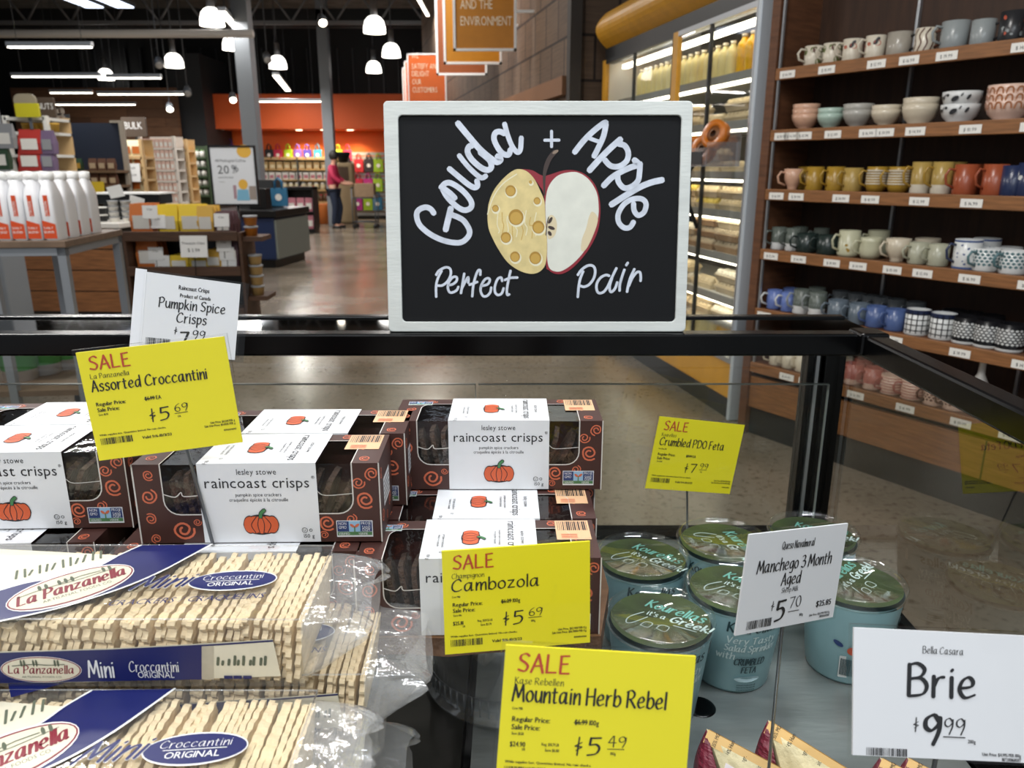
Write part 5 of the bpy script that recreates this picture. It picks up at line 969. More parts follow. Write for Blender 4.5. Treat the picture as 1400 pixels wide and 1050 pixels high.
shape(b, '490,600 500,555 525,545 550,570 560,620 550,680 525,710 495,710', 3, .0003); shape(b, '855,570 825,680 770,790 735,800 740,720 770,640 790,560 815,520', 3, .00025)
shape(b, '300,215 250,222 180,275 110,360 72,450 60,540 68,640 100,720 150,810 210,890 290,945 370,968 430,955 470,915 485,850 488,740 480,620 475,520 468,440 440,370 400,290 350,235', 1, .0003)
for x, y, r in ((226, 370, 38), (117, 497, 24), (265, 560, 54), (192, 706, 37), (258, 845, 36), (404, 853, 43), (426, 632, 44), (417, 443, 25), (370, 308, 12)):
    for dr, dy, mi, w in ((6, 8, 5, .00035), (0, 0, 4, .0004), (-.22*r, .12*r, 6, .00045)):
        b.poly([fz(a, c, *Z3) for a, c in ell(x+(dr > 0)*4, y+dy, r+dr, (r+dr)*1.06)], CF, mi, w)
b.ribbon(smooth([fz(x, y, *Z3) for x, y in pts('60,540 100,420 170,320 270,250')], 5), .0007, CF, 5, .00036)
for q in range(9): b.ribbon(smooth([fz(x+R.uniform(-6, 6)+q*34, y+R.uniform(-30, 30), *Z3) for x, y in pts('135,540 130,600 142,650 136,700')], 5), .0005, CF, (5, 6)[q % 2], .00032)
for t, w0 in (('480,690 490,600 500,560', .0006),): b.ribbon(smooth([fz(x, y, *Z3) for x, y in pts(t)], 5), w0, CF, 7, .0005)
for cx, cy, a, c, ro in ((512, 583, 27, 11, -1.05), (520, 637, 26, 12, .35), (508, 677, 19, 12, 1.0)): b.poly([fz(px, py, *Z3) for px, py in ell(cx, cy, a, c, ro)], CF, 7, .0005)
sp = [fz(x, y, *Z3) for x, y in smooth(pts('470,400 468,280 478,210 505,140 545,90'), 6)]; b.ribbon(sp, [.0009+.0022*min(1, i/14) for i in range(len(sp))], CF, 7, .0004)
b.poly([fz(px, py, *Z3) for px, py in ell(549, 90, 24, 11, -.5)], CF, 8, .0005)
b.build('painted_gouda_and_apple', [mat('paint_red', '#8d1f2e', .5), mat('paint_cheese', '#d8c489', .55, nz=.12, ns=60), mat('paint_flesh', '#dcdcd0', .55, nz=.06, ns=40), mat('paint_flesh_warm', '#d9c9a6', .55), mat('paint_hole', '#a8802f', .55), mat('paint_pale', '#e6dfc0', .55), mat('paint_hole_light', '#c39c48', .55), mat('paint_stem', '#3b2c28', .55), mat('paint_stem_end', '#8a7766', .55)], bd)

# ---------------------------------------------------------------- wood plank on upturned tubs, cracker cartons
PZ0, PZ1 = 1.070, 1.0935
m_bark = mat('bark_plank', '#4a3220', .8, nz=.5, ns=40, bump=.6, bs=60); m_plk = mat('plank_top', '#6b4a2e', .6, nz=.3, ns=7, st=(1, 8, 1))
edge = [(x, (.545 if x < -.15 else .528) + R.uniform(-.004, .004)) for x in [-.95+.03*i for i in range(35)]]
outl = edge + [(.085, .60), (.08, .80)] + [(-.95, .80)]
b = MB(); n = len(outl)
top = [(x, y, PZ1) for x, y in outl]; mid = [(x, y-(.006 if i < len(edge) else 0)+R.uniform(-.002, .002), (PZ0+PZ1)/2) for i, (x, y) in enumerate(outl)]; bot = [(x, y+(.012 if i < len(edge) else 0), PZ0) for i, (x, y) in enumerate(outl)]
b.add(top+mid+bot, [tuple(range(n))], 0); b.add(top+mid+bot, [tuple(range(3*n-1, 2*n-1, -1))] + [(k*n+(i+1) % n, k*n+i, (k+1)*n+i, (k+1)*n+(i+1) % n) for k in (0, 1) for i in range(n)], 1)
tag(b.build('live_edge_plank', [m_plk, m_bark], fix=True), 'live-edge wooden plank carrying the brown cracker boxes', 'plank')
m_tubc = clear('clear_plastic', (.9, .92, .94), 1.4, .08, base=.08, haze=.14)
def riser(x, y, label):
    t = thing('plastic_tub', label, 'tub', (x, y, DZ+.0005), group='upturned clear tubs under the plank'); hh = PZ0-DZ-.0015
    MB().lathe([(.098, 0), (.098, .004), (.092, .006), (.092, .03), (.096, .032), (.096, .036)], 48).build('rim', m_tubc, t)
    MB().lathe([(.088, .002), (.086, .04), (.076, hh-.003), (.0, hh-.002)], 48).build('wall', m_tubc, t)
    q = MB()
    for k in range(60): a = 2*math.pi*k/60; q.cyl((.0925*math.cos(a), .0925*math.sin(a), .007), (.0925*math.cos(a), .0925*math.sin(a), .029), .0012, n=4)
    q.build('rim_rib', m_tubc, t)
q = P(690, 980, z=DZ); riser(q.x+.002, q.y+.098-.02, 'upturned clear plastic tub propping the plank behind the two lower yellow cards'); riser(-.42, .69, 'upturned clear plastic tub propping the plank behind the cracker packs')
BW_, BD_, BH_ = .19, .066, .0668
m_car = mat('carton_brown', '#3f231e', .5, nz=.06, ns=30); m_sw = mat('swirl_orange', '#c8684a', .5); m_lab = mat('label_white', '#dcdde0', .45); m_lk = mat('label_ink', '#1a1a20', .5); m_pu = mat('pumpkin_orange', '#cc5a33', .5); m_pg = mat('pumpkin_stem', '#3f7a4a', .5)
m_crk = mat('dark_crisp', '#3b281c', .8, nz=.5, ns=120, bump=.7, bs=200); m_film = clear('carton_film', (.93, .93, .92), 1.3, .05, bump=.15, bs=25); m_cut = mat('cut_edge', '#cbc6c0', .5); m_beige = mat('barcode_patch', '#d9ae86', .5); m_bb = mat('badge_blue', '#23396b', .5); m_bl = mat('badge_sky', '#8fb5d2', .5); m_bgn = mat('badge_green', '#4e7a50', .5)
def swirl(b, fr, u, v, r, a0, mi=1, w=.0002, tr=1.7):
    p = [(u + r*(.25+.75*t)*math.cos(a0+t*tr*2*math.pi)*(1+.08*math.cos(3*t*9)), v + r*(.25+.75*t)*math.sin(a0+t*tr*2*math.pi)) for t in [i/26 for i in range(27)]]
    b.ribbon(p, r*.105, fr, mi, w)
def pumpkin(b, fr, cx, cy, s, m0=0, m1=1, m2=2):
    f2 = Frame(fr(cx, cy), fr.u, fr.v)
    b.poly(ell(0, 0, s*1.06, s*.66), f2, m2, .0002)
    for x, rx in ((-.66, .36), (.66, .36), (-.36, .44), (.36, .44), (0, .44)):
        b.poly(ell(x*s, 0, rx*s*1.06, s*.62*(1.0-.12*abs(x))+.02*s), f2, m2, .0003+.00003*(1-abs(x))); b.poly(ell(x*s, 0, rx*s*.97, s*.57*(1.0-.12*abs(x))), f2, m0, .0004+.00003*(1-abs(x)))
    for x in (-.5, -.17, .17, .5): b.ribbon(smooth([(x*s*.5, s*.5), (x*s*1.15, 0), (x*s*.7, -s*.52)], 5), s*.022, f2, m2, .0006)
    b.ribbon(smooth([(0, s*.5), (s*.06, s*.75), (s*.26, s*.95)], 5), s*.13, f2, m2, .0006); b.ribbon(smooth([(0, s*.5), (s*.06, s*.75), (s*.26, s*.94)], 5), s*.09, f2, m1, .0007)
def fit(s, h, W): return W/print_w(s, h)
XL, XRR, ZB, TD = .0215, .1690, .0245, .0500
def raincoast():
    t = thing('cracker_carton', 'x', 'cracker box', group='brown pumpkin spice cracker boxes')
    F = Frame((0, 0, 0)); T = Frame((0, 0, BH_), (1, 0, 0), (0, 1, 0)); S = Frame((BW_, 0, 0), (0, 1, 0), (0, 0, 1)); SL_ = Frame((0, BD_, 0), (0, -1, 0), (0, 0, 1))
    r = .012
    arcR = [(XRR-r+r*math.cos(a), ZB+r+r*math.sin(a)) for a in [-math.pi/2*i/5 for i in range(6)]]; arcL = [(XL+r-r*math.cos(a), ZB+r-r*math.sin(a)) for a in [math.pi/2*(1-i/5) for i in range(6)]]
    u = [(0, 0), (BW_, 0), (BW_, BH_), (XRR, BH_)] + arcR + arcL + [(XL, BH_), (0, BH_)]
    b = MB(); b.poly(u, F)
    arcR2 = [(XRR-r+r*math.cos(a), TD-r+r*math.sin(a)) for a in [math.pi/2*i/5 for i in range(6)]]; arcL2 = [(XL+r-r*math.cos(a), TD-r+r*math.sin(a)) for a in [math.pi/2*(1-i/5) for i in range(6)]]
    ut = [(BW_, 0), (BW_, BD_), (0, BD_), (0, 0), (XL, 0)] + arcL2[::-1] + arcR2[::-1] + [(XRR, 0)]
    b.poly(ut, T)
    b.poly([(0, 0), (BD_, 0), (BD_*1.0, BH_), (0, BH_)], S); b.poly([(0, 0), (BD_, 0), (BD_, BH_), (0, BH_)], SL_)
    b.add([(0, BD_, 0), (BW_, BD_, 0), (BW_, BD_, BH_), (0, BD_, BH_)], [(3, 2, 1, 0)]); b.add([(0, 0, 0), (BW_, 0, 0), (BW_, BD_, 0), (0, BD_, 0)], [(3, 2, 1, 0)])
    rr = random.Random(4)
    for u_, v_, r_, a in ((.012, .058, .0045, 1), (.010, .040, .0065, 3), (.0095, .021, .0048, 4), (.034, .0115, .0085, 2), (.012, .004, .0042, 0), (.0455, .018, .0032, 2), (.1785, .036, .0075, 1), (.1735, .0505, .0052, 2), (.1845, .058, .0055, 0), (.1665, .0195, .0045, 3), (.1475, .0165, .0068, 1), (.1445, .006, .0035, 5)):
        b_ = b; swirl(b_, F, u_, v_, r_, a)
    for u_, v_, r_, a in ((.010, .014, .005, 1), (.012, .034, .0048, 3), (.03, .058, .005, 2), (.178, .010, .005, 1), (.175, .033, .004, 0), (.155, .059, .005, 4)): swirl(b, T, u_, v_, r_, a)
    for fr in (S, SL_):
        for u_, v_, r_, a in ((.010, .055, .005, 1), (.012, .018, .006, 2), (.05, .016, .006, 0), (.033, .009, .004, 1)): swirl(b, fr, u_, v_, r_, a)
    b.ribbon([(XRR, BH_)] + arcR + arcL + [(XL, BH_)], .0005, F, 2, .0003); b.ribbon([(XL, 0)] + arcL2[::-1] + arcR2[::-1] + [(XRR, 0)], .0004, T, 2, .0003)
    b.ribbon([(0, 0), (0, BH_)], .0006, F, 2, .0004); b.ribbon([(BW_, 0), (BW_, BH_)], .0005, F, 2, .0004)
    cb = b.build('carton', [m_car, m_sw, m_cut], t)
    b = MB(); b.poly([(.018, .022), (.05, .022), (.05, .046), (.018, .046)], S, 0, .0003)
    for i in range(5): b.ribbon([(.02, .042-i*.004), (.047, .042-i*.004)], .0006, S, 1, .0005, capr=False)
    b.build('nutrition_panel', [m_lab, m_lk], cb)
    b = MB(); b.poly([(.158, .030), (.186, .030), (.186, .064), (.158, .064)], T, 0, .0003)
    rr = random.Random(2)
    for i in range(16): b.ribbon([(.160+i*.0016, .046), (.160+i*.0016, .062)], rr.choice((.0002, .0004, .0006)), T, 1, .0005, capr=False)
    for i in range(4): b.ribbon([(.162, .033+i*.002), (.175, .033+i*.002)], .0004, T, 2, .0005, capr=False)
    b.build('barcode_sticker', [m_beige, m_lk, m_sw], cb)
    for fr, ox, oy, k in ((F, .1545, .0042, 1.0), (T, .008, .047, .8)):
        b = MB(); f2 = Frame(fr(ox, oy), fr.u*k, fr.v*k); q = lambda a, c, d, e, mi, w=.0003: b.poly([(a, c), (d, c), (d, e), (a, e)], f2, mi, w)
        q(0, 0, .0286, .0142, 4); q(.0006, .0014, .028, .0044, 2, .0004); q(.0006, .0046, .028, .0136, 0, .0004); q(.0098, .0046, .0188, .0136, 1, .0005)
        for s, x, y in (('NON', .0018, .0105), ('GMO', .0018, .0072), ('SANS', .0202, .0072), ('PROJET', .0196, .0107), ('OGM', .0202, .0049)): text(b, s, x, y, .0024, f2, mi=4, w=.0006, sx=.8)
        text(b, 'VERIFIED', .0014, .0019, .0018, f2, mi=4, w=.0006, sx=.9); text(b, 'VERIFIE', .0172, .0019, .0018, f2, mi=4, w=.0006, sx=.9)
        b.ribbon([(.0143, .002), (.0143, .009)], .0005, f2, 2, .0007); b.poly(ell(.0125, .0098, .0022, .0011, -.7, 12), f2, 3, .0007); b.poly(ell(.0163, .0100, .0022, .0011, .7, 12), f2, 3, .0008)
        b.build('certification_badge', [m_bb, m_bl, m_bgn, m_sw, m_lab], cb)
    # sleeve
    LX0, LX1 = .0499, .1416; LW = LX1-LX0
    b = MB(); e = .0008
    b.add([(LX0, -e, .0005), (LX1, -e, .0005), (LX1, -e, BH_+e), (LX0, -e, BH_+e), (LX1, BD_+e, BH_+e), (LX0, BD_+e, BH_+e), (LX1, BD_+e, .0005), (LX0, BD_+e, .0005)], [(0, 1, 2, 3), (3, 2, 4, 5), (5, 4, 6, 7)])
    sl = b.build('sleeve', m_lab, t)
    LF = Frame((LX0, -e-.0003, 0)); b = MB()
    text(b, 'lesley stowe', LW*.5, .0583, .0047, LF, 'C', sx=fit('lesley stowe', .0047, .031)); text(b, 'raincoast crisps', LW*.5, .0472, .0087, LF, 'C', sx=fit('raincoast crisps', .0087, .082)); text(b, '®', LW*.955, .0545, .0024, LF)
    text(b, 'pumpkin spice crackers', LW*.5, .0400, .0029, LF, 'C', sx=fit('pumpkin spice crackers', .0029, .036)); text(b, 'craquelins épicés à la citrouille', LW*.5, .0357, .0029, LF, 'C', sx=fit('craquelins épicés à la citrouille', .0029, .046)); text(b, '150 g', LW*.952, .0043, .0030, LF, 'R')
    b.ribbon(ell(LW*.868, .0107, .0021, .0021, 0, 16), .00022, LF, 0, closed=True); text(b, 'U', LW*.868, .0097, .002, LF, 'C'); b.ribbon(ell(LW*.92, .0107, .0011, .0011, 0, 12), .00022, LF, 0, closed=True)
    b.build('lettering', m_lk, sl); b = MB(); TF = Frame((LX0, 0, BH_+e+.0003), (0, -1, 0), (1, 0, 0)); tf = lambda s, pos, x, h, W: text(b, s, pos, x, h, TF, 'C', sx=fit(s, h, W))
    tf('raincoast crisps', -.033, LW*.745, .0072, .058); tf('lesley stowe', -.033, LW*.86, .0035, .022); tf('pumpkin spice crackers', -.033, LW*.665, .0022, .026); tf('craquelins épicés', -.033, LW*.625, .0022, .022); tf('artisan crackers', -.028, LW*.17, .0024, .022); tf('made in canada', -.028, LW*.13, .0022, .02); text(b, '150 g', -.005, LW*.06, .0026, TF); text(b, 'U', -.010, LW*.16, .0030, TF)
    b.build('lettering', m_lk, sl)
    b = MB(); pumpkin(b, LF, LW*.5, .0160, .0133); b.build('pumpkin_print', [m_pu, m_pg, m_lk], sl); b = MB(); pumpkin(b, Frame((LX0+LW*.42, .033, BH_+e+.0002), (0, -1, 0), (1, 0, 0)), 0, 0, .0118); b.build('pumpkin_print', [m_pu, m_pg, m_lk], sl)
    rr = random.Random(9); proto = None
    for i in range(13):
        x = .026 + i*.0117 + rr.uniform(-.002, .002)
        if .062 < x < .130: continue
        if proto is None:
            q = MB(); n = 14; o = [(.019*math.copysign(abs(math.cos(a))**.6, math.cos(a)) + rr.uniform(-.0012, .0012), .021*math.copysign(abs(math.sin(a))**.6, math.sin(a)) + rr.uniform(-.0012, .0012)) for a in [2*math.pi*k/n for k in range(n)]]
            q.prism(o, Frame((.0022, 0, 0), (0, 1, 0), (0, 0, 1)), .0044); proto = q.build('cracker', m_crk, t, fix=True); c = proto
        else: c = proto.copy(); COL.objects.link(c)
        c.parent = t; c.location = (x, .030+rr.uniform(-.002, .002), .0285+rr.uniform(-.002, .002)); c.rotation_euler = (rr.uniform(-.15, .15), (.38 if x > .1 else -.15)+rr.uniform(-.15, .15), rr.uniform(-.15, .15))
    for w_, (a, c) in enumerate(((XL-.001, LX0+.004), (LX1-.004, XRR+.001))):
        b = MB(); b.add([(a, .0005, ZB-.001), (c, .0005, ZB-.001), (c, .0006, BH_-.0006), (a, .0006, BH_-.0006), (c, TD+.001, BH_-.0006), (a, TD+.001, BH_-.0006)], [(0, 1, 2, 3), (3, 2, 4, 5)])
        if w_ == 0: b.ribbon(smooth([(XL, .042), (XL+.009, .0395), (XL+.014, .0435), (XL+.016, .040), (XL+.03, .041)], 4), .0004, F, 1, .0002)
        else: b.ribbon(smooth([(LX1, .0435), (LX1+.006, .040), (XRR, .0415)], 4), .0003, F, 1, .0002)
        b.build('window_film', [m_film, m_cut], t)
    b = MB(); b.bb((.003, .003, .001), (BW_-.003, BD_-.003, .006)); b.build('inner_tray', mat('tray_dark', '#1d1410', .7), t)
    return t
rc = raincoast()
def at_box(px, pz, Y): p = P(px, 500, Y=Y); return p
# (x of the front centre, Y of the front, base height, turn, lean, label)
z1 = PZ1+.0003; z2 = z1+BH_+.0015
fl = lambda px, Y, z: ((px-700)/FPX)*(Y*CP-(z-CZ)*SP)
BX = [(fl(681, .659, z2+.033), .659, z2, .0, 0, 'cracker box with its full label showing, standing alone on top under the chalkboard'),
      (fl(354, .5545, z2+.033), .5545, z2, .02, 0, 'cracker box with its full label showing, beneath the most tilted yellow sale card'),
      (-.409, .578, z2, .035, 0, 'cracker box at the case end with the yellow sale card over its corner'),
      (fl(352, .5545, z2+.033)+.012, .5545+.0695, z2, .01, 0, 'cracker box directly behind the one beneath the most tilted yellow card'),
      (-.405, .578+.0695, z2, .03, 0, 'cracker box directly behind the one at the case end'),
      (fl(654, .5305, z1+.033), .5305, z1, .015, 0, 'cracker box partly covered by the yellow card over the plank edge'),
      (fl(664, .5995, z1+.033), .5995, z1, .01, 0, 'cracker box in the lower layer just behind the one a yellow card covers'),
      (fl(676, .672, z1+.033), .672, z1, .0, 0, 'cracker box in the lower layer holding up the lone top box'),
      (-.215, .540, z1, .03, 0, 'cracker box in the lower layer right behind the top cracker pack'),
      (-.43, .553, z1, .05, 0, 'cracker box in the lower layer at the case end behind the cracker pack'),
      (-.21, .612, z1, .02, 0, 'cracker box in the lower layer, second row behind the cracker packs'),
      (-.425, .625, z1, .04, 0, 'cracker box in the lower layer, second row at the case end'),
      (-.62, .60, z2, .02, 0, 'cracker box in the upper layer beyond the end one'), (-.64, .61, z1, .02, 0, 'cracker box in the lower layer beyond the end one')]
for i, (x, y, z, rz, rx, lb) in enumerate(BX):
    loc = Vector((x, y, z)) - Matrix.Rotation(rz, 3, 'Z') @ Vector((BW_/2, 0, 0))
    if i == 0: rc.location = loc; rc.rotation_euler = (rx, 0, rz); rc['label'] = lb
    else: dup(rc, loc, (rx, 0, rz), lb)

# ---------------------------------------------------------------- flat-bread cracker packs
m_ck = mat('pale_cracker', '#dcc7a2', .7, nz=.16, ns=45, bump=.35, bs=120); m_wrap = clear('wrap_film', (.985, .985, .98), 1.1, .07, bump=.2, bs=30, haze=.03); m_wrapc = clear('wrap_film_crumpled', (.98, .98, .975), 1.2, .14, bump=.5, bs=45, base=.06, haze=.16)
m_pb = mat('pack_blue', '#111a58', .4); m_pc = mat('pack_cream', '#d9d2bc', .5, nz=.06, ns=40); m_pr = mat('pack_red', '#7e2232', .5); m_pw = mat('pack_white', '#e2e2e0', .45); m_pgn = mat('pack_sketch', '#59604f', .6); m_pgr = mat('pack_greyland', '#b3ab98', .6, nz=.15, ns=60)
PKL, PKD, PKH = .33, .100, .0502
PX1 = fl(413, .433, 1.145)             # x of the tray end of the top pack
PKZ = DZ + 5*PKH + .0012
PK0 = Vector((PX1-PKL, .433, PKZ))
def pk(zx, zy):                       # photo crop coordinates to the pack's top face
    p = P(zx/2.692, 720+zy/2.691, z=PKZ+PKH); return (p.x-PK0.x, p.y-PK0.y)
def kf(zx, zy):                       # photo crop coordinates to the pack's front face
    p = P(zx/2.692, 720+zy/2.691, Y=PK0.y); return (p.x-PK0.x, p.z-PK0.z)
def pack(full=True):
    t = thing('cracker_pack', 'x', 'cracker pack', group='clear-wrapped flat cracker packs')
    rr = random.Random(3); proto = None; n = 70
    for i in range(n):
        x = PKL - .004 - i*.0047
        if x < .004: break
        if proto is None:
            o = []; hw, hh = .0455, .0215; m = 9
            for k in range(m*3+1): o.append((-hw+2*hw*k/(m*3), -hh))
            for k in range(1, 16): o.append((hw + .0012*math.sin(k*math.pi/2.0), -hh+2*hh*k/16))
            for k in range(m*3+1): o.append((hw-2*hw*k/(m*3), hh+.0010*math.sin(k*2.1)))
            for k in range(1, 20): o.append((-hw - .0016*math.sin(k*math.pi/2.2), hh-2*hh*k/20))
            q = MB(); q.prism(o, Frame((.0019, 0, 0), (0, 1, 0), (0, 0, 1)), .0037); proto = q.build('cracker', m_ck, t, fix=True); c = proto
        else: c = proto.copy(); COL.objects.link(c)
        c.parent = t; c.location = (x, PKD/2+rr.uniform(-.002, .002), .0235+rr.uniform(-.0012, .0012)); c.rotation_euler = (rr.uniform(-.03, .03), .10+rr.uniform(-.09, .09), rr.uniform(-.05, .05))
    b = MB(); e = .0005
    b.add([(0, 0, 0), (PKL, 0, 0), (PKL, 0, PKH), (0, 0, PKH), (PKL, PKD, PKH), (0, PKD, PKH), (PKL, PKD, 0), (0, PKD, 0)], [(0, 1, 2, 3), (3, 2, 4, 5), (5, 4, 6, 7), (7, 6, 1, 0)])
    wr = b.build('wrapper', m_wrap, t); b = MB()
    for y in (0, PKD): b.tube([(0, y, PKH), (PKL*.5, y, PKH+.0004), (PKL, y, PKH)], .0006, 6)
    b.tube([(PKL, 0, PKH), (PKL, PKD*.5, PKH+.0004), (PKL, PKD, PKH)], .0006, 6); b.build('film_seam', m_wrapc, wr)
    # crumpled end of the bag
    b = MB(); nu, nv = 12, 40; vs = []
    for i in range(nu):
        s = i/(nu-1)
        for j in range(nv):
            a = 2*math.pi*j/nv; k = 1-s
            cy = PKD/2*math.copysign(abs(math.cos(a))**.35, math.cos(a)); cz = PKH/2*math.copysign(abs(math.sin(a))**.35, math.sin(a))
            vs.append((PKL + .040*s + .004*s*math.sin(a*5+s*4), PKD/2 + cy*(1-.08*s) + .004*s*math.sin(a*7+1), PKH/2 + cz*(.10+.90*k**.7) + .009*s + s*.004*math.sin(cy*160+s*3)))
    b.add(vs, [(i*nv+j, i*nv+(j+1) % nv, (i+1)*nv+(j+1) % nv, (i+1)*nv+j) for i in range(nu-1) for j in range(nv)], 0, True); en = b.build('bag_end', m_wrapc, t)
    if not full: return t
    T = Frame((0, 0, PKH+.0006), (1, 0, 0), (0, 1, 0)); F = Frame((0, -.0006, 0))
    b = MB(); sh = lambda t_, mi, w, f=pk, fr=T: b.poly([f(*q) for q in pts(t_)], fr, mi, w)
    for p_ in ('440,108 400,128 360,150 300,170 240,185 170,200 100,210 40,225 0,238 -60,250 -200,270 -420,310 -300,200 -100,80 200,95',): sh(p_, 1, .0)
    sh('520,72 470,92 440,108 400,128 360,150 300,170 240,185 170,200 100,210 40,225 0,238 -120,262 -260,300 -260,410 -100,375 0,352 200,308 330,270 480,218 600,165 700,112 780,68', 0, .0002)
    ln = lambda t_, hw, mi, w, f=pk, fr=T: b.ribbon(smooth([f(*q) for q in pts(t_)], 4), hw, fr, mi, w)
    ln('0,352 200,308 330,270 480,218 600,165 700,112 780,68', .0009, 2, .0003); ln('0,238 100,210 240,185 360,150 440,108 520,72', .0008, 2, .0003); ln('440,112 360,156 240,191', .0006, 4, .0004)
    for k in range(12): ln('%d,%d %d,%d' % (60+k*28+R.uniform(-8, 8), 196-k*7, 64+k*28, 182-k*7-R.uniform(4, 16)), .0008, 5, .0003)
    c0 = pk(257, 228); c1 = pk(492, 158); c2 = pk(22, 300); ang = math.atan2(c1[1]-c2[1], c1[0]-c2[0]); L = math.hypot(c1[0]-c2[0], c1[1]-c2[1])/2; cx, cy = (c1[0]+c2[0])/2, (c1[1]+c2[1])/2
    b.poly(ell(cx, cy, L, .0235, ang), T, 3, .0005); b.poly(ell(cx, cy, L*.985, .0215, ang), T, 4 if False else 6, .0006); b.poly(ell(cx, cy, L*.96, .0198, ang), T, 1, .0007)
    U = Vector((math.cos(ang), math.sin(ang), 0)); V_ = Vector((-math.sin(ang), math.cos(ang), 0)); LFm = Frame(Vector((cx, cy, PKH+.0014)), U, V_)
    text(b, 'La Panzanella', 0, -.0058, .0135, LFm, 'C', 'h', 6, sx=L*1.72/hand_w('La Panzanella', .0135), bold=1.3, slant=.25); text(b, 'ARTISANAL FOODS CO.', .002, -.0118, .0035, LFm, 'C', mi=5, sx=L*1.1/print_w('ARTISANAL FOODS CO.', .0035))
    for k, x in enumerate((-.018, -.014, -.006, -.002, .002, .022, .026)): b.poly(ell(x, .011, .0011, .004), LFm, 5, .0002)
    b.ribbon([(-.006+.0, .0095), (.008, .0115), (.02, .0105)], .0004, LFm, 5, .0002); b.ribbon(smooth([(-.032, .006), (-.015, .0085), (.005, .007), (.03, .0085)], 4), .0003, LFm, 5, .0002)
    def line(s, a, e_, base, mi, font='p', slant=.2, bold=1.0, w_=0.0):
        p0 = pk(*a); p1 = pk(*e_); u = Vector((p1[0]-p0[0], p1[1]-p0[1], 0)); W = u.length; u.normalize(); v = Vector((-u.y, u.x, 0)); fr = Frame(Vector((p0[0], p0[1], PKH+.0014)), u, v)
        text(b, s, 0, 0, base, fr, 'L', font, mi, w_, sx=W/((hand_w if font == 'h' else print_w)(s, base)), slant=slant, bold=bold)
    for (mi_, k_, w_) in ((3, 1.55, 0), (4, 1.15, .0004)): line('Mini', (478, 240), (690, 225), .0165, mi_, 'h', .45, 1.05*k_, w_)
    line('CRACKERS / CRAQUELINS', (392, 298), (972, 268), .0062, 4, slant=.25)
    o0 = pk(694, 210); o1 = pk(1020, 196); a2 = math.atan2(o1[1]-o0[1], o1[0]-o0[0]); L2 = math.hypot(o1[0]-o0[0], o1[1]-o0[1])/2; ox, oy = (o0[0]+o1[0])/2, (o0[1]+o1[1])/2
    b.poly(ell(ox, oy, L2, .0135, a2), T, 2, .0005); b.poly(ell(ox, oy, L2*.975, .0122, a2), T, 0, .0007); f3 = Frame(Vector((ox, oy, PKH+.0016)), (math.cos(a2), math.sin(a2), 0), (-math.sin(a2), math.cos(a2), 0))
    text(b, 'Croccantini', 0, .0010, .0062, f3, 'C', 'h', 2, sx=1.0, bold=.65); text(b, 'ORIGINAL', 0, -.0075, .0050, f3, 'C', mi=2, sx=L2*1.05/print_w('ORIGINAL', .005)); b.ribbon([(-L2*.6, -.0008), (L2*.6, -.0008)], .0003, f3, 2)
    b.build('top_print', [m_pb, m_pc, m_pw, m_pw, m_pb, m_pgn, m_pr], wr)
    # printed band along the front
    b = MB(); kk = lambda t_, mi, w: b.poly([kf(*q) for q in pts(t_)], F, mi, w)
    kk('-400,470 0,457 400,446 800,425 1005,412 1035,548 600,562 300,570 -400,580', 1, 0); kk('-400,476 0,464 400,452 700,437 700,560 300,568 -400,580', 0, .0002)
    for i in range(6): kk('%d,%d %d,%d %d,560 %d,560' % (700+i*22, 437-i*2, 722+i*22, 435-i*2, 722+i*22, 700+i*22), 0 if i < 2 else 7, .0002) if i < 4 else None
    b.ribbon([kf(*q) for q in pts('-400,476 0,464 400,452 800,431 1005,417')], .0006, F, 4, .0004)
    for k in range(10): x = 800+k*20+R.uniform(-6, 6); b.ribbon([kf(x, 505), kf(x+2, 505-R.uniform(12, 42))], .0009, F, 5, .0004)
    c2 = kf(155, 522); w2 = abs(kf(304, 522)[0]-kf(6, 522)[0])/2; h2 = abs(kf(155, 474)[1]-kf(155, 570)[1])/2
    b.poly(ell(c2[0], c2[1], w2, h2), F, 3, .0005); b.poly(ell(c2[0], c2[1], w2*.985, h2*.96), F, 6, .0006); b.poly(ell(c2[0], c2[1], w2*.955, h2*.9), F, 1, .0007)
    f4 = Frame((c2[0], -.0014, c2[1])); text(b, 'La Panzanella', 0, -h2*.28, h2*.6, f4, 'C', 'h', 6, sx=w2*1.65/hand_w('La Panzanella', h2*.6), bold=1.2, slant=.15); text(b, 'ARTISANAL FOODS CO.', 0, -h2*.62, h2*.15, f4, 'C', mi=5, sx=w2*1.0/print_w('ARTISANAL FOODS CO.', h2*.15))
    for x in (-.012, -.010, -.004, -.002, .010, .012): b.poly(ell(x, h2*.52, .0007, .0026), f4, 5, .0002)
    b.ribbon(smooth([(-.018, h2*.3), (-.005, h2*.42), (.006, h2*.36), (.016, h2*.42)], 4), .0003, f4, 5, .0002)
    m0 = kf(332, 550); m1_ = kf(432, 548); f5 = Frame((m0[0], -.0012, m0[1])); text(b, 'Mini', 0, 0, .0125, f5, 'L', 'h', 2, sx=(m1_[0]-m0[0])/hand_w('Mini', .0125), bold=.85)
    m0 = kf(480, 530); m1_ = kf(665, 526); text(b, 'Croccantini', 0, 0, .008, Frame((m0[0], -.0012, m0[1])), 'L', 'h', 2, sx=(m1_[0]-m0[0])/hand_w('Croccantini', .008), bold=.65); m0 = kf(512, 552); m1_ = kf(648, 550); text(b, 'ORIGINAL', 0, 0, .0045, Frame((m0[0], -.0012, m0[1])), 'L', 'p', 2, sx=(m1_[0]-m0[0])/print_w('ORIGINAL', .0045))
    for x in (828, 862, 898): p0 = kf(x, 556); p1 = kf(x+30, 544); b.poly([p0, (p1[0], p0[1]), p1, (p0[0], p1[1])], F, 0, .0006)
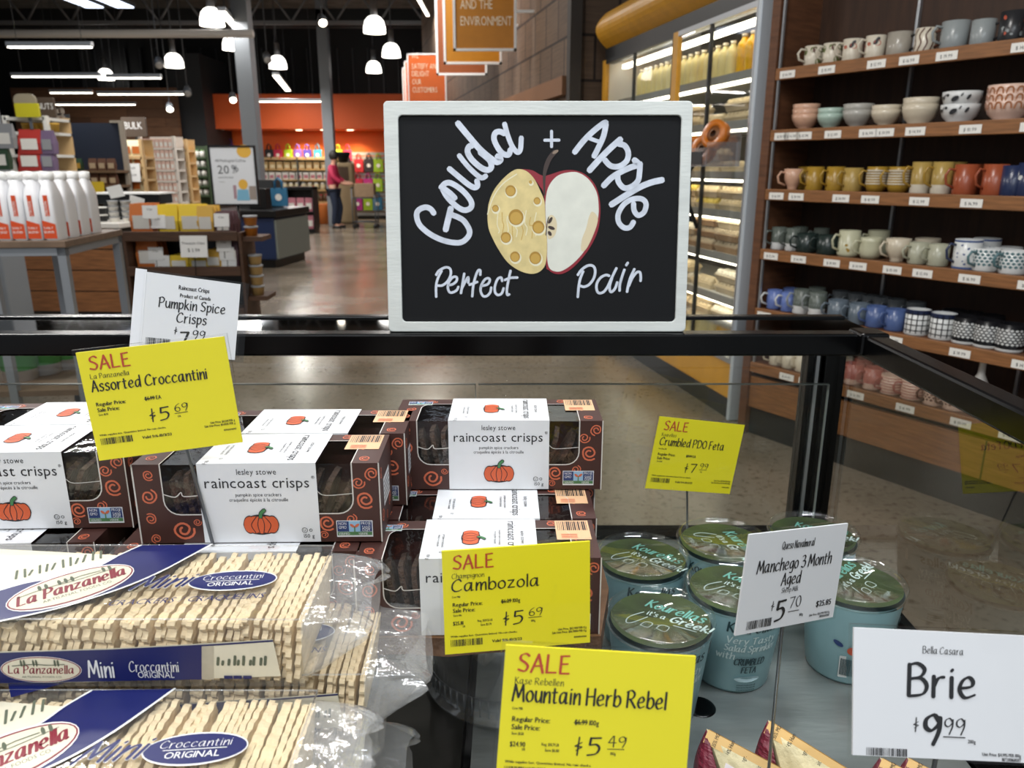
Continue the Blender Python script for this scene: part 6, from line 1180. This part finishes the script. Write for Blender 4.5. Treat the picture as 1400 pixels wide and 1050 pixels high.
    b.build('front_band', [m_pb, m_pc, m_pw, m_pw, m_pb, m_pgn, m_pr, m_pgr], wr)
    return t
pp_ = pack(); pp_.location = PK0; pp_.rotation_euler = (0, 0, 0); pp_['label'] = 'cracker pack on top of the back stack, its whole blue front band showing'
for k in range(4, 0, -1):
    dx = (.030, -.01, .018, .0, .01)[k]; dup(pp_, PK0 + Vector((.036 if k == 4 else dx, .006 if k == 4 else .0, -(5-k)*PKH)), (0, 0, (.02 if k == 4 else 0)), 'cracker pack in the back stack, %s below the top one' % ORD[4-k])
dup(pp_, PK0 + Vector((.0, .004, -5*PKH)), (0, 0, 0), 'cracker pack at the bottom of the back stack, on the deck')
zf = DZ + 4*PKH + .0012
FY = PK0.y - PKD - .004
fx = P(533/2.692, 720+820/2.691, z=zf+PKH); sx_ = fx.x - pk(694, 210)[0]
for k in range(4, -1, -1): dup(pp_, Vector((sx_ + (0 if k == 4 else .012*(k % 2)), FY, DZ + k*PKH + .0012)), (0, 0, 0), 'cracker pack in the front stack, ' + ('the top one with a big blue oval' if k == 4 else '%s from the deck' % ORD[k]))

# ---------------------------------------------------------------- feta tubs
m_cup = mat('tub_blue', '#86aab0', .35, nz=.10, ns=14); m_lid = clear('tub_lid', (.96, .98, .96), 1.2, .06, base=.02, bump=.07, bs=22, haze=.012); m_lp = mat('lid_green', '#33411f', .45, nz=.55, ns=18); m_tdk = mat('tub_ink', '#17383e', .5); m_tlt = mat('tub_white_ink', '#c9dcdc', .5); m_tte = mat('tub_teal_ink', '#6fb0a6', .5); m_bar = mat('bar_white', '#d8dcdb', .5); m_clr = clear('tub_wall', (.9, .95, .95), 1.2, .08)
TH = .117; R0, R1 = .0425, .0555
def feta():
    t = thing('feta_tub', 'x', 'tub', group='blue crumbled feta tubs')
    cp = MB().lathe([(0, .002), (R0-.004, .002), (R0, 0), (R0+.001, .003), (R1, TH-.014), (R1, TH-.012)], 48).build('cup', m_cup, t)
    b = MB(); b.lathe([(R1-.0005, TH-.013), (R1+.002, TH-.013), (R1+.003, TH-.004), (R1+.0025, TH), (R1-.001, TH+.002), (R1-.003, TH-.001), (R1-.0035, TH-.003), (0, TH-.003)], 48)
    b.lathe([(R1+.003, TH-.0045), (R1+.0036, TH-.0035), (R1+.003, TH-.0025)], 48); b.build('lid', m_lid, t)
    dk = MB(); dk.disk((0, 0, TH-.0075), R1-.002, 48); lp = dk.build('lid_print', m_lp, t)
    T = Frame((0, 0, TH-.0070), (1, 0, 0), (0, 1, 0)); b = MB()
    a = -.8; U = lambda o, an: Frame((o[0], o[1], TH-.0070), (math.cos(an), math.sin(an), 0), (-math.sin(an), math.cos(an), 0))
    text(b, 'Kourellas', 0, 0, .0150, U((-.006, .0277), a), 'L', 'h', 1, sx=.85, bold=1.3, slant=.2); text(b, "it's a", 0, 0, .0085, U((-.0112, .0112), a), 'L', 'h', 0, sx=.9, bold=1.3); text(b, 'Greek!', 0, 0, .0125, U((.0065, -.0075), a), 'L', 'h', 0, sx=.95, bold=1.7, slant=.2)
    b.ribbon([(.008, -.016), (.026, -.033)], .0006, T, 0); b.ribbon(smooth([(-.012, .016), (-.03, .012), (-.038, .004), (-.034, .0), (-.012, .006)], 5), .0006, T, 0)
    b.ribbon(smooth([(-.026, -.006), (-.018, -.002), (-.012, -.007), (-.02, -.012), (-.026, -.006)], 4), .0005, T, 0); b.ribbon(smooth([(-.012, -.016), (-.004, -.012), (.002, -.018), (-.006, -.024), (-.012, -.016)], 4), .0005, T, 0)
    text(b, 'PDO Cheese', 0, 0, .0042, U((-.042, -.012), a), 'L', 'h', 0, bold=1.1); text(b, 'in brine', 0, 0, .0042, U((-.038, -.020), a), 'L', 'h', 0, bold=1.1)
    b.build('lid_lettering', [m_tlt, m_tte], lp)
    C = Cyl(R0+.0018, R1+.0005, TH-.013); b = MB(); tc = lambda s, v, h, mi, f='h', sx=1.0, bo=1.2, u=0: text(b, s, u, v, h, C, 'C', f, mi, .0008, sx=sx, bold=bo, slant=.12 if f == 'h' else 0)
    tc('Kourellas', .086, .0125, 0, sx=.85, bo=1.4); tc('Very Tasty', .071, .0085, 1, bo=1.4); tc('Salad Sprinkler', .060, .0085, 1, sx=.8, bo=1.4); tc('with', .049, .009, 1, u=-.028, bo=1.4); tc('CRUMBLED', .0415, .0088, 0, sx=.62, bo=1.4); tc('FETA', .0305, .0082, 0, sx=.75, bo=1.4)
    for i in range(3): tc('in brine made from sheep and goat milk', .012-i*.0035, .0020, 0, 'p', .5)
    b.poly(ell(0, .021, .016, .004), C, 2, .0006)
    for i in range(9): text(b, 'feta is a traditional cheese of', .085, .078-i*.0042, .0024, C, 'C', 'p', 0, .0008, sx=.55)
    cm_ = [m_tdk, m_tlt, mat('tub_pale', '#b7d3da', .5), m_bar, mat('seal_orange', '#c8502c', .5), m_bb]; b.build('cup_lettering', cm_, cp); b = MB()
    b.poly(rrect(-.105, .010, -.075, .040, .001), C, 3, .0006)
    rr = random.Random(5)
    for i in range(18): b.ribbon([(-.103+i*.0015, .014), (-.103+i*.0015, .037)], rr.choice((.0002, .0004, .0005)), C, 0, .001, capr=False)
    b.poly(ell(-.092, .049, .006, .0055), C, 4, .0006); b.poly(ell(-.108, .056, .006, .003, -.5), C, 5, .0006)
    b.build('barcode_print', cm_, cp); b = MB()
    b.poly(rrect(.045, .080, .072, .096, .001), C, 3, .0006); text(b, 'NUTRITION', .0585, .090, .0024, C, 'C', 'p', 0, .001, sx=.8)
    b.build('nutrition_print', cm_, cp)
    return t
ft = feta(); first = True
for px, py, rz, lb in ((903, 838, .25, 'feta tub nearest the customer, beside the lowest yellow card'), (1008, 797, .12, 'feta tub showing the words crumbled feta below the manchego card'), (878, 756, .1, 'shaded feta tub in the corner by the brown cracker boxes'), (988, 734, -.5, 'feta tub under the small yellow feta card'), (1168, 789, 1.55, 'feta tub between the manchego card and the brie card, barcode showing'), (1112, 724, .4, 'rearmost feta tub by the black corner post')):
    p = P(px, py, z=DZ+TH); p.z = DZ+.0004
    if first: ft.location = p; ft.rotation_euler = (0, 0, rz); ft['label'] = lb; first = False
    else: dup(ft, p, (0, 0, rz), lb)

# ---------------------------------------------------------------- price cards
m_y = mat('card_yellow', '#ecdf22', .5, nz=.02); m_w = mat('card_white', '#dcdde2', .5); m_red = mat('crayon_red', '#b8402a', .6); m_slv = clear('card_sleeve', (.97, .97, .96), .8, .05); m_clip = mat('stem_metal', '#6f7275', .3, .8)
def card(label, w, h, loc, rot, m, elems, stem=None, foot=True):
    t = thing('price_card', label, 'price card', loc, rot); H = 1000*h/w
    MB().bb((-w/2, -.0008, -h/2), (w/2, .0008, h/2)).build('card', m, t)
    MB().bb((-w/2-.0022, -.0016, -h/2-.0015), (w/2+.0022, .0016, h/2+.0022)).build('sleeve', m_slv, t)
    fr = Frame((-w/2, -.0012, h/2)); k = w/1000; ink = MB(); red = MB()
    for e in elems:
        if e[0] == 'bar':
            _, u0, v0, u1, v1 = e; rr = random.Random(1); x = u0
            while x < u1-6: d = rr.choice((3, 5, 8)); ink.poly([(x*k, -v1*k), ((x+d)*k, -v1*k), ((x+d)*k, -v0*k), (x*k, -v0*k)], fr); x += d + rr.choice((3, 5, 7))
        elif e[0] == 'line': ink.ribbon([(e[1]*k, -e[2]*k), (e[3]*k, -e[4]*k)], e[5]*k, fr)
        else:
            f, s, u, v, hh, al = e[:6]; W = e[6] if len(e) > 6 else None; mb = red if f == 'S' else ink; ff = 'h' if f in 'hS' else 'p'
            sx = (W/(hand_w(s, hh) if ff == 'h' else print_w(s, hh))) if W else (.92 if ff == 'h' else .75)
            text(mb, s, u*k, -v*k, hh*k, fr, al, ff, sx=sx, bold=(e[7] if len(e) > 7 else 1.0)*(.9 if hh > 40 else .85) if ff == 'h' else (1.3 if hh > 19 else 1.1))
    ink.build('lettering', m_ink, t)
    if red.v: red.build('sale_lettering', m_red, t)
    if stem:
        mw = Matrix.Translation(loc) @ Euler(rot).to_matrix().to_4x4(); a = mw @ Vector((stem[0], .003, -h/2+.02)); q = Vector(stem[1]); inv = mw.inverted(); al, bl, ml = inv @ a, inv @ q, inv @ (mw @ Vector((stem[0], .003, -h/2)))
        MB().tube([al, ml, bl], .0014, 8).build('stem', m_clip, t)
        if not foot: return t
        ft_ = MB().lathe([(0, 0), (.013, 0), (.012, .0025), (0, .004)], 20); ft_.v = [tuple(inv @ (Vector(v) + q)) for v in ft_.v]; ft_.build('foot', m_clip, t)
    return t
def sale(brand, prod, pw, reg, unit, cents, kg, lb=None, sub='Cow Milk', save='Save $1.30', ul='100g', bh=35, ph=85):
    E = [('S', 'SALE', 68, 132, 95, 'L', 285, 1.35), ('h', brand, 60, 196, bh, 'L'), ('h', prod, 55, 288, ph, 'L', pw, 1.25), ('p', 'Regular Price:', 62, 395, 27, 'L', 200), ('p', 'Sale Price:', 62, 437, 27, 'L', 150), ('p', save, 64, 465, 14, 'L'), ('p', reg, 390, 394, 27, 'L'), ('line', 386, 384, 386+print_w(reg.split(' ')[0], 27)*.78, 380, 2.6),
         ('h', '$', 396, 545, 80, 'L', 52), ('h', unit, 462, 549, 92, 'L', 90, 1.35), ('h', cents, 572, 502, 58, 'L', 105), ('line', 572, 515, 660, 512, 2), ('p', ul, 590, 545, 15, 'L'), ('p', 'While supplies last. Quantities limited. No rain checks.', 40, 614, 13, 'L', 455), ('bar', 40, 632, 262, 680), ('p', 'Valid 9/6-10/3/23', 320, 672, 20, 'L', 205),
         ('p', kg[0], 975, 625, 16, 'R'), ('p', kg[1], 975, 648, 16, 'R'), ('p', '839000040003', 975, 690, 13, 'R')]
    if sub: E.append(('p', sub, 58, 332, 13, 'L'))
    if lb: E += [('p', lb[0], 60, 527, 26, 'L'), ('p', 'LB', 125, 546, 14, 'L'), ('p', lb[1], 225, 515, 15, 'L'), ('p', lb[2], 245, 545, 15, 'L')]
    return E
ft1 = P(290, 736, Y=.548)
card('most tilted yellow sale card, standing highest over the brown cracker boxes', .104, .0825, (-.2621, .5501, 1.283), (-.0654, -.0786, .1768), m_y, [(e[0],) + tuple(x if isinstance(x, str) else x for x in e[1:]) for e in sale('La Panzanella', 'Assorted Croccantini', 790, '$6.99 EA', '5', '69', ('Unit Price: $0.041 PER g', 'Sale Unit Price: $0.0335 PER g'), sub='', ul='EA', ph=80)], (.01, (ft1.x, .5485, PZ1+BH_+.002)), foot=False)
card('white price card for pumpkin spice crisps, turned and half hidden by the tilted yellow card', .087, .0776, (-.3174, .7512, 1.3063), (-.2202, .2103, .5127), m_w, [('p', 'Raincoast Crisps', 500, 150, 48, 'C', 330), ('p', 'Product of Canada', 520, 235, 42, 'C', 330), ('h', 'Pumpkin Spice', 500, 370, 110, 'C', 720, 1.2), ('h', 'Crisps', 500, 520, 110, 'C', 330, 1.2), ('h', '$', 340, 650, 70, 'C', 45), ('h', '7', 440, 790, 170, 'C', 110, 1.5), ('h', '99', 590, 690, 100, 'C', 150), ('line', 520, 720, 650, 720, 3), ('bar', 40, 720, 300, 800)], (0, (-.3174, .757, PZ1)))
t = bpy.data.objects[[o.name for o in bpy.data.objects if str(o.get('label', '')).startswith('white price card for pumpkin')][0]]
MB().bb((-.0435-.010, .0012, -.041), (.0435+.009, .0026, .041)).build('backing_sleeve', clear('sleeve_back', (.88, .89, .91), 1.0, .05), t); MB().bb((-.0535, .0, -.041), (-.0436, .001, .041)).build('backing_card', m_w, t)
card('yellow sale card in front of the plank edge and a brown cracker box', .100, .0735, (.0037, .4606, 1.1696), (-.1089, -.0029, .1358), m_y, sale('Champignon', 'Cambozola', 605, '$6.29 100g', '5', '69', ('Unit Price: $62.900 PER Kg', 'Sale Unit Price: $56.9000 PER Kg'), ('$25.81', 'Reg. $28.53 LB', 'Save $2.75'), save='Save 60c'), (.02, (.03, .50, DZ+.0005)))
card('lowest of the yellow sale cards, beside the feta tub and dark deck', .105, .073, (.0462, .3568, 1.1593), (-.2483, .0834, .0212), m_y, sale('Kase Rebellen', 'Mountain Herb Rebel', 815, '$6.99 100g', '5', '49', ('Unit Price: $69.900 PER Kg', 'Sale Unit Price: $54.9000 PER Kg'), ('$24.90', 'Reg. $31.71 LB', 'Save $6.80'), save='Save $1.50', ph=88), (.02, (.06, .36, DZ+.0005)))
card('small yellow sale card for crumbled feta standing behind the tubs', .139, .1045, (.2612, 1.0241, 1.0535), (-.0546, .1876, .288), m_y, sale('Kourellas', 'Crumbled PDO Feta', 760, '$9.99 EA', '7', '99', ('Unit Price: $4.995 PER 100g', 'Sale Unit Price: $3.995 PER 100g'), sub='Feta Sheep Milk', ul='EA', ph=82), (.0, (.266, 1.045, DZ+.0005)))
card('white price card for manchego, turned sideways in front of the feta tubs', .109, .0823, (.2244, .5488, 1.1338), (-.065, .1313, .4625), m_w, [('h', 'Queso Navalmoral', 500, 140, 58, 'C', 330), ('h', 'Manchego 3 Month', 500, 300, 92, 'C', 760, 1.2), ('h', 'Aged', 480, 420, 92, 'C', 200, 1.2), ('h', 'Sheep Milk', 480, 480, 38, 'C', 175), ('h', '$', 330, 600, 60, 'C', 42), ('h', '5', 420, 690, 150, 'C', 120, 1.6), ('h', '70', 560, 610, 85, 'C', 130), ('line', 495, 640, 605, 640, 3), ('p', '100g', 640, 690, 20, 'C'), ('p', '$25.85', 950, 640, 46, 'R', 165), ('p', 'Unit Price: $56.990 PER Kg', 950, 710, 18, 'R'), ('p', '711080000000', 950, 735, 18, 'R'), ('bar', 95, 660, 345, 725)], (.0, (.226, .556, DZ+.0005)))
card('white price card for brie, largest of the white cards at the glass end', .105, .0745, (.2583, .3961, 1.1426), (-.3672, .054, -.0012), m_w, [('h', 'Bella Casara', 520, 125, 40, 'C', 240), ('h', 'Brie', 520, 365, 175, 'C', 420, 1.35), ('h', '$', 365, 555, 65, 'C', 40), ('h', '9', 465, 630, 165, 'C', 125, 1.6), ('h', '99', 590, 570, 90, 'C', 135), ('line', 520, 585, 645, 585, 3), ('p', '200g', 685, 615, 20, 'C'), ('p', 'Unit Price: $4.995 PER 100g', 970, 680, 18, 'R'), ('p', '817200168007', 970, 705, 18, 'R'), ('bar', 78, 662, 320, 705)], (.0, (.262, .40, DZ+.0005)))

# ---------------------------------------------------------------- cheese wedges
m_rind = mat('rind_burgundy', '#6a1f30', .45, nz=.35, ns=30, st=(1, 1, 4), bump=.6, bs=50); m_chz = mat('cheese_paste', '#d2c69d', .5, nz=.12, ns=80, bump=.25, bs=90); m_lbl = mat('wedge_label', '#d8b170', .5, nz=.05); m_wl = mat('wedge_white', '#ddd3d6', .5)
def wedge(px, py, zt, rz, label, white=False):
    p = P(px, py, z=zt); p.z = DZ+.0005; hh = zt-DZ
    t = thing('cheese_wedge', label, 'cheese', p, (0, 0, rz), 'burgundy rind cheese wedges')
    B0, F0, R0, B1, F1, R1 = [Vector(q) for q in ((-.006, .014, 0), (.028, -.095, 0), (0, 0, hh), (.15, -.080, 0), (.125, -.175, 0), (.143, -.105, hh*.86))]
    out = Vector((-.9, -.42, 0)); b = MB(); nu, nv = 20, 10; vs = []
    for j in range(nv):
        for i in range(nu):
            s = i/(nu-1); tt = j/(nv-1); q = (F0.lerp(B0, s)).lerp(R0, tt)
            vs.append(q + out*(.014*math.sin(math.pi*s)*(1-tt**3) + .0016*math.sin(s*34+tt*3)*(1-tt) + .004*math.sin(math.pi*tt)))
    b.add(vs, [(j*nu+i, (j+1)*nu+i, (j+1)*nu+i+1, j*nu+i+1) for j in range(nv-1) for i in range(nu-1)], 0, True); b.build('rind', m_rind, t)
    b = MB(); b.add([B0, F0, R0, B1, F1, R1], [(2, 1, 4, 5), (0, 2, 5, 3), (1, 0, 3, 4), (3, 5, 4), (0, 1, 2)]); b.build('paste', m_chz, t)
    u = R1-R0; Ln = u.length; u.normalize(); dn = (F0-R0); dn = (dn-u*dn.dot(u)).normalized(); fr = Frame(R0, u, -dn)
    b = MB(); b.poly([(.002, -.0125), (Ln, -.0125), (Ln, 0), (.002, 0)], fr, 0, .0008); bk = Frame(R0, -u, (0, 0, 1)); b.poly([(-Ln, -hh*.35), (-.002, -hh*.5), (-.002, 0), (-Ln, 0)], bk, 0, .0012)
    for i, s in enumerate(('35% MG', '14% Hum', 'Ingr.', 'lait', 'milk', 'sel', 'salt', 'rennet', 'ferments', 'cultures', '150 g')):
        text(b, s, 0, 0, .0038, Frame(fr(.014+i*.0145, -.0118), -dn, -u), 'L', 'p', 1, .0012, sx=.7)
    b.build('label', [m_lbl, m_ink], t)
    if white:
        b = MB(); b.poly([(.035, -.075), (.10, -.075), (.10, -.02), (.028, -.019)], fr, 0, .0014); b.ribbon([(.055, -.062), (.072, -.062), (.072, -.045), (.055, -.045)], .0004, fr, 1, .0018, closed=True); text(b, 'poids', .058, -.055, .004, fr, mi=1, w=.0018); b.build('white_sticker', [m_wl, m_ink], t)
    return t
wedge(966, 997, DZ+.062, -.06, 'cheese wedge with a white sticker, next to the lowest yellow card', True); wedge(1050, 985, DZ+.070, -.2, 'cheese wedge with a crinkled burgundy rind in front of the brie card'); wedge(1203, 1036, DZ+.05, -.1, 'cheese wedge whose tip shows just below the brie card'); wedge(1240, 1036, DZ+.052, -.15, 'second cheese wedge below the brie card, with a darker rind edge')
